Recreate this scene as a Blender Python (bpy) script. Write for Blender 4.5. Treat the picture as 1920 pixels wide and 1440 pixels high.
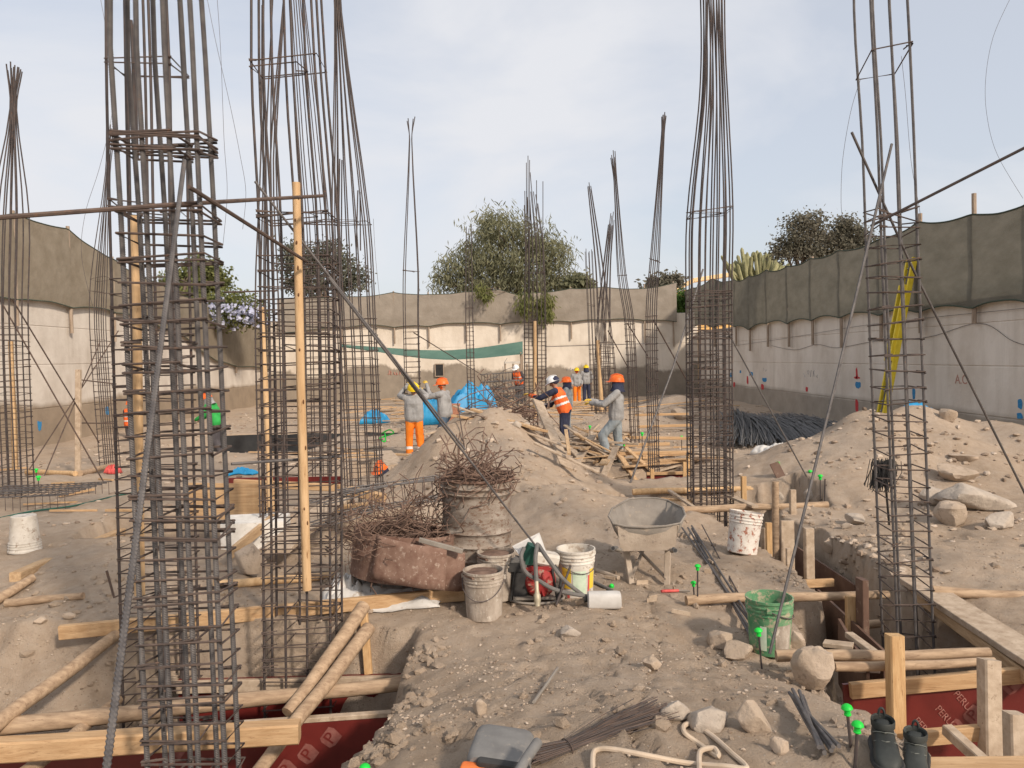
import bpy, math, random
import numpy as np
from mathutils import Vector, Matrix, noise as mnoise

for o in list(bpy.data.objects):
    bpy.data.objects.remove(o, do_unlink=True)
random.seed(7)
RNG = np.random.default_rng(7)
scene = bpy.context.scene
COL = scene.collection

# ------------------------------------------------------------------ camera
F = 1440.0                      # focal length in photo pixels (photo is 1920 wide)
CAM = Vector((0.0, 0.0, 1.9))
PITCH = math.atan(48 / F)
ROLL = math.radians(-1.2)
cam_data = bpy.data.cameras.new('camera')
cam_data.sensor_width = 36.0
cam_data.lens = 36.0 * F / 1920
cam_data.clip_start = 0.05
cam_data.clip_end = 3000
cam = bpy.data.objects.new('camera', cam_data)
COL.objects.link(cam)
CM = Matrix.Rotation(math.pi / 2 - PITCH, 3, 'X') @ Matrix.Rotation(ROLL, 3, 'Z')
cam.matrix_world = Matrix.Translation(CAM) @ CM.to_4x4()
scene.camera = cam
scene.render.resolution_x, scene.render.resolution_y = 1024, 768

# ------------------------------------------------------------------ sky and sun
SUN_EL, SUN_AZ = math.radians(32), math.radians(142)   # azimuth clockwise from +Y: right and behind
sun_dir = Vector((math.sin(SUN_AZ) * math.cos(SUN_EL), math.cos(SUN_AZ) * math.cos(SUN_EL), math.sin(SUN_EL)))
world = bpy.data.worlds.new('World')
scene.world = world
world.use_nodes = True
wn, wl = world.node_tree.nodes, world.node_tree.links
wn.clear()
w_out = wn.new('ShaderNodeOutputWorld')
w_bg = wn.new('ShaderNodeBackground')
w_bg.inputs['Strength'].default_value = 0.12
w_sky = wn.new('ShaderNodeTexSky')
w_sky.sky_type = 'NISHITA'
w_sky.sun_disc = False
w_sky.sun_elevation = SUN_EL
w_sky.sun_rotation = SUN_AZ
w_sky.air_density = 1.0
w_sky.dust_density = 3.0
w_co = wn.new('ShaderNodeTexCoord')
w_map = wn.new('ShaderNodeMapping')
w_map.inputs['Scale'].default_value = (1.0, 1.0, 2.4)
w_map.inputs['Location'].default_value = (0.35, 0.1, 0.2)
w_noise = wn.new('ShaderNodeTexNoise')
w_noise.inputs['Scale'].default_value = 1.9
w_noise.inputs['Detail'].default_value = 7
w_noise.inputs['Roughness'].default_value = 0.52
w_noise.inputs['Distortion'].default_value = 0.5
w_ramp = wn.new('ShaderNodeValToRGB')
w_ramp.color_ramp.elements[0].position = 0.38
w_ramp.color_ramp.elements[0].color = (0.60, 0.60, 0.60, 1)
w_ramp.color_ramp.elements[1].position = 0.60
w_ramp.color_ramp.elements[1].color = (0.97, 0.97, 0.97, 1)
w_mix = wn.new('ShaderNodeMix')
w_mix.data_type = 'RGBA'
w_mix.inputs['B'].default_value = (4.85, 4.9, 5.12, 1)      # veil of pale high cloud
wl.new(w_co.outputs['Generated'], w_map.inputs['Vector'])
wl.new(w_map.outputs['Vector'], w_noise.inputs['Vector'])
wl.new(w_noise.outputs['Fac'], w_ramp.inputs['Fac'])
wl.new(w_ramp.outputs['Color'], w_mix.inputs['Factor'])
wl.new(w_sky.outputs['Color'], w_mix.inputs['A'])
wl.new(w_mix.outputs['Result'], w_bg.inputs['Color'])
wl.new(w_bg.outputs['Background'], w_out.inputs['Surface'])

sun_data = bpy.data.lights.new('sun', 'SUN')
sun_data.energy = 2.8
sun_data.angle = math.radians(5.0)
sun_data.color = (1.0, 0.87, 0.73)
sun = bpy.data.objects.new('sun', sun_data)
sun.rotation_euler = sun_dir.to_track_quat('Z', 'Y').to_euler()
sun.location = (20, -20, 30)
COL.objects.link(sun)

scene.view_settings.view_transform = 'Standard'
scene.view_settings.look = 'None'
scene.view_settings.exposure = 0.48
scene.view_settings.gamma = 1.0
scene.view_settings.use_curve_mapping = False

# ------------------------------------------------------------------ pixel helpers
def ray(px, py):
    return CM @ Vector(((px - 960) / F, (720 - py) / F, -1.0))
def W(px, py, d):
    v = ray(px, py)
    return CAM + v * (d / v.y)
def G(px, py, z=0.0):
    v = ray(px, py)
    return CAM + v * ((z - CAM.z) / v.z)

# ------------------------------------------------------------------ numpy noise
def _hash(ix, iy, s):
    h = (ix.astype(np.int64) * 374761393 + iy.astype(np.int64) * 668265263 + s * 1442695041) & 0xFFFFFFFF
    h = ((h ^ (h >> 13)) * 1274126177) & 0xFFFFFFFF
    h = h ^ (h >> 16)
    return (h & 0xFFFF) / 65535.0
def vnoise(x, y, s=0):
    ix, iy = np.floor(x), np.floor(y)
    fx, fy = x - ix, y - iy
    fx = fx * fx * (3 - 2 * fx); fy = fy * fy * (3 - 2 * fy)
    a = _hash(ix, iy, s); b = _hash(ix + 1, iy, s); c = _hash(ix, iy + 1, s); e = _hash(ix + 1, iy + 1, s)
    return (a * (1 - fx) + b * fx) * (1 - fy) + (c * (1 - fx) + e * fx) * fy - 0.5
def fbm(x, y, f, o=3, s=0):
    r, a = 0.0, 1.0
    for i in range(o):
        r = r + a * vnoise(x * f + 17.3 * i, y * f - 9.1 * i, s + i)
        f *= 2.03; a *= 0.5
    return r
def ss(a, b, x):
    t = np.clip((x - a) / (b - a), 0, 1)
    return t * t * (3 - 2 * t)

# ------------------------------------------------------------------ terrain height
# trenches: x0, x1, y0, y1, floor, edge softness
TRENCH = [(-6.2, -0.72, 1.2, 5.55, -1.05, 0.22), (1.70, 7.0, 1.2, 4.80, -1.05, 0.22),
          (2.02, 3.28, 4.3, 6.15, -1.0, 0.16), (2.50, 3.28, 5.9, 9.6, -1.0, 0.16), (1.25, 4.0, 9.55, 10.75, -0.85, 0.2),
          (-4.9, -1.25, 8.3, 9.9, -0.8, 0.22), (0.9, 2.9, 12.2, 13.6, -0.75, 0.25),
          (-3.1, -1.75, 12.9, 15.6, -1.75, 0.12), (-9.4, -5.1, 18.9, 24.0, -1.3, 0.15), (-4.7, -3.5, 22.3, 24.4, -1.2, 0.15)]
# mounds: cx, cy, rx, ry, height
MOUND = [(1.38, 2.86, .42, .38, .11), (0.85, 15.0, 1.2, 1.0, .42), (-0.30, 12.0, 1.9, 2.9, 0.98), (0.7, 9.3, 1.7, 1.5, 0.36), (-0.6, 13.2, 1.6, 2.0, 0.22), (5.3, 11.6, 2.6, 2.5, 0.70), (7.7, 12.0, 2.7, 2.4, 0.62),
         (5.6, 26.0, 2.6, 2.4, 0.85), (-1.2, 16.2, 1.0, .7, 0.30), (3.4, 24.5, 1.3, 1.5, .4), (-0.2, 17.5, 1.6, 1.4, .35), (3.9, 6.9, 1.0, 1.2, .12),
         (-6.5, 7.4, 2.0, 1.2, .12), (-3.4, 6.6, 1.4, .7, .12), (9.2, 9.0, 2.0, 2.5, .35), (1.4, 20.0, 3, 2.5, .2), (6.5, 31, 2.6, 3, .6)]
def terrain(x, y, detail=True):
    x = np.asarray(x, float); y = np.asarray(y, float)
    z = -0.3 * ss(12, 20, y) + 0.13 * fbm(x, y, 0.35, 3, 1)
    z = z + 0.31 * (1 - ss(2.7, 5.4, y)) * (ss(-1.6, -.7, x) * (1 - ss(1.9, 2.6, x)))
    z = z - .17 * np.clip(np.abs(x - .55) / 1.3, 0, 1) ** 2.6 * (1 - ss(4.6, 6.2, y)) * (np.abs(x - .55) < 2.2)
    for (cx, cy, rx, ry, h) in MOUND:
        r = np.sqrt(((x - cx) / rx) ** 2 + ((y - cy) / ry) ** 2) + 0.22 * fbm(x, y, .9, 3, 5)
        t = np.clip(1 - r, 0, 1)
        z = z + h * (0.55 * t + 0.45 * t * t * (3 - 2 * t)) * 1.05
    k = np.clip(1.3 - y / 40, 0.3, 1)
    if detail:
        z = z + k * (0.065 * fbm(x, y, 1.7, 3, 11) + 0.022 * fbm(x, y, 6.0, 4, 21))
        near = (1 - ss(9, 16, y))
        z = z + near * 0.012 * fbm(x, y, 19.0, 2, 31)
        foot = np.clip(fbm(x, y, 3.1, 2, 41) - .12, 0, 1)
        z = z - .09 * foot * near
    edge = 0.22 * fbm(x, y, 1.8, 4, 51)
    for (x0, x1, y0, y1, fl, soft) in TRENCH:
        dx = np.maximum(x0 - x, x - x1); dy = np.maximum(y0 - y, y - y1)
        sd = np.where((dx > 0) & (dy > 0), np.hypot(np.maximum(dx, 0), np.maximum(dy, 0)), np.maximum(dx, dy)) + edge
        sw = soft
        if y0 == 1.2 and x0 < 0:
            sw = soft + 1.0 * ss(-2.2, -3.3, x) if False else soft + 0.9 * (1 - ss(-3.4, -2.5, x)) + .15 * ss(-1.6, -1.0, x)
        t = np.clip(-sd / sw, 0, 1)
        t = t ** 0.75
        fl2 = fl + 0.08 * fbm(x, y, 2.5, 2, 61)
        z = z * (1 - t) + np.minimum(z, fl2) * t
    return z
def gz(x, y):
    return float(terrain(np.array([x]), np.array([y]))[0])
def hit(px, py, dmin=2.0, dmax=44.0):
    """first point of the ground under a photo pixel"""
    v = ray(px, py); v = v / v.y
    t = np.concatenate([np.arange(dmin, 12, .12), np.arange(12, dmax, .3)])
    for step in (.01,):
        k = np.nonzero(CAM.z + v.z * t < terrain(CAM.x + v.x * t, CAM.y + t))[0]
        i = k[0] if len(k) else len(t) - 1
        t = np.arange(max(dmin, t[max(i - 1, 0)]), t[i] + step, step)
    X, Y, Z = CAM.x + v.x * t, CAM.y + t, CAM.z + v.z * t
    k = np.nonzero(Z < terrain(X, Y))[0]
    i = k[0] if len(k) else len(t) - 1
    return Vector((X[i], Y[i], Z[i]))

# ------------------------------------------------------------------ mesh builder
class MB:
    def __init__(s):
        s.v, s.f, s.m = [], [], []
        s.cm = 0
    def add(s, vs, fs):
        o = len(s.v)
        s.v += [tuple(p) for p in vs]
        s.f += [tuple(i + o for i in f) for f in fs]
        s.m += [s.cm] * len(fs)
        return s
    def box(s, c, size, rot=None, ch=0.0):
        sx, sy, sz = [k / 2 for k in size]
        R = rot if rot is not None else Matrix.Identity(3)
        c = Vector(c)
        vs = [c + R @ Vector((x * sx, y * sy, z * sz)) for x in (-1, 1) for y in (-1, 1) for z in (-1, 1)]
        return s.add(vs, [(0, 1, 3, 2), (4, 6, 7, 5), (0, 4, 5, 1), (2, 3, 7, 6), (0, 2, 6, 4), (1, 5, 7, 3)])
    def beam(s, p0, p1, w, h, up=Vector((0, 0, 1)), ch=0.12, wob=0.0):
        """chamfered rectangular timber from p0 to p1"""
        p0, p1 = Vector(p0), Vector(p1)
        d = (p1 - p0).normalized()
        side = d.cross(up)
        if side.length < 1e-4: side = d.cross(Vector((1, 0, 0)))
        side.normalize(); u = side.cross(d)
        c = ch * min(w, h)
        sec = [(-w / 2 + c, -h / 2), (w / 2 - c, -h / 2), (w / 2, -h / 2 + c), (w / 2, h / 2 - c), (w / 2 - c, h / 2), (-w / 2 + c, h / 2), (-w / 2, h / 2 - c), (-w / 2, -h / 2 + c)]
        n = 2 if wob == 0 else 7
        vs, fs = [], []
        for i in range(n):
            t = i / (n - 1)
            q = p0.lerp(p1, t) + (u * random.uniform(-wob, wob) + side * random.uniform(-wob, wob) if wob else Vector())
            vs += [q + side * a + u * b for a, b in sec]
        for i in range(n - 1):
            for j in range(8):
                a, b = i * 8 + j, i * 8 + (j + 1) % 8
                fs.append((a, b, b + 8, a + 8))
        fs.append(tuple(range(7, -1, -1))); fs.append(tuple(range((n - 1) * 8, n * 8)))
        return s.add(vs, fs)
    def tube(s, pts, r, n=6, cap=True, rr=None, closed=False):
        pts = [Vector(p) for p in pts]
        k = len(pts)
        vs, fs = [], []
        prev = None
        for i, p in enumerate(pts):
            a = pts[(i - 1) % k] if (i or closed) else p
            b = pts[(i + 1) % k] if (i < k - 1 or closed) else p
            d = (b - a)
            d = d.normalized() if d.length > 1e-9 else Vector((0, 0, 1))
            if prev is None:
                x = d.cross(Vector((0, 0, 1)))
                if x.length < 1e-3: x = d.cross(Vector((1, 0, 0)))
            else:
                x = prev - d * prev.dot(d)
                if x.length < 1e-6: x = d.cross(Vector((0, 0, 1)))
            x.normalize(); prev = x
            y = d.cross(x)
            R = rr[i] if rr else r
            for j in range(n):
                t = 2 * math.pi * j / n
                vs.append(p + x * (R * math.cos(t)) + y * (R * math.sin(t)))
        m = k if closed else k - 1
        for i in range(m):
            for j in range(n):
                a = i * n + j; b = i * n + (j + 1) % n
                c = ((i + 1) % k) * n + (j + 1) % n; e = ((i + 1) % k) * n + j
                fs.append((a, b, c, e))
        if cap and not closed:
            fs.append(tuple(range(n - 1, -1, -1))); fs.append(tuple(range((k - 1) * n, k * n)))
        return s.add(vs, fs)
    def ribbed(s, p0, p1, r, step=0.006, n=8, rib=0.0022):
        """deformed bar with slanted ribs"""
        p0, p1 = Vector(p0), Vector(p1)
        d = (p1 - p0); L = d.length; d.normalize()
        x = d.cross(Vector((0, 1, 0.2))).normalized(); y = d.cross(x)
        k = max(2, int(L / step)); vs, fs = [], []
        for i in range(k + 1):
            R = r + (rib if i % 2 else -0.0006)
            c = p0 + d * (L * i / k)
            for j in range(n):
                t = 2 * math.pi * j / n
                vs.append(c + x * (R * math.cos(t)) + y * (R * math.sin(t)) + d * (0.010 * math.cos(t)))
        for i in range(k):
            for j in range(n):
                a = i * n + j; b = i * n + (j + 1) % n
                fs.append((a, b, b + n, a + n))
        fs.append(tuple(range(n - 1, -1, -1))); fs.append(tuple(range(k * n, (k + 1) * n)))
        return s.add(vs, fs)
    def lathe(s, prof, mat4=None, n=24, a0=0, a1=2 * math.pi):
        M = mat4 if mat4 is not None else Matrix.Identity(4)
        full = abs(a1 - a0 - 2 * math.pi) < 1e-6
        cols = n if full else n + 1
        vs, fs = [], []
        for i in range(cols):
            t = a0 + (a1 - a0) * i / n
            for (r, z) in prof:
                vs.append(M @ Vector((r * math.cos(t), r * math.sin(t), z)))
        k = len(prof)
        for i in range(n):
            i2 = (i + 1) % cols
            for j in range(k - 1):
                fs.append((i * k + j, i2 * k + j, i2 * k + j + 1, i * k + j + 1))
        return s.add(vs, fs)
    def ball(s, c, rad, mat3=None, nu=12, nv=8, v0=0.0, v1=1.0, dis=0.0, seed=0):
        R = mat3 if mat3 is not None else Matrix.Identity(3)
        c = Vector(c)
        if not hasattr(rad, '__len__'): rad = (rad, rad, rad)
        vs, fs = [], []
        for i in range(nv + 1):
            ph = math.pi * (v0 + (v1 - v0) * i / nv)
            for j in range(nu):
                t = 2 * math.pi * j / nu
                p = Vector((math.sin(ph) * math.cos(t), math.sin(ph) * math.sin(t), math.cos(ph)))
                if dis:
                    p = p * (1 + dis * mnoise.noise(p * 1.6 + Vector((seed * 3.1, seed, 0))))
                vs.append(c + R @ Vector((p.x * rad[0], p.y * rad[1], p.z * rad[2])))
        for i in range(nv):
            for j in range(nu):
                a = i * nu + j; b = i * nu + (j + 1) % nu
                fs.append((a, a + nu, b + nu, b))
        return s.add(vs, fs)
    def mesh(s, mats, off=Vector(), smooth=True, name='m'):
        me = bpy.data.meshes.new(name)
        me.from_pydata([(p[0] - off.x, p[1] - off.y, p[2] - off.z) for p in s.v], [], s.f)
        for m in (mats if isinstance(mats, (list, tuple)) else [mats]):
            me.materials.append(m)
        me.polygons.foreach_set('material_index', s.m)
        if smooth:
            me.polygons.foreach_set('use_smooth', [True] * len(me.polygons))
            me.set_sharp_from_angle(angle=math.radians(38))
        me.update()
        return me
    def build(s, name, mats, parent=None, smooth=True, loc=None):
        """one mesh object; coordinates given in world space"""
        if parent is not None:
            off = root_loc(parent)
        else:
            if loc is None:
                xs = [p[0] for p in s.v]; ys = [p[1] for p in s.v]; zs = [p[2] for p in s.v]
                loc = Vector(((min(xs) + max(xs)) / 2, (min(ys) + max(ys)) / 2, min(zs)))
            off = Vector(loc)
        o = bpy.data.objects.new(name, s.mesh(mats, off, smooth, name))
        COL.objects.link(o)
        if parent is not None: o.parent = parent
        else: o.location = off
        return o
def root_loc(o):
    while o.parent is not None: o = o.parent
    return o.location.copy()
def tag(o, label=None, cat=None, group=None, kind=None):
    if label: o['label'] = label
    if cat: o['category'] = cat
    if group: o['group'] = group
    if kind: o['kind'] = kind
    return o
def thing(name, label, cat, loc, group=None):
    o = bpy.data.objects.new(name, None)
    o.empty_display_size = 0.1
    COL.objects.link(o)
    o.location = Vector(loc)
    return tag(o, label, cat, group)

# ------------------------------------------------------------------ materials
def mat(name, c1, c2=None, scale=6.0, rough=0.85, bump=0.0, bscale=40.0, metal=0.0, stretch=(1, 1, 1), c3=None, c3at=0.62, detail=6, trans=0.0, contrast=(0.35, 0.65), spec=0.3, bdist=0.01):
    m = bpy.data.materials.new(name)
    m.use_nodes = True
    n, l = m.node_tree.nodes, m.node_tree.links
    b = n['Principled BSDF']
    b.inputs['Roughness'].default_value = rough
    b.inputs['Metallic'].default_value = metal
    b.inputs['Specular IOR Level'].default_value = spec
    co = n.new('ShaderNodeTexCoord')
    mp = n.new('ShaderNodeMapping')
    mp.inputs['Scale'].default_value = stretch
    l.new(co.outputs['Object'], mp.inputs['Vector'])
    oi = n.new('ShaderNodeObjectInfo')
    ml = n.new('ShaderNodeMath'); ml.operation = 'MULTIPLY'; ml.inputs[1].default_value = 37.0
    l.new(oi.outputs['Random'], ml.inputs[0]); l.new(ml.outputs[0], mp.inputs['Location'])
    vec = mp.outputs['Vector']
    if c2 is not None:
        t = n.new('ShaderNodeTexNoise')
        t.inputs['Scale'].default_value = scale; t.inputs['Detail'].default_value = detail; t.inputs['Roughness'].default_value = 0.62
        l.new(vec, t.inputs['Vector'])
        r = n.new('ShaderNodeValToRGB')
        e = r.color_ramp.elements
        e[0].position, e[0].color = contrast[0], (*c1, 1)
        e[1].position, e[1].color = contrast[1], (*c2, 1)
        l.new(t.outputs['Fac'], r.inputs['Fac'])
        outc = r.outputs['Color']
        if c3 is not None:
            t2 = n.new('ShaderNodeTexNoise')
            t2.inputs['Scale'].default_value = scale * 2.7; t2.inputs['Detail'].default_value = 8; t2.inputs['Roughness'].default_value = .7
            l.new(vec, t2.inputs['Vector'])
            r2 = n.new('ShaderNodeValToRGB')
            r2.color_ramp.elements[0].position = c3at - .04; r2.color_ramp.elements[1].position = c3at + .04
            l.new(t2.outputs['Fac'], r2.inputs['Fac'])
            mx = n.new('ShaderNodeMix'); mx.data_type = 'RGBA'
            l.new(r2.outputs['Color'], mx.inputs['Factor']); l.new(outc, mx.inputs['A'])
            mx.inputs['B'].default_value = (*c3, 1)
            outc = mx.outputs['Result']
        l.new(outc, b.inputs['Base Color'])
    else:
        b.inputs['Base Color'].default_value = (*c1, 1)
    if bump:
        t3 = n.new('ShaderNodeTexNoise')
        t3.inputs['Scale'].default_value = bscale; t3.inputs['Detail'].default_value = 8; t3.inputs['Roughness'].default_value = .65
        l.new(vec, t3.inputs['Vector'])
        bp = n.new('ShaderNodeBump')
        bp.inputs['Strength'].default_value = bump; bp.inputs['Distance'].default_value = bdist
        l.new(t3.outputs['Fac'], bp.inputs['Height'])
        l.new(bp.outputs['Normal'], b.inputs['Normal'])
    if trans:
        tr = n.new('ShaderNodeBsdfTranslucent')
        mxs = n.new('ShaderNodeMixShader'); mxs.inputs['Fac'].default_value = trans
        if c2 is not None: l.new(outc, tr.inputs['Color'])
        else: tr.inputs['Color'].default_value = (*c1, 1)
        l.new(b.outputs['BSDF'], mxs.inputs[1]); l.new(tr.outputs['BSDF'], mxs.inputs[2])
        l.new(mxs.outputs['Shader'], n['Material Output'].inputs['Surface'])
    return m

def dirt_material(name, tone=1.0):
    m = bpy.data.materials.new(name)
    m.use_nodes = True
    n, l = m.node_tree.nodes, m.node_tree.links
    b = n['Principled BSDF']
    b.inputs['Roughness'].default_value = 0.96
    b.inputs['Specular IOR Level'].default_value = 0.12
    co = n.new('ShaderNodeTexCoord')
    def nz(sc, det=6, ro=.6):
        t = n.new('ShaderNodeTexNoise')
        t.inputs['Scale'].default_value = sc; t.inputs['Detail'].default_value = det; t.inputs['Roughness'].default_value = ro
        l.new(co.outputs['Object'], t.inputs['Vector'])
        return t
    def ramp(src, stops):
        r = n.new('ShaderNodeValToRGB')
        e = r.color_ramp.elements
        e[0].position, e[0].color = stops[0][0], (*[tone * c for c in stops[0][1]], 1)
        e[1].position, e[1].color = stops[-1][0], (*[tone * c for c in stops[-1][1]], 1)
        for p, c in stops[1:-1]:
            k = e.new(p); k.color = (*[tone * q for q in c], 1)
        l.new(src, r.inputs['Fac'])
        return r.outputs['Color']
    big = ramp(nz(0.7, 7).outputs['Fac'], [(.32, (.40, .295, .205)), (.5, (.47, .36, .265)), (.68, (.535, .43, .335))])
    fine = ramp(nz(9, 8, .7).outputs['Fac'], [(.28, (.34, .25, .175)), (.5, (.475, .375, .285)), (.72, (.58, .485, .39))])
    mx = n.new('ShaderNodeMix'); mx.data_type = 'RGBA'; mx.inputs['Factor'].default_value = .5
    l.new(big, mx.inputs['A']); l.new(fine, mx.inputs['B'])
    # damp grey patches
    gr = n.new('ShaderNodeValToRGB'); gr.color_ramp.elements[0].position = .56; gr.color_ramp.elements[1].position = .70
    l.new(nz(.45, 6, .66).outputs['Fac'], gr.inputs['Fac'])
    gm = n.new('ShaderNodeMath'); gm.operation = 'MULTIPLY'; gm.inputs[1].default_value = .8
    l.new(gr.outputs['Color'], gm.inputs[0])
    mg = n.new('ShaderNodeMix'); mg.data_type = 'RGBA'
    mg.inputs['B'].default_value = (.33 * tone, .275 * tone, .225 * tone, 1)
    l.new(gm.outputs[0], mg.inputs['Factor']); l.new(mx.outputs['Result'], mg.inputs['A'])
    # stony specks
    vo = n.new('ShaderNodeTexVoronoi'); vo.inputs['Scale'].default_value = 46; vo.inputs['Randomness'].default_value = 1
    l.new(co.outputs['Object'], vo.inputs['Vector'])
    sp = n.new('ShaderNodeValToRGB'); sp.color_ramp.elements[0].position = .14; sp.color_ramp.elements[0].color = (1, 1, 1, 1)
    sp.color_ramp.elements[1].position = .24; sp.color_ramp.elements[1].color = (0, 0, 0, 1)
    l.new(vo.outputs['Distance'], sp.inputs['Fac'])
    sel = n.new('ShaderNodeMath'); sel.operation = 'GREATER_THAN'; sel.inputs[1].default_value = .62
    sepc = n.new('ShaderNodeSeparateColor'); l.new(vo.outputs['Color'], sepc.inputs['Color']); l.new(sepc.outputs['Red'], sel.inputs[0])
    sm = n.new('ShaderNodeMath'); sm.operation = 'MULTIPLY'; l.new(sp.outputs['Color'], sm.inputs[0]); l.new(sel.outputs[0], sm.inputs[1])
    ms = n.new('ShaderNodeMix'); ms.data_type = 'RGBA'
    l.new(sm.outputs[0], ms.inputs['Factor']); l.new(mg.outputs['Result'], ms.inputs['A'])
    cm = ramp(sepc.outputs['Green'], [(.2, (.30, .225, .165)), (.8, (.58, .50, .42))])
    l.new(cm, ms.inputs['B'])
    l.new(ms.outputs['Result'], b.inputs['Base Color'])
    b1 = n.new('ShaderNodeBump'); b1.inputs['Strength'].default_value = .7; b1.inputs['Distance'].default_value = .022
    l.new(nz(13, 9, .68).outputs['Fac'], b1.inputs['Height'])
    b2 = n.new('ShaderNodeBump'); b2.inputs['Strength'].default_value = 1.0; b2.inputs['Distance'].default_value = .017
    l.new(nz(85, 6, .75).outputs['Fac'], b2.inputs['Height']); l.new(b1.outputs['Normal'], b2.inputs['Normal'])
    b3 = n.new('ShaderNodeBump'); b3.inputs['Strength'].default_value = .6; b3.inputs['Distance'].default_value = .012
    l.new(sm.outputs[0], b3.inputs['Height']); l.new(b2.outputs['Normal'], b3.inputs['Normal'])
    l.new(b3.outputs['Normal'], b.inputs['Normal'])
    return m

M = {}
M['dirt'] = dirt_material('dirt', 0.88)
M['rock'] = mat('rock', (.34, .265, .195), (.47, .375, .29), 5, .95, .9, 14, c3=(.27, .21, .16), c3at=.60, bdist=.02)
M['rock_grey'] = mat('rock_grey', (.34, .285, .235), (.47, .405, .335), 7, .95, .9, 18, c3=(.27, .23, .19), c3at=.62, bdist=.02)
M['pebble'] = mat('pebble', (.34, .26, .19), (.50, .41, .325), 3.1, .95, .5, 60, contrast=(.3, .7))
def island_pebbles(m):
    n, l = m.node_tree.nodes, m.node_tree.links
    g = n.new('ShaderNodeNewGeometry'); r = n.new('ShaderNodeValToRGB'); e = r.color_ramp.elements
    e[0].position, e[0].color = 0, (.17, .125, .09, 1); e[1].position, e[1].color = 1, (.47, .39, .315, 1)
    k = e.new(.35); k.color = (.33, .25, .185, 1); k = e.new(.75); k.color = (.43, .345, .265, 1)
    l.new(g.outputs['Random Per Island'], r.inputs['Fac']); l.new(r.outputs['Color'], n['Principled BSDF'].inputs['Base Color'])
island_pebbles(M['pebble'])
M['rebar'] = mat('rebar', (.050, .043, .043), (.092, .073, .067), 9, .68, .6, 160, metal=.2, c3=(.105, .066, .050), c3at=.60, bdist=.003)
M['rebar_grey'] = mat('rebar_grey', (.088, .081, .081), (.155, .142, .135), 12, .6, .5, 140, metal=.35, c3=(.17, .11, .08), c3at=.66, bdist=.003)
M['rebar_brown'] = mat('rebar_brown', (.075, .055, .047), (.135, .095, .076), 11, .78, .6, 160, metal=.15, c3=(.15, .088, .058), c3at=.62, bdist=.003)
M['tie'] = mat('tie_steel', (.065, .051, .046), (.125, .092, .077), 14, .82, .5, 160, metal=.12, c3=(.155, .092, .062), c3at=.62, bdist=.003)
M['scrap'] = mat('scrap_wire', (.12, .075, .058), (.235, .155, .115), 16, .8, 0, metal=.12)
M['wire'] = mat('thin_wire', (.12, .10, .095), None, rough=.7, metal=.2)
def wood(name, a, b, k, sc=3.0, st=(14, 14, 1.0)):
    return mat(name, a, b, sc, .8, .55, 5.0, stretch=st, c3=k, c3at=.63, bdist=.006, spec=.2)
M['wood_x'] = wood('timber_across', (.40, .245, .125), (.55, .37, .21), (.26, .145, .07), st=(1, 14, 14))
M['wood_y'] = wood('timber_deep', (.38, .245, .135), (.53, .375, .225), (.25, .15, .08), st=(14, 1, 14))
M['wood_z'] = wood('timber_upright', (.44, .265, .125), (.58, .39, .205), (.27, .14, .06), st=(14, 14, 1))
M['wood_old'] = wood('timber_weathered', (.34, .255, .18), (.50, .40, .30), (.25, .18, .125), st=(4, 4, 4))
M['pole'] = wood('eucalyptus_pole', (.27, .185, .12), (.45, .325, .215), (.17, .105, .062), sc=4.0, st=(1.6, 8, 8))
M['pole_bright'] = wood('peeled_pole', (.47, .30, .155), (.62, .43, .245), (.25, .13, .055), sc=2.6, st=(10, 10, 1.2))
M['film'] = mat('red_film_ply', (.105, .014, .012), (.155, .022, .018), 3, .36, .15, 60, spec=.5, c3=(.19, .095, .075), c3at=.69, bdist=.003)
M['film_brown'] = mat('brown_film_ply', (.10, .055, .038), (.165, .10, .07), 4, .6, .2, 60, c3=(.22, .16, .12), c3at=.62)
M['film_print'] = mat('film_print', (.17, .05, .042), (.25, .10, .085), 14, .5)
M['text_line'] = mat('film_text', (.22, .065, .05), (.40, .20, .17), 30, .5)

# ================================================================== GROUND
def axis(lo_fine, hi_fine, step, grow, maxstep, lo, hi, far):
    a = list(np.arange(lo_fine, hi_fine, step))
    s, x = step, a[-1]
    while x < hi:
        s = min(s * grow, maxstep); x += s; a.append(x)
    s = maxstep
    while x < far:
        s *= 1.7; x += s; a.append(x)
    s, x = step, a[0]
    while x > lo:
        s = min(s * grow, maxstep); x -= s; a.insert(0, x)
    s = maxstep
    while x > -far:
        s *= 1.7; x -= s; a.insert(0, x)
    return np.array(a)
gx = axis(-4.2, 4.4, .034, 1.05, .22, -14, 11, 700)
gy = axis(2.2, 7.0, .034, 1.012, .22, 0.5, 46, 1200)
GX, GY = np.meshgrid(gx, gy)
GZ = terrain(GX, GY)
def grid_faces(nr, nc):
    i = np.arange((nr - 1) * nc).reshape(nr - 1, nc)[:, :-1]
    return np.stack([i, i + 1, i + 1 + nc, i + nc], -1).reshape(-1, 4)
def bulk_mesh(name, V, Fq, mats, smooth=True):
    me = bpy.data.meshes.new(name)
    V = np.asarray(V, np.float32); Fq = np.asarray(Fq, np.int32)
    k = Fq.shape[1]
    me.vertices.add(len(V)); me.vertices.foreach_set('co', V.ravel())
    me.loops.add(Fq.size); me.loops.foreach_set('vertex_index', Fq.ravel())
    me.polygons.add(len(Fq)); me.polygons.foreach_set('loop_start', np.arange(0, Fq.size, k, dtype=np.int32))
    me.polygons.foreach_set('use_smooth', np.full(len(Fq), smooth))
    for m in (mats if isinstance(mats, (list, tuple)) else [mats]): me.materials.append(m)
    me.update(calc_edges=True); me.validate()
    return me
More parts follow.
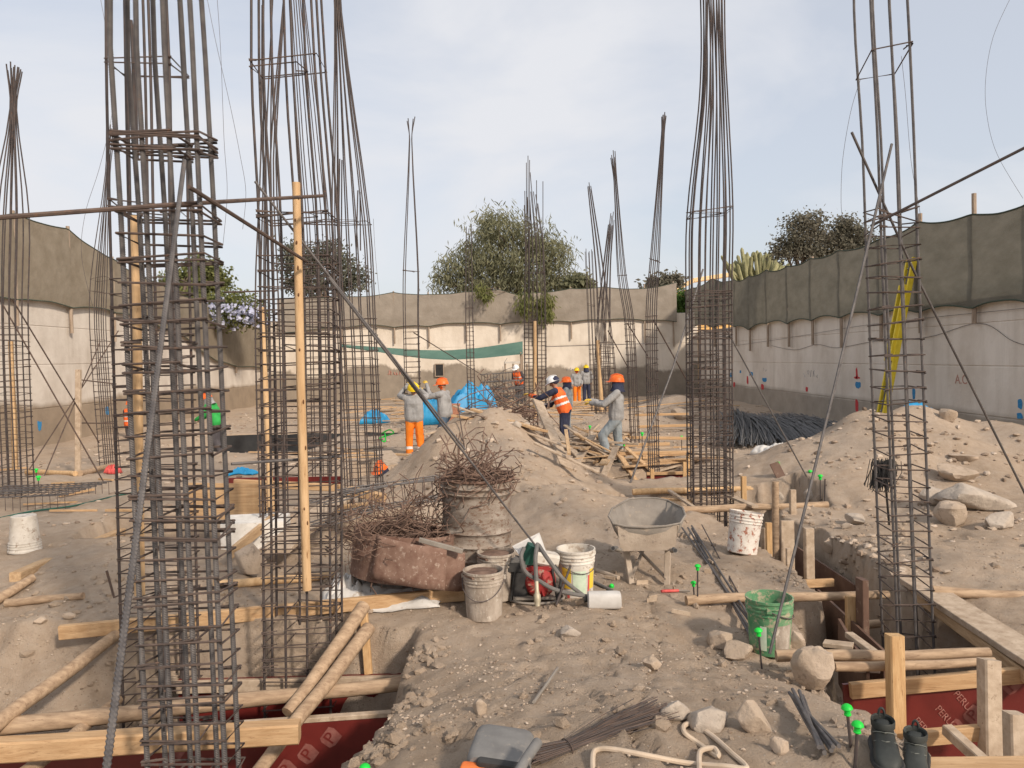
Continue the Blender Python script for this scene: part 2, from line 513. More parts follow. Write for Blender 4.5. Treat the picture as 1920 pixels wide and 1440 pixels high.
# boot prints and wheel ruts pressed into the loose soil
R_ = np.random.default_rng(23)
def press(cx, cy, ang, lx, ly, dep):
    dx, dy = GX - cx, GY - cy
    sel = (np.abs(dx) < .5) & (np.abs(dy) < .5)
    a = dx[sel] * math.cos(ang) + dy[sel] * math.sin(ang); c = -dx[sel] * math.sin(ang) + dy[sel] * math.cos(ang)
    r = np.sqrt((a / lx) ** 2 + (c / ly) ** 2)
    GZ[sel] += dep * (-(1 - ss(.75, 1.05, r)) + .55 * np.exp(-((r - 1.25) / .22) ** 2))
for i in range(95):
    cx, cy = R_.uniform(-.45, 1.5), R_.uniform(2.5, 5.6)
    if i % 4 == 0: cx, cy = R_.uniform(-.5, 2.0), R_.uniform(5.6, 8.5)
    if i % 7 == 0: cx, cy = R_.uniform(-4.5, -2), R_.uniform(6, 9)
    press(cx, cy, R_.normal(1.57, .5), R_.uniform(.11, .15), R_.uniform(.04, .055), R_.uniform(.010, .022))
for k in range(60):
    f_ = k / 59; press(1.05 - .55 * f_ + .08 * math.sin(f_ * 5), 6.2 - 3.4 * f_, 1.6, .06, .03, .012)
# a little sideways jitter makes the cut faces of the trenches uneven
jx = .03 * fbm(GX * 1.0 + GZ * 3, GY + GZ * 5, 5, 2, 71) * (np.abs(GX) < 6) * (GY < 11)
jy = .03 * fbm(GX * 1.0 - GZ * 4, GY - GZ * 3, 5, 2, 81) * (np.abs(GX) < 6) * (GY < 11)
gv = np.stack([GX + jx, GY + jy, GZ], -1).reshape(-1, 3)
ground = bpy.data.objects.new('ground', bulk_mesh('ground', gv, grid_faces(*GX.shape), M['dirt']))
COL.objects.link(ground)
tag(ground, 'dusty tan excavated earth with heaps and open footing trenches', kind='structure')

# ------------------------------------------------------------------ loose gravel (uncountable)
ICO_V = []
_t = (1 + 5 ** .5) / 2
for a, b in ((-1, _t), (1, _t), (-1, -_t), (1, -_t)):
    ICO_V.append((a, b, 0))
for a, b in ((-1, _t), (1, _t), (-1, -_t), (1, -_t)):
    ICO_V.append((0, a, b))
for a, b in ((_t, -1), (_t, 1), (-_t, -1), (-_t, 1)):
    ICO_V.append((a, 0, b))
ICO_V = np.array(ICO_V) / math.hypot(1, _t)
ICO_F = np.array([(0, 11, 5), (0, 5, 1), (0, 1, 7), (0, 7, 10), (0, 10, 11), (1, 5, 9), (5, 11, 4), (11, 10, 2), (10, 7, 6), (7, 1, 8),
                  (3, 9, 4), (3, 4, 2), (3, 2, 6), (3, 6, 8), (3, 8, 9), (4, 9, 5), (2, 4, 11), (6, 2, 10), (8, 6, 7), (9, 8, 1)])
def pebbles(name, label, n, xr, yr, smin, smax, power, m, patches=None, seed=1, flat=.6):
    R = np.random.default_rng(seed)
    x = R.uniform(*xr, n * 3); y = R.uniform(*yr, n * 3)
    w = fbm(x, y, 1.1, 3, 91 + seed) + .35
    keep = R.uniform(0, .9, n * 3) < w
    x, y = x[keep][:n], y[keep][:n]
    if patches:
        px_, py_ = [], []
        for (cx, cy, r, k) in patches:
            px_.append(R.normal(cx, r, k)); py_.append(R.normal(cy, r, k))
        x = np.concatenate([x] + px_); y = np.concatenate([y] + py_)
    n2 = len(x)
    s = smin + (smax - smin) * R.uniform(0, 1, n2) ** power
    z = terrain(x, y)
    A = R.uniform(0, 2 * np.pi, n2)
    V = ICO_V[None] * (1 + R.uniform(-.3, .3, (n2, 12, 1)))
    V = V * s[:, None, None] * np.stack([R.uniform(.7, 1.4, n2), R.uniform(.7, 1.2, n2), R.uniform(flat * .7, flat * 1.3, n2)], -1)[:, None, :]
    ca, sa = np.cos(A)[:, None], np.sin(A)[:, None]
    X = V[..., 0] * ca - V[..., 1] * sa + x[:, None]
    Y = V[..., 0] * sa + V[..., 1] * ca + y[:, None]
    Z = V[..., 2] + (z + s * .15)[:, None]
    VV = np.stack([X, Y, Z], -1).reshape(-1, 3)
    FF = (ICO_F[None] + (np.arange(n2) * 12)[:, None, None]).reshape(-1, 3)
    o = bpy.data.objects.new(name, bulk_mesh(name, VV, FF, m, smooth=False))
    COL.objects.link(o)
    return tag(o, label, 'gravel', kind='stuff')
pebbles('gravel', 'small stones and clods scattered over the foreground earth', 14000, (-4.5, 4.5), (2.4, 9.0), .002, .011, 2.4, M['pebble'], seed=1,
        patches=[(-.45, 3.7, .16, 520), (.55, 5.6, .4, 300), (1.2, 4.9, .3, 350), (1.6, 8.0, .3, 300), (-.3, 4.6, .2, 260)])
pebbles('rubble', 'stones and clods scattered over the earth heaps further back', 5200, (-12, 9.5), (8.0, 36), .010, .06, 2.6, M['pebble'], seed=2,
        patches=[(3.25, 7.6, .25, 110), (3.35, 6.7, .2, 80), (5.3, 10.5, .9, 350), (-.1, 11.5, .9, 250), (5.3, 8.2, .6, 160), (-1.5, 27, 2, 300), (3, 20, 2, 250)])

pebbles('earth_clods', 'crumbly earth clods lying on the ridge and trench rims', 900, (-4.5, 4.6), (2.5, 9.5), .008, .040, 2.0, M['dirt'], seed=4, flat=.75,
        patches=[(-.62, 3.4, .10, 90), (-.66, 4.2, .09, 80), (-.62, 5.0, .09, 70), (1.72, 3.4, .12, 80), (1.9, 4.6, .12, 70), (2.35, 6.6, .12, 60), (3.4, 7.4, .2, 90), (-2.4, 5.75, .5, 120), (0.2, 9.8, .5, 120), (-3.2, 6.3, .5, 60)])

# ================================================================== BOUNDARY WALLS
def wall_material(name, up1, up2, low, line_z, rag, stain=None, base=None):
    """painted plaster above, darker colour below a ragged line"""
    m = bpy.data.materials.new(name); m.use_nodes = True
    n, l = m.node_tree.nodes, m.node_tree.links
    b = n['Principled BSDF']; b.inputs['Roughness'].default_value = .92; b.inputs['Specular IOR Level'].default_value = .15
    g = n.new('ShaderNodeNewGeometry')
    def nz(sc, det=6, st=(1, 1, 1)):
        mp = n.new('ShaderNodeMapping'); mp.inputs['Scale'].default_value = st
        l.new(g.outputs['Position'], mp.inputs['Vector'])
        t = n.new('ShaderNodeTexNoise'); t.inputs['Scale'].default_value = sc; t.inputs['Detail'].default_value = det; t.inputs['Roughness'].default_value = .62
        l.new(mp.outputs['Vector'], t.inputs['Vector']); return t.outputs['Fac']
    r = n.new('ShaderNodeValToRGB'); e = r.color_ramp.elements
    e[0].position, e[0].color = .34, (*up1, 1); e[1].position, e[1].color = .62, (*up2, 1)
    l.new(nz(.9, 8, (1, 1, .7)), r.inputs['Fac'])
    streak = n.new('ShaderNodeValToRGB'); streak.color_ramp.elements[0].position = .52; streak.color_ramp.elements[1].position = .8
    l.new(nz(1.6, 5, (1.6, 1.6, .12)), streak.inputs['Fac'])
    fs = n.new('ShaderNodeMath'); fs.operation = 'MULTIPLY'; fs.inputs[1].default_value = .55; l.new(streak.outputs['Color'], fs.inputs[0])
    mx0 = n.new('ShaderNodeMix'); mx0.data_type = 'RGBA'; l.new(fs.outputs[0], mx0.inputs['Factor']); l.new(r.outputs['Color'], mx0.inputs['A'])
    mx0.inputs['B'].default_value = (*(stain or low), 1)
    sep = n.new('ShaderNodeSeparateXYZ'); l.new(g.outputs['Position'], sep.inputs['Vector'])
    def mth(op, a, bb):
        q = n.new('ShaderNodeMath'); q.operation = op
        for i, v in enumerate((a, bb)):
            if isinstance(v, (int, float)): q.inputs[i].default_value = v
            else: l.new(v, q.inputs[i])
        return q.outputs[0]
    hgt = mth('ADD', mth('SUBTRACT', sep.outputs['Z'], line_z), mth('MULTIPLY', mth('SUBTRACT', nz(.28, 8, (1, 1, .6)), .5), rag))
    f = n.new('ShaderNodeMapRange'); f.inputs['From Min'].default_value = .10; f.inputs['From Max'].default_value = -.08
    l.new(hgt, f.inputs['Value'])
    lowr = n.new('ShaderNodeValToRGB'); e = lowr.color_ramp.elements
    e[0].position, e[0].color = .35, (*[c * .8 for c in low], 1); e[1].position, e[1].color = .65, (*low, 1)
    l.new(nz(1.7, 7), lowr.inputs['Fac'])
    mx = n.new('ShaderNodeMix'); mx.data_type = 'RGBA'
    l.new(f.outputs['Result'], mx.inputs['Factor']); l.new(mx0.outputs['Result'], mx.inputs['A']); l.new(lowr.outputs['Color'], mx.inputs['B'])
    l.new(mx.outputs['Result'], b.inputs['Base Color'])
    bp = n.new('ShaderNodeBump'); bp.inputs['Strength'].default_value = .5; bp.inputs['Distance'].default_value = .03
    l.new(nz(6, 9), bp.inputs['Height']); l.new(bp.outputs['Normal'], b.inputs['Normal'])
    return m
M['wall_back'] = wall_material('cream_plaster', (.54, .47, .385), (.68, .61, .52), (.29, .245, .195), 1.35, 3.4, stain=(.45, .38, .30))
M['wall_right'] = wall_material('grey_white_plaster', (.57, .50, .425), (.70, .635, .56), (.37, .32, .265), .50, .5, stain=(.46, .40, .335))
M['wall_left'] = wall_material('white_plaster', (.46, .405, .345), (.60, .545, .48), (.31, .245, .18), .85, 1.0, stain=(.38, .32, .26))
M['net'] = mat('shade_net', (.155, .146, .118), (.205, .192, .158), 2.2, .95, .5, 6, stretch=(.6, .6, 1.2), trans=.30, spec=.05, bdist=.05)
M['net_left'] = mat('shade_net_tan', (.24, .200, .148), (.30, .255, .195), 2.2, .95, .5, 6, trans=.25, spec=.05, bdist=.05)
M['net_back'] = mat('shade_net_beige', (.30, .258, .21), (.375, .325, .27), 1.4, .95, .5, 6, trans=.25, spec=.05, bdist=.05)
M['net_edge'] = mat('net_hem', (.06, .075, .055), None, rough=.95)
M['post'] = wood('fence_post', (.25, .19, .14), (.38, .30, .23), (.17, .12, .09), st=(6, 6, 1))
M['green_net'] = mat('green_shade_net', (.10, .19, .155), (.145, .25, .205), 1.0, .9, .3, 5, trans=.35, spec=.05, bdist=.05)

BACK_Y, RIGHT_X, LEFT_X = 42.0, 10.2, -13.4
def wall_run(name, label, p0, p1, zb, courses, thick, m, out):
    """a wall of stacked courses with recessed joints, p0 -> p1 along its inner face; out = direction away from the site"""
    t = thing(name, label, 'wall', (*(Vector(p0) + Vector(p1)).xy * .5, zb))
    p0, p1 = Vector((*p0, 0)), Vector((*p1, 0)); out = Vector((*out, 0))
    core = MB(); a, b = p0 + out * (thick / 2 + .015), p1 + out * (thick / 2 + .015)
    core.beam(a + Vector((0, 0, (zb + courses[-1]) / 2 - .02)), b + Vector((0, 0, (zb + courses[-1]) / 2 - .02)), thick, courses[-1] - zb - .04, ch=0)
    core.build('wall_core', m, t, smooth=False)
    z0 = zb
    for z1 in courses:
        k = MB()
        c = (z0 + z1) / 2
        k.beam(p0 + out * .04 + Vector((0, 0, c)), p1 + out * .04 + Vector((0, 0, c)), .08, z1 - z0 - .022, ch=.12)
        k.build('wall_course', m, t, smooth=False)
        z0 = z1
    return t
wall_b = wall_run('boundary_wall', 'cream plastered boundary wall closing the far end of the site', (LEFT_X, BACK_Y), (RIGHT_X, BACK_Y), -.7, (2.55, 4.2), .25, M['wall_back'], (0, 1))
wall_r = wall_run('boundary_wall', 'grey white boundary wall with sprayed survey marks behind the yellow ladder', (RIGHT_X, 5.0), (RIGHT_X, BACK_Y - .02), -.7, (.45, 1.52, 2.45, 3.15), .25, M['wall_right'], (1, 0))
wall_l = wall_run('boundary_wall', 'white boundary wall with a blue paint dab on the left side', (LEFT_X, 8.0), (LEFT_X, BACK_Y - .02), -.7, (.75, 2.0, 3.1, 4.0), .25, M['wall_left'], (-1, 0))

def net_fence(name, label, pts, m, tops, bots, posts, sag=.12, push=(0, 0), post_r=.045, drop=None):
    """shade net strung over posts above a wall. pts: plan polyline; tops/bots: (s, z) along it; posts: [(s, z0, z1)]"""
    pl = [Vector((*p, 0)) for p in pts]
    seg = [(pl[i + 1] - pl[i]).length for i in range(len(pl) - 1)]; L = sum(seg)
    def at(s):
        for i, k in enumerate(seg):
            if s <= k or i == len(seg) - 1: return pl[i].lerp(pl[i + 1], s / k)
            s -= k
    def itp(tab, s): return float(np.interp(s, [a for a, _ in tab], [b for _, b in tab]))
    ps = sorted(s for s, _, _ in posts)
    def sagf(s):
        for a, b in zip(ps[:-1], ps[1:]):
            if a <= s <= b:
                u = (s - a) / (b - a); return 4 * u * (1 - u) * min(1, (b - a) / 3.0)
        return 0
    t = thing(name, label, 'fence', (*at(L / 2).xy, itp(bots, L / 2)))
    n, k = int(L / .18), 12
    mb = MB(); vs, fs = [], []
    pv = Vector((*push, 0))
    for i in range(n + 1):
        s = L * i / n
        sg = sagf(s)
        zt, zb = itp(tops, s) - sag * sg, itp(bots, s) + sag * 1.2 * sg
        for j in range(k + 1):
            u = j / k
            q = at(s) + pv * (.03 * sg * math.sin(math.pi * u) + .03 * mnoise.noise(Vector((s * .7, u * 3, 1.3)))) + pv * .06
            vs.append((q.x, q.y, zb + (zt - zb) * u + .02 * mnoise.noise(Vector((s * 1.3, u * 2, 5)))))
    for i in range(n):
        for j in range(k):
            a = i * (k + 1) + j; fs.append((a, a + k + 1, a + k + 2, a + 1))
    mb.add(vs, fs); net = mb.build('net', m, t)
    for jj in (0, k):
        h = MB(); h.tube([vs[i * (k + 1) + jj] for i in range(n + 1)], .018, 5); h.build('hem', M['net_edge'], net)
    for (s, z0, z1) in posts:
        p = MB(); q = at(s) + pv * .005
        lean = random.uniform(-.05, .05)
        p.tube([(q.x, q.y, z0), (q.x + lean * .5 * abs(pv.y), q.y + lean * .5 * abs(pv.x), (z0 + z1) / 2), (q.x, q.y, z1)], post_r, 7)
        p.build('post', M['post'], t)
    return t
# far end: fence plan positions from the photo columns
def bx(px): return W(px, 560, BACK_Y - .1).x
def bz(px, py): return W(px, py, BACK_Y - .1).z
x0 = bx(520); x1 = bx(1268)
net_fence('shade_net_fence', 'beige shade net strung along the top of the far end wall', [(x0, BACK_Y - .12), (x1, BACK_Y - .12)], M['net_back'],
          [(bx(p) - x0, bz(p, q)) for p, q in ((520, 560), (690, 553), (738, 548), (800, 552), (873, 547), (937, 543), (975, 552), (1070, 541), (1133, 538), (1208, 541), (1268, 530))],
          [(bx(p) - x0, bz(p, q)) for p, q in ((520, 625), (690, 612), (740, 614), (805, 612), (873, 606), (938, 608), (1005, 605), (1070, 604), (1130, 600), (1208, 601), (1268, 603))],
          [(bx(p) - x0, bz(p, a), bz(p, b)) for p, a, b in ((560, 655, 552), (640, 655, 550), (738, 645, 546), (803, 650, 548), (873, 640, 545), (937, 640, 541), (1000, 645, 548), (1070, 636, 538), (1133, 640, 535), (1208, 645, 533), (1262, 650, 528))], sag=.09, push=(0, -1))
def ry(px): return RIGHT_X * F / (px - 960)
def rz(px, py, d=None): return W(px, py, d or ry(px) * .985).z
def rs(px): return ry(1290) - ry(px)
tabT = ((1292, 545), (1340, 520), (1395, 522), (1440, 505), (1480, 498), (1535, 480), (1600, 462), (1660, 445), (1733, 412), (1832, 398), (1935, 380), (2010, 360), (2200, 330))
tabB = ((1292, 612), (1340, 614), (1386, 612), (1412, 618), (1446, 606), (1486, 606), (1531, 600), (1600, 594), (1660, 590), (1735, 585), (1838, 577), (1925, 566), (2010, 560), (2200, 540))
net_fence('shade_net_fence', 'dark olive shade net sagging between posts on the right hand wall', [(RIGHT_X - .1, ry(1290)), (RIGHT_X - .1, ry(2200))], M['net'],
          [(rs(p), rz(p, q)) for p, q in tabT], [(rs(p), rz(p, q)) for p, q in tabB],
          [(rs(p), rz(p, a), rz(p, b)) for p, a, b in ((1306, 640, 545), (1345, 650, 520), (1386, 648, 528), (1412, 658, 515), (1446, 650, 503), (1486, 650, 496), (1531, 646, 478), (1585, 652, 465), (1660, 640, 443), (1735, 624, 396), (1836, 606, 358), (1945, 600, 350), (2080, 590, 330))], sag=.13, push=(-1, 0), post_r=.05)
def ly(px): return -LEFT_X * F / (960 - px)
def lz(px, py): return W(px, py, ly(px) * .985).z
def ls(px): return ly(px) - ly(-150)
net_fence('shade_net_fence', 'tan shade net along the top of the left hand wall', [(LEFT_X + .1, ly(-150)), (LEFT_X + .1, ly(505))], M['net_left'],
          [(ls(p), lz(p, q)) for p, q in ((-150, 370), (0, 395), (35, 397), (128, 424), (200, 475), (240, 500), (330, 545), (400, 570), (450, 590), (505, 600))],
          [(ls(p), lz(p, q)) for p, q in ((-150, 545), (0, 560), (35, 561), (132, 576), (200, 582), (240, 592), (330, 625), (400, 680), (450, 690), (505, 693))],
          [(ls(p), lz(p, a), lz(p, b)) for p, a, b in ((-100, 600, 370), (30, 610, 390), (132, 624, 420), (213, 640, 478), (300, 660, 535), (370, 690, 560), (440, 700, 580), (495, 705, 590))], sag=.08, push=(1, 0), post_r=.055)

# paint marks and lettering on the right wall
M['blue_paint'] = mat('blue_spray', (.02, .16, .36), (.05, .25, .46), 20, .8)
M['red_paint'] = mat('red_spray', (.42, .03, .04), (.55, .06, .06), 20, .8)
M['grey_paint'] = mat('grey_scrawl', (.36, .33, .31), (.44, .41, .39), 20, .9)
M['rust_paint'] = mat('red_brown_scrawl', (.36, .17, .13), (.44, .25, .2), 20, .9)
def dab(wall, m, y, z, w, h, axis_='x', seed=0, x=None):
    mb = MB(); R = random.Random(seed); k = 11
    pts = []
    for i in range(k):
        a = 2 * math.pi * i / k; r = R.uniform(.7, 1.1)
        pts.append((math.copysign(abs(math.cos(a)) ** .6, math.cos(a)) * r * w / 2, math.copysign(abs(math.sin(a)) ** .6, math.sin(a)) * r * h / 2))
    if axis_ == 'x': f = lambda a, b, e: (x + e, y + a, z + b)
    else: f = lambda a, b, e: (y + a, x + e, z + b)
    s = -1 if x > -5 else 1
    vs = [f(a, b, s * .006) for a, b in pts] + [f(a, b, s * -.002) for a, b in pts]
    fs = [tuple(range(k)), tuple(range(2 * k - 1, k - 1, -1))] + [(i, (i + 1) % k, (i + 1) % k + k, i + k) for i in range(k)]
    mb.add(vs, fs); return mb.build('paint_mark', m, wall, smooth=False)
for i, (px, py, w, h, c) in enumerate(((1372, 703, 6, 10, 'b'), (1409, 701, 8, 9, 'b'), (1434, 712, 9, 9, 'b'), (1389, 697, 4, 6, 'b'), (1402, 712, 4, 18, 'r'), (1377, 721, 4, 9, 'r'), (1430, 725, 6, 12, 'r'), (1513, 730, 6, 11, 'r'),
        (1607, 700, 4, 24, 'r'), (1607, 708, 14, 5, 'r'), (1609, 722, 12, 14, 'b'), (1714, 738, 7, 22, 'b'), (1607, 760, 7, 26, 'r'), (1914, 758, 12, 20, 'b'), (1913, 780, 14, 12, 'b'))):
    d = RIGHT_X * F / (px - 960); q = W(px, py, d)
    dab(wall_r, M['blue_paint'] if c == 'b' else M['red_paint'], q.y, q.z, w * d / F * d / RIGHT_X * .9, h * d / F, 'x', i, RIGHT_X)
for i, (px, py, w, h) in enumerate(((71, 798, 9, 20), (199, 770, 8, 18))):
    d = ly(px); q = W(px, py, d); dab(wall_l, M['blue_paint'], q.y, q.z, w * d / F * 1.5, h * d / F, 'x', 40 + i, LEFT_X)
def lettering(name, text, size, M4, m, parent, depth=.002):
    cu = bpy.data.curves.new(name, 'FONT'); cu.body = text; cu.size = size; cu.extrude = depth; cu.align_x = 'CENTER'; cu.align_y = 'CENTER'
    tmp = bpy.data.objects.new('tmp_text', cu); COL.objects.link(tmp)
    dg = bpy.context.evaluated_depsgraph_get(); me = bpy.data.meshes.new_from_object(tmp.evaluated_get(dg)); me.name = name
    bpy.data.objects.remove(tmp, do_unlink=True)
    me.transform(Matrix.Translation(-root_loc(parent)) @ M4)
    me.materials.clear(); me.materials.append(m)
    o = bpy.data.objects.new(name, me); COL.objects.link(o); o.parent = parent
    return o
# wall faces -X: text reads along -Y ... +Y seen from inside
RW = Matrix(((0, 0, -1, 0), (-1, 0, 0, 0), (0, 1, 0, 0), (0, 0, 0, 1)))
def on_right(px, py): return W(px, py, RIGHT_X * F / (px - 960))
q = on_right(1803, 712); lettering('lettering', 'A.C', .30, Matrix.Translation((RIGHT_X - .004, q.y, q.z)) @ RW, M['rust_paint'], wall_r)
def scrawl(wall, m, pts, f, w=.03):
    mb = MB()
    for st in pts: mb.tube([f(*p) for p in st], w, 4)
    mb.build('scrawl', m, wall)
R_ = random.Random(5)
def strokes(px, py, n, wpx, hpx):
    out = []
    for i in range(n):
        x = px - wpx / 2 + wpx * (i + .5) / n
        out.append([(x + R_.uniform(-.3, .3) * wpx / n, py + R_.uniform(-.5, .5) * hpx) for _ in range(4)])
    return out
scrawl(wall_r, M['grey_paint'], strokes(1521, 700, 5, 30, 16), lambda a, c: on_right(a, c), .02)
scrawl(wall_r, M['grey_paint'], strokes(1435, 695, 2, 9, 11), lambda a, c: on_right(a, c), .02)
BW = Matrix(((1, 0, 0, 0), (0, 0, -1, 0), (0, 1, 0, 0), (0, 0, 0, 1)))
scrawl(wall_b, M['rust_paint'], strokes(742, 699, 6, 32, 9), lambda a, c: W(a, c, BACK_Y), .035)
scrawl(wall_b, M['grey_paint'], strokes(1069, 692, 3, 14, 7), lambda a, c: W(a, c, BACK_Y), .03)
# cables on the right wall
def cable(label, pts, r, m='wire', name='cable', cat='cable', group=None, n=5):
    out = []
    for i in range(len(pts) - 1):
        for k in range(6):
            t = k / 6; p0 = pts[max(i - 1, 0)]; p1 = pts[i]; p2 = pts[i + 1]; p3 = pts[min(i + 2, len(pts) - 1)]
            out.append(.5 * ((2 * p1) + (p2 - p0) * t + (2 * p0 - 5 * p1 + 4 * p2 - p3) * t * t + (3 * p1 - p0 - 3 * p2 + p3) * t ** 3))
    out.append(pts[-1])
    mb = MB(); mb.tube(out, r, n); return tag(mb.build(name, M[m], None), label, cat, group)
def onw(px, py, off=.03):
    v = W(px, py, (RIGHT_X - off) * F / (px - 960)); return v
cable('thin cable looping along the right hand wall below the net', [onw(*p) for p in ((1446, 648), (1490, 656), (1531, 646), (1570, 652), (1640, 640), (1740, 632), (1836, 606), (1900, 640), (1960, 655))], .006)
cable('straight wire stretched low along the right hand wall', [onw(*p, .05) for p in ((1365, 650), (1480, 633), (1600, 613), (1720, 598), (1920, 578))], .005)

# green shade awning in front of the far wall
t = thing('shade_awning', 'green shade cloth awning slung before the far wall', 'awning', W(840, 720, 36))
mb = MB(); vs, fs = [], []
NU, NV = 28, 6
for i in range(NU + 1):
    u = i / NU
    px = 640 + u * (980 - 640)
    yt = float(np.interp(px, [640, 700, 780, 840, 900, 980], [646, 650, 656, 657, 652, 640]))
    yb = float(np.interp(px, [640, 690, 740, 790, 840, 900, 980], [648, 656, 665, 672, 675, 672, 664]))
    for j in range(NV + 1):
        v = j / NV
        p = W(px, yt + (yb - yt) * v, 34.0 + 1.2 * (1 - v))
        vs.append((p.x, p.y, p.z - .10 * math.sin(math.pi * v)))
for i in range(NU):
    for j in range(NV):
        a = i * (NV + 1) + j; fs.append((a, a + NV + 1, a + NV + 2, a + 1))
mb.add(vs, fs); mb.build('cloth', M['green_net'], t)
for px, py, d in ((645, 650, 34.2), (978, 640, 36.4), (976, 660, 34.2)):
    mb = MB(); p = W(px, py, d); mb.tube([(p.x, p.y, gz(p.x, p.y)), (p.x + .03, p.y, (p.z + gz(p.x, p.y)) / 2), p], .04, 6); mb.build('pole', M['post'], t)

# ================================================================== TREES BEYOND THE WALLS
def leaf_mat(name, a, b, tr=.25):
    return mat(name, a, b, .9, .75, trans=tr, contrast=(.3, .7), spec=.2)
M['leaf_pepper'] = leaf_mat('pepper_leaf', (.16, .165, .095), (.30, .29, .18), .4)
M['leaf_dark'] = leaf_mat('dark_leaf', (.10, .105, .075), (.19, .185, .14), .35)
M['leaf_green'] = leaf_mat('green_leaf', (.05, .10, .02), (.13, .21, .05))
M['leaf_olive'] = leaf_mat('olive_leaf', (.10, .12, .04), (.22, .22, .08), .35)
M['leaf_brown'] = leaf_mat('dusty_leaf', (.13, .125, .09), (.23, .21, .165), .4)
M['flower'] = mat('pale_blue_petal', (.42, .44, .60), (.58, .60, .72), 5, .8, trans=.2)
M['bark'] = mat('bark', (.11, .08, .06), (.19, .145, .11), 6, .95, .6, 20)
M['cactus'] = mat('cactus_skin', (.17, .17, .08), (.32, .31, .17), 3, .8, .4, 12, c3=(.25, .2, .12))
def leaves(n, lobes, size, asp, droop, seed, clump=26, spread=.5, shell=.55):
    """many small leaf quads in clumps through ellipsoid lobes [(c, r)]"""
    R = np.random.default_rng(seed)
    wts = np.array([r[0] * r[1] * r[2] for _, r in lobes]) ** .75; wts /= wts.sum()
    nc = max(1, n // clump)
    li = R.choice(len(lobes), nc, p=wts)
    d = R.normal(size=(nc, 3)); d /= np.linalg.norm(d, axis=1)[:, None]
    rad = (shell + (1 - shell) * R.uniform(0, 1, nc)) * (1 + .16 * R.normal(size=nc))
    C = np.array([lobes[i][0] for i in li]) + d * rad[:, None] * np.array([lobes[i][1] for i in li])
    P = np.repeat(C, clump, 0) + R.normal(size=(nc * clump, 3)) * spread * np.array([1, 1, 1.0])
    k = len(P)
    ax = R.normal(size=(k, 3)); ax[:, 2] = ax[:, 2] * (1 - droop) - droop * 2.2; ax /= np.linalg.norm(ax, axis=1)[:, None]
    sd = np.cross(ax, R.normal(size=(k, 3))); sd /= np.linalg.norm(sd, axis=1)[:, None]
    L = size * R.uniform(.6, 1.3, k)[:, None]; Wd = L * asp
    V = np.stack([P, P + ax * L * .45 + sd * Wd, P + ax * L, P + ax * L * .45 - sd * Wd], 1).reshape(-1, 3)
    return V, np.arange(k * 4).reshape(k, 4)
def tree(name, label, base, trunk_r, lobes, n, size, asp, droop, m, seed, clump=26, spread=.5, group=None, cat='tree', shell=.55):
    base = Vector(base)
    t = thing(name, label, cat, base, group)
    mb = MB(); R = random.Random(seed)
    cz = sum(c[2] for c, _ in lobes) / len(lobes)
    top = Vector((base.x, base.y, base.z + (cz - base.z) * .55))
    mb.tube([base - Vector((0, 0, .2)), base.lerp(top, .5) + Vector((.1, .05, 0)), top], trunk_r, 8, rr=[trunk_r * 1.25, trunk_r, trunk_r * .75])
    for c, r in lobes:
        c = Vector(c)
        mid = top.lerp(c, .55) + Vector((R.uniform(-.3, .3), R.uniform(-.3, .3), R.uniform(0, .4)))
        mb.tube([top - Vector((0, 0, .3)), mid, c], trunk_r * .4, 6, rr=[trunk_r * .6, trunk_r * .35, trunk_r * .14])
        for _ in range(6):
            e = c + Vector((R.uniform(-1, 1) * r[0], R.uniform(-1, 1) * r[1], R.uniform(-.5, 1) * r[2])) * .85
            mb.tube([mid.lerp(c, R.uniform(.2, .9)), (mid + e) * .5 + Vector((0, 0, .15)), e], .03, 4, rr=[trunk_r * .2, trunk_r * .12, .012])
    mb.build('trunk', M['bark'], t)
    V, Fq = leaves(n, lobes, size, asp, droop, seed, clump, spread, shell)
    cr = bpy.data.objects.new('crown', bulk_mesh('crown', V - np.array(base)[None], Fq, m, smooth=False)); COL.objects.link(cr); cr.parent = t
    return t
def lob(px, py, d, rpx, rpy, rd=None):
    c = W(px, py, d); s = d / F
    return (tuple(c), (rpx * s, (rd if rd else rpx * s), rpy * s))
D = 47.5
b0 = W(960, 745, D); b0.z = -.4
tree('pepper_tree', 'large drooping grey green tree behind the middle of the far wall', b0, .35,
     [lob(935, 430, D, 60, 42), lob(990, 455, D, 55, 45), lob(905, 480, D, 55, 40), lob(1035, 475, D, 48, 45), lob(960, 510, D, 70, 45), lob(1050, 515, D, 40, 30), lob(860, 500, D, 45, 32), lob(835, 525, D, 36, 24), lob(890, 535, D, 60, 26), lob(1010, 545, D, 50, 28)],
     17000, .40, .085, .6, M['leaf_pepper'], 3, clump=14, spread=.26, shell=.35)
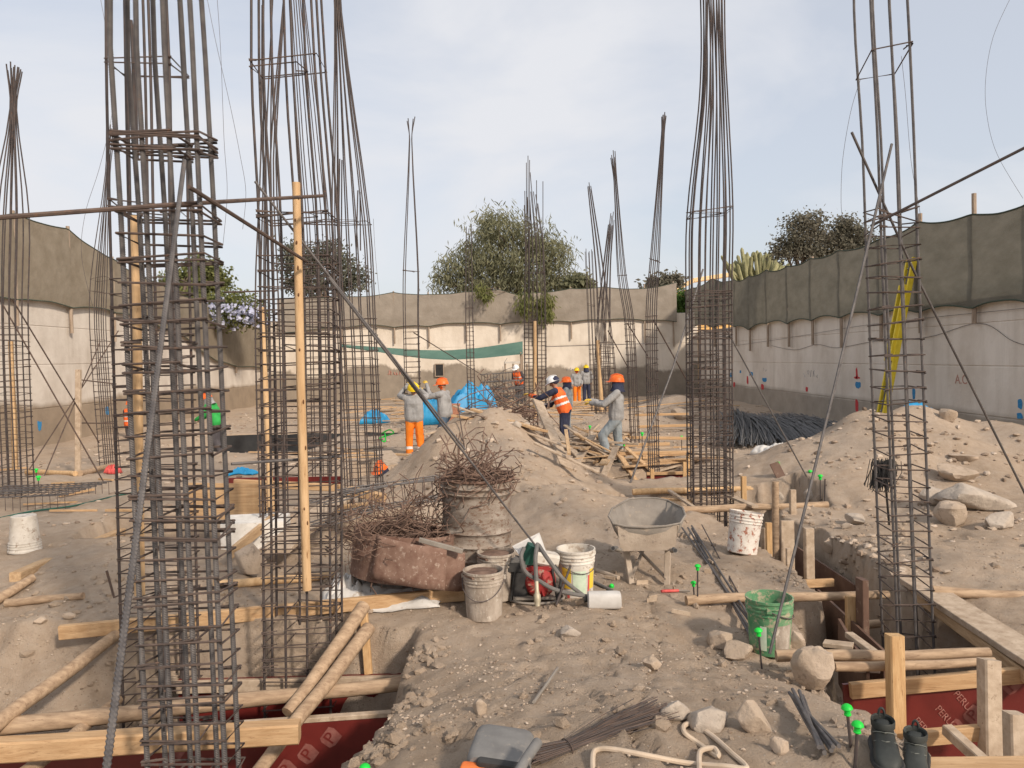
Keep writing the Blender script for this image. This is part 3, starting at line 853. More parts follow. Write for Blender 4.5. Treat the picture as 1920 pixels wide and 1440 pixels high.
# sprays hanging over the net
D2 = 41.2
tree('hanging_branch', 'light green branch hanging over the far net beside the post column', W(1010, 545, 42.6) - Vector((0, 0, .6)), .05, [lob(985, 570, D2, 14, 22), lob(1022, 572, D2, 16, 30), lob(905, 549, D2, 14, 10)], 1500, .30, .12, .8, M['leaf_olive'], 5, clump=14, spread=.16, cat='branch')
D = 44.5; b0 = W(640, 740, D); b0.z = -.4
tree('dark_tree', 'dark tree behind the far wall seen between the tall rebar columns', b0, .22,
     [lob(560, 490, D, 38, 24), lob(620, 480, D, 36, 26), lob(660, 515, D, 32, 28), lob(590, 530, D, 55, 26), lob(560, 470, D, 28, 14)], 6000, .24, .24, .2, M['leaf_dark'], 8, clump=18, spread=.26)
D = 37; b0 = Vector((LEFT_X - 1.6, 34, -.3))
tree('leafy_tree', 'rounded green tree behind the left wall above the flowering bush', b0, .2,
     [lob(345, 545, D, 40, 30), lob(395, 525, D, 30, 22), lob(370, 510, D, 32, 16), lob(300, 560, D, 30, 24)], 8500, .2, .3, .2, M['leaf_olive'], 12, clump=18, spread=.26)
t = tree('flowering_bush', 'green bush with pale blue flowers spilling over the left wall', Vector((LEFT_X - .9, 33.5, 1.2)), .1,
     [lob(440, 570, 35, 42, 18), lob(395, 575, 35, 28, 20), lob(475, 588, 35, 24, 14), lob(430, 595, 34.6, 36, 12), lob(360, 560, 35, 20, 16)], 7000, .15, .3, .3, M['leaf_olive'], 14, clump=16, spread=.2, cat='bush')
V, Fq = leaves(900, [lob(440, 585, 34.5, 44, 22), lob(478, 592, 34.4, 20, 18), lob(400, 590, 34.5, 25, 16)], .17, .5, .2, 15, clump=9, spread=.12, shell=.9)
o = bpy.data.objects.new('blossom', bulk_mesh('blossom', V - np.array(t.location)[None], Fq, M['flower'], smooth=False)); COL.objects.link(o); o.parent = t
D = 30
for lab, cx, lobs, seed in (('dusty brown tree with layered crown behind the right net, the taller one', 1510, [(1500, 420, 26, 11), (1525, 412, 20, 9), (1490, 450, 28, 10), (1535, 440, 26, 10), (1510, 470, 34, 12), (1470, 470, 22, 10), (1540, 478, 30, 12)], 21),
                            ('dusty brown tree behind the right net beside the cage column, the lower one', 1595, [(1585, 425, 22, 9), (1605, 440, 30, 9), (1570, 450, 20, 9), (1620, 462, 26, 10), (1585, 470, 30, 12)], 22)):
    b0 = W(cx, 700, D); b0.z = -.3
    tree('dusty_tree', lab, b0, .16, [lob(a, b, D, c, e) for a, b, c, e in lobs], 6500, .13, .28, .1, M['leaf_brown'], seed, clump=20, spread=.17, group='dusty trees beyond the right wall')
# small shrubs on the horizon
for lab, pxs, D, mm, seed in (('sparse shrub behind the far wall left of the roofed house', [(1225, 535, 16, 8), (1248, 530, 18, 9), (1268, 527, 12, 7)], 46, 'leaf_brown', 31),
                        ('low grey shrub behind the far wall right of the big tree', [(1085, 530, 16, 9), (1100, 535, 12, 8), (1068, 535, 10, 8)], 46, 'leaf_pepper', 32),
                        ('clipped bright green hedge in the gap between the two nets', [(1278, 565, 13, 14), (1274, 580, 14, 10), (1288, 575, 10, 18)], 44.5, 'leaf_green', 33)):
    b0 = W(pxs[0][0], 700, D); b0.z = -.3
    tree('shrub', lab, b0, .06, [lob(a, b, D, c, e) for a, b, c, e in pxs], 1500 if seed < 33 else 3200, .3 if seed < 33 else .2, .25, .2, M[mm], seed, clump=14, spread=.2, cat='shrub')
# candelabra cactus
c0 = W(1415, 540, 36.5); c0.z = 1.5
t = thing('candelabra_cactus', 'tall many armed candelabra cactus behind the right net', 'cactus', c0)
for i in range(40):
    px = 1352 + i * 3.3 + random.uniform(-3, 3)
    top = W(px, random.uniform(462, 492) if 10 < i < 32 else random.uniform(478, 500), 36.5 + random.uniform(-.8, .8))
    foot = c0.lerp(top, .35); foot.z = top.z - random.uniform(1.0, 1.7)
    mb = MB(); mid = foot.lerp(top, .4) + Vector((.12 * (1 if px > 1415 else -1), 0, -.05))
    mb.tube([c0.lerp(foot, random.uniform(.5, 1)) - Vector((0, 0, .6)), foot, mid, top.lerp(mid, .12), top], .09, 7, rr=[.07, .10, .095, .085, .03])
    mb.build('arm', M['cactus'], t)
# house with orange parapet
M['orange_wall'] = mat('ochre_paint', (.62, .36, .12), (.72, .46, .19), 3, .85)
M['brick_red'] = mat('brick_red', (.36, .15, .09), (.46, .22, .14), 12, .9)
hb = W(1290, 560, 58); hb.z = -.4
t = thing('house', 'ochre house with a pale sloped parapet far behind the wall corner', 'house', hb)
h = W(1285, 543, 58).z
mb = MB(); mb.box((hb.x + 3.2, hb.y + 3, (h - .4) / 2), (7.2, 6, h + .4)); mb.build('wall', M['orange_wall'], t, smooth=False)
mb = MB(); a = W(1262, 545, 57.6); b = W(1300, 526, 57.6); c = W(1400, 510, 57.6)
mb.beam(a, b, .5, .32); mb.beam(b, c, .5, .32); mb.build('parapet', mat('parapet_cream', (.72, .5, .26), (.8, .6, .36), 3), t, smooth=False)
mb = MB(); mb.box((hb.x + 1.4, hb.y - .02, h - 1.6), (1.0, .08, 1.1)); w_ = mb.build('window', M['net_edge'], t, smooth=False)

# ================================================================== REBAR COLUMNS
def column(label, d, secs, w, t, nx, ny, r, ties, spacing, rt=.0045, sink=0.0, extra=(), single=True, rib=False, mbar='rebar', rot=0.0, jit=.25, double=0, endz=None, dowels=(), group='rebar columns', name='rebar_column', tiemat='tie', hook=.05):
    """secs: [(px, py, widthscale, depthscale, twist)] from foot upwards, all at depth d. ties: (py_low, py_high)."""
    S = [(W(px, py, d), a, b, tw) for (px, py, a, b, tw) in secs]
    if sink:
        p, a, b, tw = S[0]; q = S[1][0]
        dv = (p - q).normalized(); S.insert(0, (p + dv * sink, a, b, tw))
    root = thing(name, label, 'rebar column', S[0][0], group)
    per = []
    for i in range(nx):
        u = -1 + 2 * i / (nx - 1)
        per += [(u, -1), (u, 1)]
    for j in range(1, ny - 1):
        v = -1 + 2 * j / (ny - 1)
        per += [(-1, v), (1, v)]
    def pos(u, v, k):
        c, a, b, tw = S[k]
        x, y = u * w / 2 * a, v * t / 2 * b
        A = rot + tw
        return c + Vector((x * math.cos(A) - y * math.sin(A), x * math.sin(A) + y * math.cos(A), 0))
    for (u, v) in per:
        ju, jv = u + random.uniform(-.05, .05), v + random.uniform(-.05, .05)
        pts = [pos(ju, jv, k) for k in range(len(S))]
        e = (pts[-1] - pts[-2]).normalized()
        pts[-1] = pts[-1] + e * random.uniform(-jit, jit)
        mb = MB()
        if rib:
            for k in range(len(pts) - 1): mb.ribbed(pts[k], pts[k + 1], r)
        else:
            # soft bends
            fine = []
            for k in range(len(pts) - 1):
                for q in range(4):
                    tt = q / 4; p0 = pts[max(k - 1, 0)]; p1 = pts[k]; p2 = pts[k + 1]; p3 = pts[min(k + 2, len(pts) - 1)]
                    m1 = (p2 - p0) * .5; m2 = (p3 - p1) * .5; L = (p2 - p1).length
                    m1 = m1.normalized() * L; m2 = m2.normalized() * L
                    h = tt * tt * (3 - 2 * tt)
                    fine.append(p1 * (2 * tt ** 3 - 3 * tt ** 2 + 1) + m1 * (tt ** 3 - 2 * tt ** 2 + tt) + p2 * (-2 * tt ** 3 + 3 * tt ** 2) + m2 * (tt ** 3 - tt ** 2))
            fine.append(pts[-1])
            mb.tube(fine, r, 6)
        mb.build('vertical_bar', M[mbar], root)
    # ties
    zs = [p.z for p, *_ in S]
    def frame(z):
        for k in range(len(S) - 1):
            if zs[k] <= z <= zs[k + 1]:
                f = (z - zs[k]) / (zs[k + 1] - zs[k]); a, b = S[k], S[k + 1]
                return a[0].lerp(b[0], f), a[1] + (b[1] - a[1]) * f, a[2] + (b[2] - a[2]) * f, a[3] + (b[3] - a[3]) * f
        return S[-1]
    def tie(z, part=(-1, 1), tilt=.012, over=1.0):
        c, a, b, tw = frame(z)
        A = rot + tw
        tl, tm = random.uniform(-tilt, tilt), random.uniform(-tilt, tilt)
        hw, ht = w / 2 * a * over + r + rt, t / 2 * b * over + r + rt
        x0, x1 = part[0] * hw, part[1] * hw
        cs = [(x0, -ht), (x1, -ht), (x1, ht), (x0, ht)]
        cs = cs[-random.randint(0, 3):] + cs[:4]
        cs = cs[:4]
        P = []
        for (x, y) in cs:
            P.append(Vector((c.x + x * math.cos(A) - y * math.sin(A), c.y + x * math.sin(A) + y * math.cos(A), z + tl * (x / max(hw, .05)) + tm * (y / max(ht, .05)))))
        cc = sum(P, Vector()) / 4
        path = [P[0].lerp(cc, hook / max((cc - P[0]).length, .05)) + Vector((0, 0, rt * 2))] + P + [P[0] + Vector((0, 0, rt * 2.2)), P[0].lerp(P[1], min(1, .9 * hook / max((P[1] - P[0]).length, .05))).lerp(cc, .25) + Vector((0, 0, rt * 2.4))]
        mb = MB(); mb.tube(path, rt, 5); return mb
    zl, zh = W(secs[0][0], ties[0], d).z - sink, W(secs[1][0], ties[1], d).z
    levels = []
    z = zl
    while z < zh:
        levels.append(z); z += spacing * random.uniform(.86, 1.14)
    joined = MB()
    for z in levels:
        mbs = [tie(z)]
        for q in range(double if random.random() < .6 else 0):
            pr = random.choice(((-1, .34), (-.34, 1), (-1, 1), (-.34, .34)))
            mbs.append(tie(z + random.uniform(.008, .03), pr, .02))
        for mb in mbs:
            if single: mb.build('tie', M[tiemat], root)
            else: joined.add(mb.v, mb.f)
    for ex in extra:
        z = W(secs[-1][0], ex[0], d).z
        for q in range(ex[1]):
            mb = tie(z + random.uniform(-.02, .02) * (q > 0), random.choice(((-1, 1), (-1, 1), (-1, .4))) if q else (-1, 1), ex[2] if len(ex) > 2 else .03)
            if single: mb.build('tie', M[tiemat], root)
            else: joined.add(mb.v, mb.f)
    if not single and joined.v:
        tag(joined.build('ties', M[tiemat], root), kind='stuff')
    for (a, b, c, e, dd) in dowels:
        mb = MB(); mb.tube([W(a, b, d + dd), W(c, e, d + dd)], r, 6); mb.build('dowel', M[mbar], root)
    return root

column('nearest column cage of thick ribbed bars with dense stirrups at left', 3.95,
       [(366, 1440, 1, 1, 0), (318, 400, 1, 1, 0), (300, 100, 1.02, .95, .02), (282, -420, .8, .8, .05)], .395, .21, 4, 2, .0125, (1440, 400), .104, rt=.0064, sink=.85, extra=((268, 5, .02), (288, 2, .02), (130, 0)), rib=True, mbar='rebar_grey', double=1, jit=.02, hook=.07)
column('column cage directly behind the nearest thick barred one', 5.35,
       [(306, 1325, 1, 1, 0), (283, 420, 1, 1, 0), (277, 120, 1, 1, 0), (262, -300, .8, .8, 0)], .42, .25, 4, 2, .0095, (1325, 520), .092, rt=.005, sink=.4, extra=((127, 2), (395, 2)), double=0, jit=.2, dowels=((256, 300, 246, 38, -.1), (258, 300, 250, 45, 0), (252, 300, 253, 52, .05)))
column('wide column cage behind the peeled timber post in the left trench', 5.5,
       [(570, 1288, 1, 1, 0), (562, 450, 1, 1, 0), (542, 125, .93, .9, 0), (532, -320, .7, .7, 0)], .47, .30, 4, 3, .0092, (1290, 470), .094, rt=.0048, sink=.45, extra=((410, 3), (125, 2, .02)), mbar='rebar', tiemat='tie', double=1, jit=.2)
column('narrow dense column cage just left of the peeled timber post', 8.2,
       [(514, 960, 1, 1, 0), (505, 575, 1, 1, 0), (503, 300, .55, .5, 0), (511, 25, 1.1, .7, .3)], .19, .34, 3, 3, .008, (962, 575), .095, rt=.0042, sink=.3, jit=.18)
column('many barred column cage standing before the dark far pit', 9.6,
       [(683, 905, 1, 1, 0), (668, 590, 1, 1, 0), (659, 420, .98, 1, 0), (634, 20, .18, .25, .1), (626, -140, .5, .4, .4)], .42, .36, 5, 3, .0085, (905, 585), .1, rt=.0045, sink=.3, extra=((420, 2),), jit=.2, dowels=((634, 470, 637, 298, 0), (640, 470, 641, 300, .1), (668, 470, 671, 357, 0), (676, 470, 675, 360, .1)))
column('slender column cage half hidden behind the peeled timber post', 12.0,
       [(603, 885, 1, 1, 0), (594, 455, 1, 1, 0), (580, 280, .9, .9, 0), (552, -60, .5, .5, .1)], .37, .3, 4, 2, .0085, (885, 455), .1, rt=.0045, sink=.2, extra=((415, 2),), jit=.3)
column('leaning column cage by the left wall with a fanned bar top', 15.0,
       [(206, 867, 1, 1, 0), (188, 620, 1, 1, 0), (190, 520, 1, 1, 0), (202, 325, .22, .25, 0), (208, 240, .5, .5, .3)], .27, .25, 4, 2, .0085, (867, 635), .115, rt=.0045, sink=.1, extra=((523, 1), (548, 1)), single=True, jit=.1)
column('column cage at the far left edge with crossed bar tops', 11.5,
       [(29, 920, 1, 1, 0), (17, 600, 1, 1, 0), (20, 400, .95, 1, 0), (25, 205, .16, .2, .1), (27, 125, .5, .5, .5)], .37, .3, 5, 2, .0095, (920, 605), .1, rt=.0048, sink=.1, jit=.05)
column('tallest right column cage of five bars rising from the right trench', 5.75,
       [(1702, 1200, 1, 1, 0), (1671, 440, 1, 1, 0), (1664, 250, 1, 1, 0), (1650, 0, 1, 1.1, 0), (1640, -330, .8, .8, 0)], .25, .30, 3, 2, .0095, (1200, 430), .118, rt=.0055, sink=.5, extra=((117, 1, .05), (408, 2, .05)), mbar='rebar_grey', jit=.3, rot=-.12)
column('broad dense column cage with many bars right of the wheelbarrow', 10.0,
       [(1331, 945, 1, 1, 0), (1328, 550, 1, 1, 0), (1330, 400, 1, 1, 0), (1337, 200, .62, .6, .1), (1337, 90, .50, .45, .2), (1335, -60, .52, .45, .45)], .485, .36, 7, 4, .0095, (945, 545), .082, rt=.0045, sink=.45, extra=((400, 3, .04),), mbar='rebar', double=2, jit=.2)
column('square four barred column cage by the two workers tying steel', 17.3,
       [(777, 860, 1, 1, 0), (771, 600, 1, 1, 0), (771, 510, 1, 1, 0), (770, 262, .16, .2, 0), (770, 226, .45, .4, .4)], .31, .26, 2, 2, .011, (850, 605), .125, rt=.005, extra=((508, 2),), single=True, jit=.08, sink=.2)
column('thin column cage before the blue tarpaulins', 24.0,
       [(885, 780, 1, 1, 0), (880, 600, 1, 1, 0), (879, 420, .7, .7, 0)], .22, .22, 3, 2, .011, (780, 600), .13, rt=.005, single=False, jit=.25, extra=((578, 2),))
column('wide column cage with staggered bar tops and a timber prop behind the leaning plank', 20.0,
       [(1004, 800, 1, 1, 0), (1003, 600, 1, 1, 0), (1002, 470, .85, .8, 0), (994, 360, .55, .4, .1)], .55, .35, 6, 2, .011, (800, 600), .105, rt=.0055, single=True, jit=.6, extra=((512, 1),), dowels=((991, 560, 990, 292, 0), (993, 560, 993, 300, .1), (988, 520, 987, 305, .1), (1007, 560, 1006, 338, .1), (1018, 560, 1018, 340, .1)))
column('left leaning column cage in the cluster right of centre', 18.0,
       [(1148, 770, 1, 1, 0), (1136, 640, 1, 1, 0), (1124, 500, .55, .6, 0), (1105, 350, .22, .25, 0)], .30, .25, 3, 2, .010, (770, 640), .12, rt=.005, single=False, jit=.15, extra=((560, 1),))
column('column cage with a timber prop in the cluster right of centre', 19.0,
       [(1130, 775, 1, 1, 0), (1130, 645, 1, 1, 0), (1138, 500, .5, .5, 0), (1147, 408, .3, .3, .2)], .33, .3, 4, 2, .010, (775, 640), .12, rt=.005, single=False, jit=.2)
column('thin free bars rising left of the cluster right of centre', 20.5,
       [(1116, 770, 1, 1, 0), (1111, 640, 1, 1, 0), (1104, 470, 1, .9, 0)], .17, .2, 3, 2, .009, (770, 640), .13, rt=.005, single=False, jit=.05, extra=((572, 1),))
column('slanting column cage whose bars lean left above the net', 16.2,
       [(1191, 835, 1, 1, 0), (1180, 604, 1, 1, 0), (1166, 515, .9, 1, 0), (1154, 340, .35, .3, 0), (1149, 290, .5, .4, .2)], .16, .2, 3, 2, .0095, (835, 600), .125, rt=.005, single=True, jit=.1, extra=((517, 1),))
column('slim column cage whose bars lean right above the net', 13.0,
       [(1226, 885, 1, 1, 0), (1221, 590, 1, 1, 0), (1228, 480, .85, .8, 0), (1243, 250, .25, .3, 0), (1245, 215, .4, .3, .2)], .15, .18, 3, 2, .009, (885, 588), .115, rt=.0045, sink=.3, single=True, jit=.06, extra=((488, 1),))

# ------------------------------------------------------------------ single bars, braces
def bar(label, pts, r, m='rebar_grey', name='brace_bar', ribbed=False, cat='rebar', group=None, n=7):
    mb = MB()
    if ribbed:
        for a, b in zip(pts[:-1], pts[1:]): mb.ribbed(a, b, r, step=.007)
    else:
        mb.tube(pts, r, n)
    return tag(mb.build(name, M[m], None), label, cat, group)
def gnd(px, py): return hit(px, py)
bar('thick ribbed bar leaning from the nearest column cage down towards the camera', [W(346, 300, 3.75), W(196, 1470, 1.95)], .0098, ribbed=True)
bar('long horizontal bar tied across the nearest column cage', [W(-60, 412, 3.3), W(330, 383, 3.72), W(605, 367, 5.15)], .0115, 'rebar_brown', ribbed=False)
bar('sloping bar tied at the top of the nearest column cage', [W(354, 350, 3.7), W(574, 490, 5.1)], .011, 'rebar_brown')
for k, (dx, dy) in enumerate(((0, 0), (6, -7))):
    a, b = (((478, 340), (872, 843)), ((616, 520), (1022, 1046)))[k]
    bar('long diagonal brace from the post down to the barrel, %s rod of its lapped pair' % ('upper', 'lower')[k], [W(*a, 5.15 + .1 * k), W(*b, 5.6 + .35 * k)], .0085, 'rebar_grey')
bar('steel brace sloping from the tallest right cage to the green bucket', [W(1672, 270, 5.6), W(1560, 745, 5.15), W(1443, 1226, 4.62)], .0095, 'rebar_grey')
bar('short lap bar beside the left brace of the tallest right cage', [W(1655, 345, 5.55), W(1585, 640, 5.3)], .0085, 'rebar_grey')
bar('steel brace sloping right from the tallest right cage to the rocks', [W(1597, 248, 5.5), W(1712, 505, 5.9), W(1925, 932, 6.7)], .0095, 'rebar_grey')
bar('purple grey bar rising to the upper right corner from the tallest right cage', [W(1632, 424, 5.6), W(1990, 242, 5.0)], .0105, 'rebar')
p = gnd(1512, 893)
bar('thin brace from the broad dense cage to the ground beside capped bars', [W(1362, 618, 9.9), p], .0095, 'rebar_grey')
bar('long pale pipe leaning across the far columns by the wall corner', [W(1318, 505, 13.4), W(1262, 690, 12.4), gnd(1182, 905)], .016, 'rebar_grey', name='brace_pipe')
bar('brace between the slim far cages near the wall corner', [W(1225, 600, 13.1), W(1300, 735, 15.0)], .012, 'rebar_brown')
bar('brace sloping right of the slanting far cage', [W(1176, 606, 16.2), W(1216, 670, 17.5)], .012, 'rebar_brown')
bar('brace sloping from the cluster right of centre', [W(1140, 620, 18), W(1178, 690, 19)], .013, 'rebar_brown')
bar('thin brace crossing the green awning', [W(776, 624, 17.5), gnd(960, 738)], .013, 'rebar_brown')
bar('lower horizontal rod tied across the left cages', [W(434, 870, 5.0), W(640, 856, 5.6)], .010, 'rebar_grey')
bar('horizontal tie rod high behind the wide left cage', [W(420, 548, 7.0), W(520, 545, 8.1)], .008, 'rebar_brown')
bar('far horizontal wire rod strung before the end wall', [W(1022, 650, 20.2), W(1256, 643, 21)], .010, 'rebar_grey')
bar('rod planted upright in the mound behind the barrel', [W(858, 756, 12.2), gnd(872, 845)], .009, 'rebar_brown')
bar('slanting rod leaning on the mound behind the barrel', [W(928, 742, 14), gnd(907, 790)], .009, 'rebar_brown')
# crossed braces at the far left cages
for i, (a, b) in enumerate((((0, 562, 11.4), (195, 905, 12.2)), ((22, 560, 11.6), (186, 830, 13.6)), ((222, 620, 14.8), (55, 880, 13.4)), ((188, 640, 14.9), (82, 905, 13.2)))):
    p1 = W(*b); p1.z = max(p1.z, gz(p1.x, p1.y) - .03)
    bar(('upper crossing brace from the far left cage', 'second crossing brace from the far left cage', 'brace crossing down left from the leaning cage', 'steeper brace crossing down left from the leaning cage')[i], [W(*a), p1], .011, 'rebar_brown')
# hanging tie wires
for lab, pts, d in (('loose wire curling down at the right edge of the sky', ((1895, -5), (1862, 70), (1848, 150), (1851, 220), (1870, 290), (1918, 372)), 9),
                    ('loose wire hanging left of the tallest right cage', ((1613, 150), (1595, 210), (1580, 300), (1577, 380), (1581, 415)), 5.8),
                    ('loose wire hanging right of the tallest right cage', ((1690, 105), (1698, 180), (1708, 300), (1722, 380), (1727, 412)), 5.8),
                    ('loose wire dangling left of the nearest cage', ((188, -5), (205, 90), (214, 170), (206, 235), (185, 320), (160, 400), (153, 480), (175, 580)), 6.5),
                    ('loose wire dangling right of the nearest cage', ((388, -5), (405, 80), (432, 200), (450, 290), (461, 360), (455, 430)), 6.0),
                    ('second loose wire dangling right of the nearest cage', ((407, -5), (414, 100), (420, 260), (426, 360), (418, 460)), 6.2),
                    ('loose wire left of the square far cage', ((700, 410), (704, 480), (712, 560)), 10)):
    cable(lab, [W(a, b, d) for a, b in pts], .0011 * d / 6 + .0005, name='tie_wire', cat='wire', n=4)

# ================================================================== TIMBER AND FORMWORK
def log(label, pts, r, m='pole', group=None, name='timber_pole', bend=.012, cat='timber pole'):
    P = [Vector(p) for p in pts]
    a, b = P[0], P[-1]
    L = (b - a).length; n = 9
    out, rr = [], []
    ax = (b - a).normalized(); s1 = ax.cross(Vector((0, 0, 1)));
    if s1.length < .05: s1 = Vector((1, 0, 0))
    s1.normalize(); s2 = ax.cross(s1)
    sd = random.uniform(0, 50)
    for i in range(n):
        t = i / (n - 1)
        k = bend * min(L, 2.5)
        out.append(a.lerp(b, t) + s1 * k * (mnoise.noise(Vector((t * 2.3, sd, 0))) + .7 * math.sin(math.pi * t) * (1 if sd > 25 else -1)) + s2 * k * mnoise.noise(Vector((t * 2.6, 0, sd))))
        rr.append(r * (1.10 - .2 * t) * (1 + .10 * mnoise.noise(Vector((t * 6, sd, 3)))))
    mb = MB(); mb.tube(out, r, 10, rr=rr)
    return tag(mb.build(name, M[m], None), label, cat, group)
def plank(label, a, b, w, h, m='wood_x', group=None, up=Vector((0, 0, 1)), name='plank', cat='plank', wob=0.0):
    mb = MB(); mb.beam(a, b, w, h, up=up, ch=.10, wob=wob)
    return tag(mb.build(name, M[m], None, smooth=False), label, cat, group)
UPY = Vector((0, 1, 0))
# ---- left trench
plank('long yellow plank laid along the rim of the left trench', W(112, 1186, 5.42), W(870, 1113, 5.95), .05, .10, 'wood_x', wob=.004)
log('round pole spanning the left trench behind the nearest cage', [W(-60, 1372, 4.7), W(768, 1283, 5.05)], .050, 'pole')
plank('square beam spanning the bottom left trench before the red panel', W(-70, 1410, 4.12), W(562, 1371, 4.32), .10, .115, 'wood_x', name='beam', cat='beam', wob=.003)
log('thick log leaning from the trench rim, the upper of two', [W(682, 1136, 5.62), W(540, 1338, 4.82)], .048, 'pole')
log('thick log leaning into the trench, the lower of two with sawn round end', [W(692, 1177, 5.45), W(470, 1462, 4.35)], .046, 'pole')
log('big weathered pole leaning against the left bank of the trench', [W(-25, 1372, 4.6), W(232, 1178, 5.55)], .047, 'pole')
log('short pole propped low in the bottom left corner', [W(30, 1462, 4.1), W(226, 1306, 5.25)], .038, 'pole')
plank('slim upright stud against the earth face of the left trench', W(682, 1148, 5.60), W(691, 1264, 5.48), .055, .05, 'wood_z', up=UPY, name='stud', cat='stud')
plank('dark upright board in the shaded corner of the left trench', W(792, 1204, 5.5), W(789, 1290, 5.4), .09, .04, 'wood_old', up=UPY, name='stud', cat='stud')
def form_panel(label, a, b, h, thick, m, rail=None, railm='wood_x', logos=(), texts=(), cat='formwork'):
    """film faced panel between top corners a and b (world), facing the camera"""
    a, b = Vector(a), Vector(b)
    t = thing('formwork_panel', label, cat, (a + b) * .5 - Vector((0, 0, h)))
    mb = MB(); mb.beam(a - Vector((0, 0, h / 2)), b - Vector((0, 0, h / 2)), thick, h, ch=0); sheet = mb.build('sheet', M[m], t, smooth=False)
    if rail:
        mb = MB(); d = Vector((0, -1, 0)); mb.beam(a + d * (thick / 2 + rail[0] / 2 + .002) - Vector((0, 0, rail[1] * rail[2])), b + d * (thick / 2 + rail[0] / 2 + .002) - Vector((0, 0, rail[1] * rail[2])), rail[0], rail[1], ch=.08); mb.build('rail', M[railm], t, smooth=False)
    ax = (b - a).normalized()
    nrm = ax.cross(Vector((0, 0, 1))); nrm = nrm if nrm.y < 0 else -nrm
    nrm.normalize()
    for (u, z, s, ang) in logos:
        c = a.lerp(b, u) + Vector((0, 0, z)) + nrm * (thick / 2 + .0025)
        B = Matrix((ax, nrm.cross(ax) if nrm.cross(ax).z > 0 else -nrm.cross(ax), nrm)).transposed().to_4x4()
        B = Matrix.Translation(c) @ B @ Matrix.Rotation(ang, 4, 'Z')
        mb = MB(); pts = [(-.5, -.32), (-.18, -.5), (.5, -.5), (.62, .18), (.5, .5), (-.36, .5), (-.5, .3)]
        mb.add([B @ Vector((x * s, y * s, 0)) for x, y in pts], [tuple(range(len(pts)))]); lg = mb.build('logo', M['film_print'], t, smooth=False)
        lettering('logo_letter', 'P', s * 1.05, B @ Matrix.Translation((0, 0, .0015)), M[m], lg, .0008)
    for (u, z, s, ang, tx) in texts:
        c = a.lerp(b, u) + Vector((0, 0, z)) + nrm * (thick / 2 + .003)
        B = Matrix((ax, nrm.cross(ax) if nrm.cross(ax).z > 0 else -nrm.cross(ax), nrm)).transposed().to_4x4()
        lettering('lettering', tx, s, Matrix.Translation(c) @ B @ Matrix.Rotation(ang, 4, 'Z'), M['text_line'], t, .0008)
    return t
A0, B0 = W(-90, 1402, 4.62), W(745, 1343, 4.82)
def upos(px): return (W(px, 1380, 4.75).x - A0.x) / (B0.x - A0.x)
form_panel('dark red film faced panel with printed marks at the bottom of the left trench', A0, B0, .72, .02, 'film', rail=None,
           logos=[(upos(617), -.105, .105, .9), (upos(574), -.20, .105, .9), (upos(533), -.29, .105, .9), (upos(330), -.13, .105, .9)])
mb = MB(); mb.beam(A0 + Vector((0, .012, .016)), B0 + Vector((0, .012, .016)), .05, .03); tag(mb.build('batten', M['wood_old'], None, smooth=False), 'thin pinkish batten along the top of the left red panel', 'batten')
form_panel('red panel with wooden rail against the far side of the left trench', W(335, 1274, 5.46), W(790, 1262, 5.46), .6, .02, 'film', rail=(.04, .085, .5), railm='wood_old')
plank('wooden rail at the foot of the cut earth behind the nearest cage', W(120, 1290, 5.5), W(335, 1276, 5.5), .04, .07, 'wood_old')
# ---- ground timbers, left
log('pole end lying on the bank at the far left edge', [hit(-30, 1150) + Vector((0, 0, .04)), hit(62, 1094) + Vector((0, 0, .05))], .040, 'pole')
log('short thin pole lying on the left bank', [hit(14, 1137) + Vector((0, 0, .03)), hit(156, 1125) + Vector((0, 0, .035))], .032, 'pole')
plank('reddish sided plank lying on the left ground behind the short pole', hit(28, 1092) + Vector((0, 0, .05)), hit(228, 1004) + Vector((0, 0, .05)), .10, .09, 'wood_y', wob=.004)
log('pale pole lying on the ground behind the wide left cage', [hit(400, 1104) + Vector((0, 0, .03)), hit(628, 1086) + Vector((0, 0, .04))], .036, 'pole_bright')
plank('board sloping up from the white footing on the left', W(430, 1040, 7.0), W(512, 972, 8.1), .04, .10, 'wood_y')
plank('wide pale plank bridging the middle trench lengthways', W(512, 1035, 7.1), W(652, 921, 9.6), .30, .04, 'wood_old', wob=.003)
plank('orange beam butting the wide pale plank', W(655, 920, 9.2), W(720, 934, 9.0), .10, .10, 'wood_x', name='beam', cat='beam')
plank('pale timber under the wide pale plank', W(630, 955, 8.6), W(690, 948, 8.6), .09, .08, 'wood_x', name='beam', cat='beam')
plank('board laid over the pit of the crouching worker', W(690, 901, 12.7), W(845, 894, 12.7), .12, .04, 'wood_x')
plank('long beam across the middle left trench', W(440, 905, 9.7), W(640, 915, 9.6), .07, .09, 'wood_x', name='beam', cat='beam')
form_panel('ochre plywood form in the middle left trench', W(346, 905, 8.9), W(520, 908, 8.9), .42, .02, 'wood_x')
form_panel('small red film form behind the ochre plywood', W(425, 896, 10.1), W(640, 893, 10.1), .12, .02, 'film')
M['concrete'] = mat('concrete', (.44, .40, .35), (.60, .56, .50), 7, .92, .5, 30, c3=(.36, .33, .29), c3at=.62)
M['white_stone'] = mat('whitewashed', (.58, .55, .50), (.74, .71, .66), 9, .9, .4, 30, c3=(.45, .40, .34), c3at=.63)
p = hit(470, 1035); mb = MB(); mb.box((p.x - .05, p.y + .35, gz(p.x, p.y) + .10), (.62, .5, .34), Matrix.Rotation(.15, 3, 'Z')); tag(mb.build('footing_block', M['white_stone'], None, smooth=False), 'pale concrete footing block behind the nearest cage', 'block')
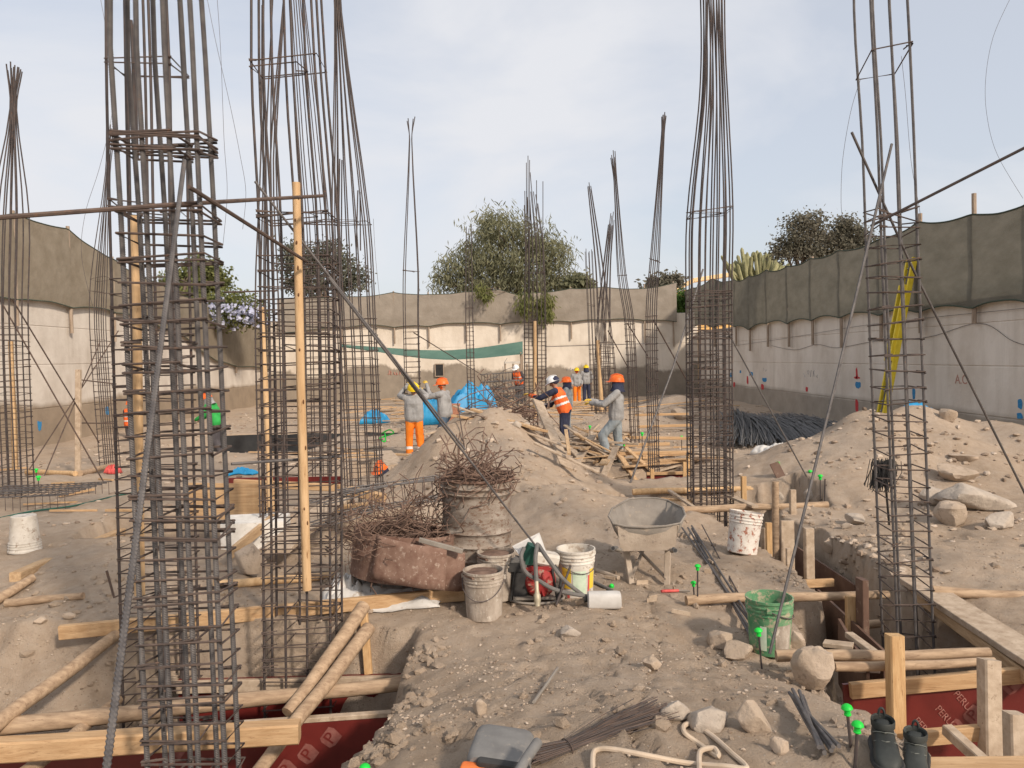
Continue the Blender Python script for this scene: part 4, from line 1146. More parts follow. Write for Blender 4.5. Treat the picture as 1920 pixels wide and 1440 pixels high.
log('pole lying near the capped bars by the left wall, left half', [hit(52, 889) + Vector((0, 0, .05)), hit(142, 894) + Vector((0, 0, .05))], .05, 'pole_bright')
log('pole lying near the capped bars by the left wall, right half', [hit(150, 893) + Vector((0, 0, .05)), hit(218, 876) + Vector((0, 0, .06))], .05, 'pole')
plank('weathered upright stake beside the leaning left cage', W(147, 693, 14), W(146, 892, 13.8), .09, .07, 'wood_old', up=UPY, name='stake', cat='stake')
for i, (a, b) in enumerate((((150, 712, 14), (218, 720, 14.6)), ((150, 793, 14), (214, 794, 14.6)))):
    bar('%s rod tied between stake and leaning left cage' % ('upper', 'lower')[i], [W(*a), W(*b)], .012, 'rebar_brown')
# ---- posts
M['knot'] = mat('wood_knot', (.10, .045, .02), (.17, .08, .035), 20, .85)
def knots(o, a, b, r, n, seed):
    R = random.Random(seed)
    for i in range(n):
        c = a.lerp(b, (i + R.uniform(.2, .8)) / n); th = R.uniform(-1.3, 1.3)
        q = c + Vector((math.sin(th), -math.cos(th), 0)) * r * .93
        mb = MB(); mb.ball(q, (r * .22, r * .22, r * R.uniform(.35, .6)), nu=8, nv=6); mb.build('knot', M['knot'], o)
po = log('tall peeled timber post standing inside the wide left cage', [W(576, 1106, 5.30), W(555, 342, 5.15)], .029, 'pole_bright', bend=.002, name='timber_post', cat='timber post')
knots(po, W(576, 1106, 5.30), W(555, 342, 5.15), .029, 16, 4)
log('peeled timber post inside the nearest cage', [W(262, 1115, 4.35), W(252, 405, 4.35)], .027, 'pole_bright', bend=.003, name='timber_post', cat='timber post')
log('reddish timber post beside the narrow dense cage', [W(508, 950, 8.0), W(490, 576, 8.0)], .03, 'pole_bright', bend=.003, name='timber_post', cat='timber post')
log('timber post inside the far left cage', [W(28, 880, 11.6), W(20, 640, 11.6)], .04, 'pole_bright', bend=.004, name='timber_post', cat='timber post')
log('slim timber prop in the wide far cage', [W(1003, 785, 19.7), W(1003, 602, 19.7)], .045, 'pole_bright', bend=.003, name='timber_post', cat='timber post')
log('slim timber prop in the far cluster right of centre', [W(1128, 768, 18.7), W(1121, 638, 18.7)], .05, 'pole_bright', bend=.003, name='timber_post', cat='timber post')
# ---- right trench
log('long pole across the right trench passing behind the green bucket', [W(1287, 1126, 5.85), W(1664, 1113, 5.98)], .036, 'pole')
log('pole continuing right of the tallest right cage', [W(1748, 1108, 6.0), W(1960, 1118, 5.9)], .038, 'pole')
log('pole across the right trench before the red panel, upper of two', [W(1455, 1229, 4.68), W(1856, 1224, 4.62)], .033, 'pole')
log('pole across the right trench before the red panel, lower of two', [W(1565, 1250, 4.55), W(1866, 1243, 4.55)], .027, 'pole')
RA, RB = W(1590, 1282, 4.70), W(1980, 1246, 4.70)
def ru(px): return (W(px, 1300, 4.7).x - RA.x) / (RB.x - RA.x)
def rzz(px, py): return W(px, py, 4.7).z - (RA.z + (RB.z - RA.z) * ru(px))
form_panel('red film faced panel with printed letters at the lower right corner', RA, RB, .95, .02, 'film', rail=(.045, .095, .3), railm='wood_x',
           logos=[(ru(1893), rzz(1893, 1284), .10, .75), (ru(1822), rzz(1822, 1340), .10, .75), (ru(1790), rzz(1790, 1362), .08, .75)],
           texts=[(ru(1802), rzz(1802, 1312), .062, -.95, 'PERU'), (ru(1768), rzz(1768, 1340), .062, -.95, 'PERU'), (ru(1728), rzz(1728, 1362), .062, -.95, 'PERU')])
plank('square post standing before the poles of the right trench', W(1677, 1190, 4.46), W(1681, 1385, 4.40), .085, .085, 'wood_z', up=UPY, name='post', cat='post')
plank('tall square post at the lower right corner', W(1854, 1236, 4.30), W(1858, 1500, 4.15), .095, .095, 'wood_old', up=UPY, name='post', cat='post')
plank('short square post at the right bottom edge', W(1901, 1336, 3.55), W(1905, 1480, 3.5), .075, .075, 'wood_old', up=UPY, name='post', cat='post')
plank('lower cross rail before the red right panel', W(1700, 1386, 4.26), W(1960, 1362, 4.26), .045, .085, 'wood_x', name='rail', cat='rail')
plank('diagonal strut under the lower right rail', W(1776, 1368, 4.18), W(1880, 1462, 3.75), .06, .06, 'wood_old', name='strut', cat='strut')
plank('wide board lying along the right rim of the right trench', W(1705, 1083, 6.45), W(1985, 1262, 4.45), .24, .045, 'wood_old', wob=.003)
plank('long square beam sloping beside the wide right board', W(1690, 1092, 6.5), W(1990, 1312, 4.30), .085, .085, 'wood_y', name='beam', cat='beam')
plank('plank under the boots at the bottom edge', W(1548, 1452, 2.78), W(1985, 1446, 2.82), .16, .04, 'wood_x')
def side_panel(label, x, y0, y1, z, h, m='film_brown', x1=None):
    mb = MB(); mb.beam((x, y0, z - h / 2), (x1 or x, y1, z - h / 2), .02, h, ch=0)
    return tag(mb.build('formwork_panel', M[m], None, smooth=False), label, 'formwork')
side_panel('brown form panel along the near left of the right trench', 2.24, 4.85, 5.75, -.12, .5, x1=2.44)
side_panel('brown form panel deeper in the right trench behind the long pole', 2.52, 5.2, 6.6, -.16, .45, x1=2.62)
side_panel('red brown form panel along the far left of the right trench', 2.75, 7.6, 9.3, -.3, .45, 'film_brown')
side_panel('brown form panel on the far side of the right trench', 3.12, 7.0, 9.3, -.25, .5)
for lab, px, y0, y1, d, w, dep, m in (('bright stud beside the tilted bucket', 1441, 980, 1050, 7.9, .06, .05, 'wood_z'), ('thin grey stud beside the bright one', 1430, 990, 1046, 8.0, .05, .04, 'wood_old'),
        ('wide brown board standing in the right trench', 1476, 976, 1085, 7.6, .13, .03, 'wood_old'), ('tall stud alone against the undercut bank', 1516, 990, 1105, 7.3, .085, .07, 'wood_old'),
        ('short weathered stake by the far pole end', 1486, 918, 966, 9.2, .07, .06, 'wood_old'), ('stud at the broad dense cage', 1394, 893, 962, 10.1, .065, .06, 'wood_z'),
        ('stud under the long pole in the right trench', 1598, 1118, 1210, 5.85, .10, .05, 'wood_z'), ('sheet edge standing in the right trench before the tallest cage', 1616, 1085, 1230, 5.75, .05, .12, 'film_brown'),
        ('white topped stake in the right trench', 1477, 1028, 1100, 7.0, .03, .04, 'wood_old')):
    plank(lab, W(px, y0, d), W(px + (y1 - y0) * .02, y1 + 25, d - .03), w, dep, m, up=UPY, name='stud', cat='stud')
log('round upright post between the far poles', [W(1454, 1060, 8.75), W(1454, 903, 8.75)], .042, 'pole', bend=.002, name='timber_post', cat='timber post')
plank('cross board between studs in the right trench', W(1484, 1096, 7.15), W(1562, 1092, 7.2), .04, .075, 'wood_x')
log('stub of pole in the right trench', [W(1615, 1172, 6.3), W(1656, 1168, 6.3)], .035, 'pole')
plank('plank wedged low in the right trench', W(1545, 1206, 5.3), W(1600, 1212, 5.2), .09, .03, 'wood_old')
plank('second plank wedged low in the right trench', W(1592, 1190, 5.4), W(1660, 1240, 4.9), .06, .04, 'wood_old')
plank('short offcut hanging under the lower pole', W(1598, 1252, 4.9), W(1645, 1254, 4.9), .08, .03, 'wood_old')
log('far pole behind the broad dense cage', [W(1186, 922, 10.75), W(1472, 916, 10.75)], .042, 'pole_bright')
log('pole before the broad dense cage resting on the trench rims', [W(1262, 957, 9.45), W(1552, 944, 9.45)], .045, 'pole')
plank('short board angled beside the broad dense cage', W(1364, 928, 10.0), W(1416, 950, 9.3), .09, .03, 'wood_old')
plank('batten lying behind the wheelbarrow, first', W(1255, 920, 10.4), W(1302, 952, 9.6), .05, .03, 'wood_old')
plank('batten lying behind the wheelbarrow, second', W(1240, 935, 10.2), W(1300, 940, 10.0), .04, .03, 'wood_x')
form_panel('small red form box left of the broad dense cage', W(1212, 886, 12.7), W(1294, 884, 12.7), .34, .02, 'film', rail=(.04, .05, .3))
for lab, px, y0, y1 in (('pale stud at the small red form, left', 1223, 880, 925), ('pale stud at the small red form, right', 1284, 866, 930), ('tall pale stud at the small red form', 1290, 852, 930)):
    plank(lab, W(px, y0, 12.4), W(px, y1, 12.4), .06, .04, 'wood_z', up=UPY, name='stud', cat='stud')
plank('bare board standing at the far pit edge', W(1293, 850, 13), W(1294, 880, 13), .12, .03, 'wood_old', up=UPY, name='stud', cat='stud')
# far boards in lines right of centre
for i, (a, b, dd) in enumerate((((1160, 850), (1300, 848), 13.9), ((1180, 820), (1295, 822), 16.3), ((1195, 800), (1300, 797), 18.5), ((1160, 835), (1255, 832), 15.2), ((1190, 778), (1290, 776), 21))):
    plank('far board lying across the ground right of the slim cages', W(*a, dd), W(*b, dd), .12, .06, 'wood_x', group='far boards right of the slim cages')
# black lined pits on the left
M['black_film'] = mat('black_plastic', (.012, .012, .013), (.03, .03, .03), 2, .55, .4, 6)
for lab, x0, x1, yy, zt in (('black plastic lining on the far side of the long left pit', -9.3, -5.2, 23.95, -.28), ('black plastic lining of the small pit behind the two workers', -4.65, -3.55, 24.3, -.33)):
    mb = MB(); n = 24
    vs, fs = [], []
    for i in range(n + 1):
        x = x0 + (x1 - x0) * i / n
        for j in range(5):
            vs.append((x, yy + .06 * mnoise.noise(Vector((x * 2, j, 0))) - .06 * j - .45 + .06, zt + .05 * mnoise.noise(Vector((x * 1.2, 0, 4))) - j * .24))
    for i in range(n):
        for j in range(4):
            a = i * 5 + j; fs.append((a, a + 1, a + 6, a + 5))
    mb.add(vs, fs); tag(mb.build('plastic_lining', M['black_film'], None), lab, 'plastic sheet')
# ---- leaning plank, scrap wood heap
plank('long weathered plank leaning off the mound towards the wood heap', W(1008, 752, 13.6), W(1062, 878, 11.0), .20, .045, 'wood_old', up=Vector((.5, -.3, 1)))
R_ = random.Random(11)
def scatter_planks(n, cpx, cpy, spx, spy, label, group, lmin, lmax, lift, mats=('wood_old', 'wood_x', 'wood_y'), wmin=.04, wmax=.14, ang=None):
    for i in range(n):
        px, py = R_.gauss(cpx, spx), R_.gauss(cpy, spy)
        c = hit(px, py)
        a = R_.uniform(0, math.pi) if ang is None else R_.gauss(*ang)
        L = R_.uniform(lmin, lmax)
        dv = Vector((math.cos(a), math.sin(a), 0)) * L / 2
        p0, p1 = c - dv, c + dv
        p0.z = gz(p0.x, p0.y) + .02 + R_.uniform(0, lift); p1.z = gz(p1.x, p1.y) + .02 + R_.uniform(0, lift)
        if max(abs(p0.z - c.z), abs(p1.z - c.z)) > .6: continue
        plank(label, p0, p1, R_.uniform(wmin, wmax), R_.uniform(.018, .04), R_.choice(mats), group=group, name='plank')
scatter_planks(66, 1122, 850, 30, 22, 'weathered plank offcut in the wood heap at the feet of the worker in grey', 'wood heap by the mound', .4, 1.45, .34, mats=('wood_old', 'wood_old', 'wood_y'))
scatter_planks(5, 1035, 805, 10, 8, 'weathered plank offcut in the wood heap at the feet of the worker in grey', 'wood heap by the mound', .5, 1.2, .3, mats=('wood_old',))
scatter_planks(24, 1080, 765, 50, 9, 'board in the far timber stacks before the two distant workers', 'far timber stacks', 1.2, 3.2, .25, ang=(0.0, .25))
scatter_planks(22, 730, 775, 40, 12, 'board in the far timber stacks behind the worker in orange trousers', 'far left timber stacks', 1.2, 3.0, .22, ang=(0.0, .2), mats=('wood_x', 'wood_x', 'wood_old'))
scatter_planks(14, 600, 850, 70, 14, 'loose board on the ground behind the left cages', 'loose boards behind the left cages', .8, 2.2, .1, ang=(0, .5))
scatter_planks(12, 940, 752, 26, 7, 'board in the dark scrap heap behind the mound', 'scrap boards behind the mound', .7, 2.0, .4, mats=('wood_old',))
scatter_planks(12, 1240, 870, 40, 22, 'thin batten lying near the slim cages right of centre', 'battens near the slim cages', .6, 1.8, .05, ang=(0, .4))
scatter_planks(10, 130, 925, 60, 25, 'stick lying on the left ground', 'sticks on the left ground', .3, .9, .03, wmin=.02, wmax=.05)
scatter_planks(26, 1010, 770, 130, 8, 'distant board on the ground before the end wall', 'distant boards', 1.0, 3.0, .2, ang=(0.0, .3))

scatter_planks(12, 1230, 1120, 120, 40, 'small wood splinter lying on the trodden ridge', 'splinters on the ridge', .05, .14, .004, wmin=.006, wmax=.014, mats=('wood_old',))

# ================================================================== LOOSE THINGS
M['white_plastic'] = mat('dirty_white_plastic', (.48, .43, .365), (.66, .62, .555), 6, .65, .2, 30, c3=(.34, .27, .21), c3at=.58)
M['cement_coat'] = mat('cement_coated', (.27, .22, .175), (.42, .36, .30), 12, .95, .9, 30, c3=(.54, .49, .42), c3at=.60, stretch=(1, 1, .5))
M['green_plastic'] = mat('dusty_green_plastic', (.05, .20, .09), (.16, .29, .155), 7, .7, .25, 30, c3=(.36, .32, .22), c3at=.55)
M['rust_white'] = mat('rust_stained_white', (.55, .50, .44), (.70, .66, .60), 8, .7, .4, 30, c3=(.30, .10, .055), c3at=.57)
M['rust_sheet'] = mat('rusty_sheet', (.155, .085, .062), (.255, .165, .125), 11, .9, .25, 80, c3=(.36, .275, .22), c3at=.60, metal=.05, bdist=.004)
M['barrel_paint'] = mat('worn_barrel_paint', (.20, .155, .12), (.33, .285, .24), 8, .9, .5, 60, c3=(.16, .10, .07), c3at=.565, stretch=(1, 1, 1.8))
M['dust_grey'] = mat('dusty_grey_steel', (.20, .175, .15), (.275, .245, .21), 6, .9, .4, 40, c3=(.33, .27, .21), c3at=.62)
M['tan_steel'] = mat('dust_caked_steel', (.36, .29, .225), (.46, .385, .31), 6, .9, .5, 40, c3=(.27, .22, .18), c3at=.63)
M['paper'] = mat('cement_paper', (.50, .475, .44), (.62, .60, .57), 6, .9, .5, 14, c3=(.42, .36, .3), c3at=.62)
M['rubber'] = mat('grey_rubber_hose', (.10, .095, .09), (.17, .16, .15), 8, .85)
M['black_rubber'] = mat('black_rubber', (.022, .022, .022), (.05, .048, .046), 8, .75)
M['red_enamel'] = mat('red_enamel', (.26, .02, .022), (.36, .04, .036), 7, .65, c3=(.28, .17, .13), c3at=.56)
M['green_dark'] = mat('dark_green_plastic', (.015, .075, .055), (.03, .11, .08), 7, .55)
M['brass'] = mat('dull_brass', (.36, .31, .22), (.50, .45, .34), 14, .55, metal=.4)
M['yellow_label'] = mat('yellow_label', (.68, .46, .03), (.78, .56, .08), 9, .6)
M['green_label'] = mat('faint_green_print', (.45, .56, .42), (.58, .66, .52), 20, .7)
M['red_label'] = mat('red_print', (.50, .06, .06), (.6, .12, .1), 20, .6)
M['cap_green'] = mat('bright_green_cap', (.01, .50, .045), (.02, .62, .07), 8, .5)
M['hose_tan'] = mat('dusty_hose', (.44, .345, .25), (.54, .44, .34), 12, .85)
M['tool_grey'] = mat('tool_shell_grey', (.135, .13, .125), (.20, .195, .185), 6, .7, c3=(.27, .24, .205), c3at=.60)
M['tool_orange'] = mat('tool_orange', (.62, .14, .03), (.72, .2, .05), 8, .6)
M['boot'] = mat('black_rubber_boot', (.022, .024, .022), (.05, .054, .05), 5, .6, c3=(.12, .11, .09), c3at=.66)
M['boot_seam'] = mat('boot_seam', (.12, .125, .11), None, rough=.7)
M['tarp'] = mat('blue_tarp', (.012, .20, .42), (.025, .30, .56), 2.0, .5, .3, 8, spec=.4)
M['white_sack'] = mat('white_sack', (.46, .44, .41), (.62, .60, .57), 4, .7, .3, 10)
M['ladder_yellow'] = mat('yellow_fibreglass', (.62, .45, .02), (.75, .57, .05), 6, .55)
M['alu'] = mat('aluminium', (.42, .42, .42), (.52, .52, .52), 6, .45, metal=.6)

def bucket(label, loc, r_top, r_bot, h, m, tilt=None, handle=True, inner=None, labels=(), group='buckets', fill=None, fillm=None, inverted=False, hang=1.0, yaw=0.0):
    loc = Vector(loc)
    t = thing('bucket', label, 'bucket', loc, group)
    T = Matrix.Translation(loc) @ (tilt if tilt else Matrix.Identity(4)) @ Matrix.Rotation(yaw, 4, 'Z')
    if inverted: T = T @ Matrix.Translation((0, 0, h)) @ Matrix.Rotation(math.pi, 4, 'X')
    def R(z): return r_bot + (r_top - r_bot) * z / h
    prof = [(0, .001), (r_bot - .008, .001), (r_bot, .008)]
    zz = [.10, .25, .4, .55, .68]
    prof += [(R(h * k), h * k) for k in zz]
    for k in (.74, .81, .88):
        prof += [(R(h * k), h * k - .006), (R(h * k) + .007, h * k - .004), (R(h * k) + .007, h * k + .004), (R(h * k) + .001, h * k + .007)]
    prof += [(r_top, h * .94), (r_top + .006, h * .955), (r_top + .006, h), (r_top - .004, h)]
    prof += [(r_top - .006, h * .9), (R(h * .5) - .005, h * .5), (r_bot - .005, .012), (0, .012)]
    mb = MB(); mb.lathe(prof, T, 28); mb.build('body', M[m], t)
    if handle:
        mb = MB(); n = 16; pts = []
        for i in range(n + 1):
            a = math.pi * i / n
            x = -math.cos(a) * (r_top + .012)
            pts.append(T @ Vector((x, -(r_top + .02) * math.sin(a) * .9 * 1.0, h * .86 - math.sin(a) * r_top * 1.05 * hang)))
        mb.tube(pts, .0035, 6); hd = mb.build('handle', M['wire'], t)
        for s in (-1, 1):
            mb = MB(); mb.box(T @ Vector((s * (r_top + .008), 0, h * .86)), (.022, .03, .03), T.to_3x3()); mb.build('lug', M[m], hd, smooth=False)
    for (a0, a1, z0, z1, lm) in labels:
        mb = MB(); n = 8; vs, fs = [], []
        for i in range(n + 1):
            a = a0 + (a1 - a0) * i / n
            for z in (z0, z1):
                rr = R(h * z) + .0022
                vs.append(T @ Vector((rr * math.sin(a), -rr * math.cos(a), h * z)))
        for i in range(n): fs.append((i * 2, i * 2 + 2, i * 2 + 3, i * 2 + 1))
        mb.add(vs, fs); mb.build('label_print', M[lm], t)
    if fill:
        mb = MB(); mb.ball(T @ Vector((0, 0, h * fill)), (R(h * fill) - .008, R(h * fill) - .008, .03), dis=.5); mb.build('filling', M[fillm], t)
    return t
def drop(px, py, d):
    p = W(px, py, d); p.z = gz(p.x, p.y); return p
bucket('green dusty bucket standing at the foot of the steel brace', drop(1443, 1195, 5.08), .150, .128, .37, 'green_plastic', hang=.45, yaw=1.25,
       labels=((-.75 - 1.25, -.45 - 1.25, .12, .56, 'green_label'), (-.05 - 1.25, .85 - 1.25, .10, .58, 'cement_coat')))
bucket('white paint bucket with yellow and green print beside the red motor', drop(1081, 1110, 6.08), .150, .130, .375, 'white_plastic', hang=.75, yaw=.35,
       labels=((-1.3, -.72, .22, .66, 'yellow_label'), (-.62, .15, .10, .60, 'green_label'), (.40, .85, .2, .62, 'yellow_label'), (-1.0, -.84, .02, .16, 'red_label'), (.28, .38, .02, .5, 'red_label')))
bucket('cement crusted bucket full of wire scraps, front one', drop(908, 1142, 5.66), .148, .132, .36, 'cement_coat', hang=.95, yaw=-.2, fill=.9, fillm='scrap')
bucket('cement crusted bucket half hidden behind the wire filled one', drop(932, 1120, 6.0), .148, .132, .37, 'cement_coat', handle=False, fill=.9, fillm='scrap')
bucket('tilted white bucket streaked with rust red beside the right trench', drop(1391, 1048, 7.35) + Vector((0, 0, .01)), .155, .14, .40, 'rust_white', tilt=Matrix.Rotation(.16, 4, 'Y') @ Matrix.Rotation(-.1, 4, 'X'), handle=False)
bucket('white bucket standing upside down on the left ground', drop(47, 1030, 7.9), .150, .118, .37, 'white_plastic', inverted=True, handle=False)

# oil barrel with wire scrap
def tangle(label, c, rad, n, r, m='scrap', seed=0, name='wire_scrap', up=.5, seg=7, step=.11):
    R = random.Random(seed); mb = MB()
    for i in range(n):
        a, q = R.uniform(0, 2 * math.pi), math.sqrt(R.random())
        p = Vector((c[0] + rad[0] * q * math.cos(a), c[1] + rad[1] * q * math.sin(a), c[2] + rad[2] * R.random() * (1.05 - q)))
        d = Vector((R.gauss(0, 1), R.gauss(0, 1), R.gauss(0, up))).normalized()
        bend = Vector((R.gauss(0, 1), R.gauss(0, 1), R.gauss(0, .6))) * .55
        pts = [p]
        for k in range(R.randint(3, seg)):
            d = (d + bend * .5 + Vector((R.gauss(0, .3), R.gauss(0, .3), R.gauss(0, .25)))).normalized()
            # stay near the heap
            back = Vector(c) - pts[-1]; back.z *= .6
            if back.length > max(rad) * 1.05: d = (d + back.normalized() * .9).normalized()
            pts.append(pts[-1] + d * step * R.uniform(.6, 1.2))
        mb.tube(pts, r * R.uniform(.8, 1.25), 4)
    return tag(mb.build(name, M[m], None), label, 'wire scrap', 'heaps of wire scrap')
bl = drop(893, 1095, 6.38)
t = thing('steel_barrel', 'tall ribbed steel barrel with flaking pale paint heaped with wire', 'barrel', bl)
prof = [(0, 0), (.285, 0), (.292, .01)]
for zc in np.arange(.06, .88, .012):
    bulge = sum(math.exp(-((zc - k) / .013) ** 2) for k in (.10, .18, .26, .37, .48, .79, .84)) * .022
    prof.append((.286 + bulge, float(zc)))
prof += [(.286, .885), (.296, .892), (.296, .905), (.282, .905), (.278, .88), (.278, .55), (0, .55)]
mb = MB(); mb.lathe(prof, Matrix.Translation(bl) @ Matrix.Rotation(.03, 4, 'Y'), 40); mb.build('shell', M['barrel_paint'], t)
mb = MB(); mb.lathe([(.297, .89), (.303, .895), (.303, .91), (.29, .912), (.285, .9)], Matrix.Translation(bl) @ Matrix.Rotation(.03, 4, 'Y'), 40); mb.build('rim', M['rust_sheet'], t)
tangle('heap of rusty rod offcuts spilling over the tall barrel', (bl.x, bl.y, .90), (.30, .30, .26), 190, .0045, seed=3, step=.10, up=.35)
tangle('stray rusty rods drooping outside the left of the tall barrel', (bl.x - .30, bl.y - .12, .66), (.10, .08, .26), 16, .0045, seed=13, step=.11)
# cut drum ring
dl = drop(752, 1075, 6.15)
t = thing('cut_drum', 'low rusty cut drum with an overlapping curved sheet', 'drum', dl)
T = Matrix.Translation(dl + Vector((0, 0, .15))) @ Matrix.Rotation(-.07, 4, 'X') @ Matrix.Rotation(.10, 4, 'Y')
mb = MB(); mb.lathe([(.40, 0), (.405, 0), (.405, .17), (.41, .18), (.405, .19), (.405, .36), (.395, .36), (.395, .02), (0, .015)], T, 40); mb.build('ring', M['rust_sheet'], t)
def bent_sheet(c4, bulge, name, m, par, n=14):
    mb = MB(); vs, fs = [], []
    a_, b_, c_, d_ = c4
    for i in range(n + 1):
        u = i / n
        for j in range(7):
            v = j / 6; q = a_.lerp(b_, u).lerp(d_.lerp(c_, u), v)
            vs.append(q + Vector((0, -bulge * math.sin(math.pi * u) - .012 * mnoise.noise(Vector((u * 3, v * 2, bulge * 50))), .004 * mnoise.noise(Vector((u * 5, v * 4, 2))))))
    for i in range(n):
        for j in range(6):
            k = i * 7 + j; fs.append((k, k + 7, k + 8, k + 1))
    mb.add(vs, fs); o = mb.build(name, M[m], par); md = o.modifiers.new('thickness', 'SOLIDIFY'); md.thickness = .005; return o
bent_sheet([W(708, 1003, 5.80), W(838, 1029, 5.74), W(834, 1107, 5.70), W(694, 1083, 5.76)], .055, 'curved_sheet', 'rust_sheet', t)
bent_sheet([W(832, 1030, 5.79), W(872, 1036, 5.86), W(870, 1108, 5.84), W(830, 1106, 5.76)], .02, 'curved_sheet', 'rust_sheet', t)
mb = MB(); mb.beam(W(786, 1012, 5.74), W(868, 1034, 5.74), .03, .035); mb.build('square_tube', M['dust_grey'], t, smooth=False)
tangle('heap of fine rusty wire filling the low cut drum', (dl.x - .02, dl.y + .02, dl.z + .46), (.40, .36, .30), 260, .0035, seed=5, step=.09)
# cement paper under the drum
def cloth(label, name, m, c, wx, wy, h, seed, cat, fold=.5, n=26, group=None, yaw=0.0, dome=1.0, ragged=.12, sharp=1.0):
    """crumpled sheet draped on the ground"""
    c = Vector(c); vs, fs, raw = [], [], []
    for i in range(n + 1):
        for j in range(n + 1):
            u, v = -1 + 2 * i / n, -1 + 2 * j / n
            e = 1 + ragged * mnoise.noise(Vector((u * 2 + seed, v * 2, seed * .7)))
            x, y = u * wx / 2 * e, v * wy / 2 * e
            X = c.x + x * math.cos(yaw) - y * math.sin(yaw); Y = c.y + x * math.sin(yaw) + y * math.cos(yaw)
            k = max(0, 1 - max(abs(u), abs(v)) ** 2.2) ** .6
            w_ = abs(mnoise.noise(Vector((u * 2.2 * sharp + seed * 2, v * 2.2, seed)))) + .5 * abs(mnoise.noise(Vector((u * 5 * sharp, v * 3 + seed, 1.5))))
            raw.append((X, Y, .012 + h * k * (dome * (1 - .35 * (u * .3 - v * .2)) + fold * (w_ - .3)) + .012 * abs(mnoise.noise(Vector((u * 9, v * 9, seed))))))
    raw = np.array(raw); raw[:, 2] += terrain(raw[:, 0], raw[:, 1]); vs = [tuple(q) for q in raw.tolist()]
    for i in range(n):
        for j in range(n):
            a = i * (n + 1) + j; fs.append((a, a + n + 1, a + n + 2, a + 1))
    mb = MB(); mb.add(vs, fs)
    # underside thickness
    o = mb.build(name, M[m], None); md = o.modifiers.new('thickness', 'SOLIDIFY'); md.thickness = .004
    return tag(o, label, cat, group)
p = drop(715, 1105, 5.95)
cloth('crumpled grey cement paper under the low cut drum', 'paper_sheet', 'paper', p + Vector((.0, .08, 0)), .95, .5, .07, 4, 'paper', fold=1.2)
p = drop(655, 1090, 6.15)
cloth('torn pale paper left of the low cut drum', 'paper_sheet', 'paper', p, .3, .4, .12, 6, 'paper', fold=1.0)

# red motor unit with hoses
ml = drop(1005, 1115, 5.98)
t = thing('vibrator_motor', 'red petrol vibrator motor on a round base with grey hoses', 'motor', ml)
T = Matrix.Translation(ml)
mb = MB(); mb.tube([T @ Vector((.22 * math.cos(a), .16 * math.sin(a), .015)) for a in np.linspace(0, 2 * math.pi, 25)[:-1]], .010, 6, closed=True); mb.build('base_ring', M['dust_grey'], t)
mb = MB(); mb.box(T @ Vector((.0, .02, .035)), (.36, .24, .02)); mb.build('base_plate', M['dust_grey'], t, smooth=False)
mb = MB(); mb.lathe([(0, .1), (.05, .098), (.10, .075), (.125, .03), (.13, -.05), (.11, -.06)], T @ Matrix.Translation((.03, -.02, .15)) @ Matrix.Rotation(math.pi / 2, 4, 'X'), 24)
for k_ in range(10):
    a_ = 2 * math.pi * k_ / 10; mb.box(T @ Vector((.03 + .07 * math.cos(a_), -.112, .15 + .07 * math.sin(a_))), (.012, .02, .05), Matrix.Rotation(-a_ + math.pi / 2, 3, 'Y'))
mb.build('fan_cover', M['red_enamel'], t)
mb = MB(); mb.box(T @ Vector((.03, .02, .26)), (.22, .2, .03)); mb.build('red_frame', M['red_enamel'], t, smooth=False)
mb = MB(); mb.box(T @ Vector((-.13, .03, .17)), (.12, .2, .24)); mb.box(T @ Vector((-.16, -.04, .28)), (.12, .1, .07)); mb.build('engine_block', M['black_rubber'], t, smooth=False)
mb = MB(); mb.box(T @ Vector((-.13, -.02, .31)), (.13, .13, .05), Matrix.Rotation(.2, 3, 'Y')); mb.build('air_filter', M['rubber'], t, smooth=False)
mb = MB(); mb.beam(T @ Vector((-.02, -.01, .345)), T @ Vector((.17, .02, .30)), .16, .10, ch=.2); mb.build('fuel_tank', M['white_plastic'], t, smooth=False)
mb = MB(); a, b, c, e = [T @ Vector(q) for q in ((-.18, .1, .40), (.04, .12, .50), (.09, .02, .36), (-.13, 0, .36))]
mb.add([a, b, c, e] + [q - Vector((0, 0, .006)) for q in (a, b, c, e)], [(0, 1, 2, 3), (7, 6, 5, 4), (0, 4, 5, 1), (1, 5, 6, 2), (2, 6, 7, 3), (3, 7, 4, 0)]); mb.build('cover_sheet', M['white_sack'], t, smooth=False)
mb = MB(); mb.tube([T @ Vector(q) for q in ((-.06, -.04, .30), (-.05, -.045, .37), (-.015, -.05, .44))], .05, 14); mb.build('green_canister', M['green_dark'], t)
for q in ((-.2, -.1), (.16, -.1), (.02, .12)):
    mb = MB(); mb.tube([T @ Vector((q[0], q[1], .02)), T @ Vector((q[0] * .8, q[1] * .8, .26))], .009, 6); mb.build('leg', M['black_rubber'], t)
def hose(label, pts, r, m='rubber', name='hose', parent=None, n=8, sub=8):
    P = [Vector(p) for p in pts]; out = []
    for i in range(len(P) - 1):
        for k in range(sub):
            tt = k / sub; p0 = P[max(i - 1, 0)]; p1 = P[i]; p2 = P[i + 1]; p3 = P[min(i + 2, len(P) - 1)]
            out.append(.5 * ((2 * p1) + (p2 - p0) * tt + (2 * p0 - 5 * p1 + 4 * p2 - p3) * tt * tt + (3 * p1 - p0 - 3 * p2 + p3) * tt ** 3))
    out.append(P[-1]); mb = MB(); mb.tube(out, r, n)
    o = mb.build(name, M[m], parent)
    if parent is None: tag(o, label, 'hose')
    return o
hose('', [W(982, 1028, 5.8), W(977, 1045, 5.72), W(985, 1072, 5.7), W(1012, 1090, 5.7), W(1045, 1107, 5.72), W(1100, 1118, 5.75)], .0165, parent=t)
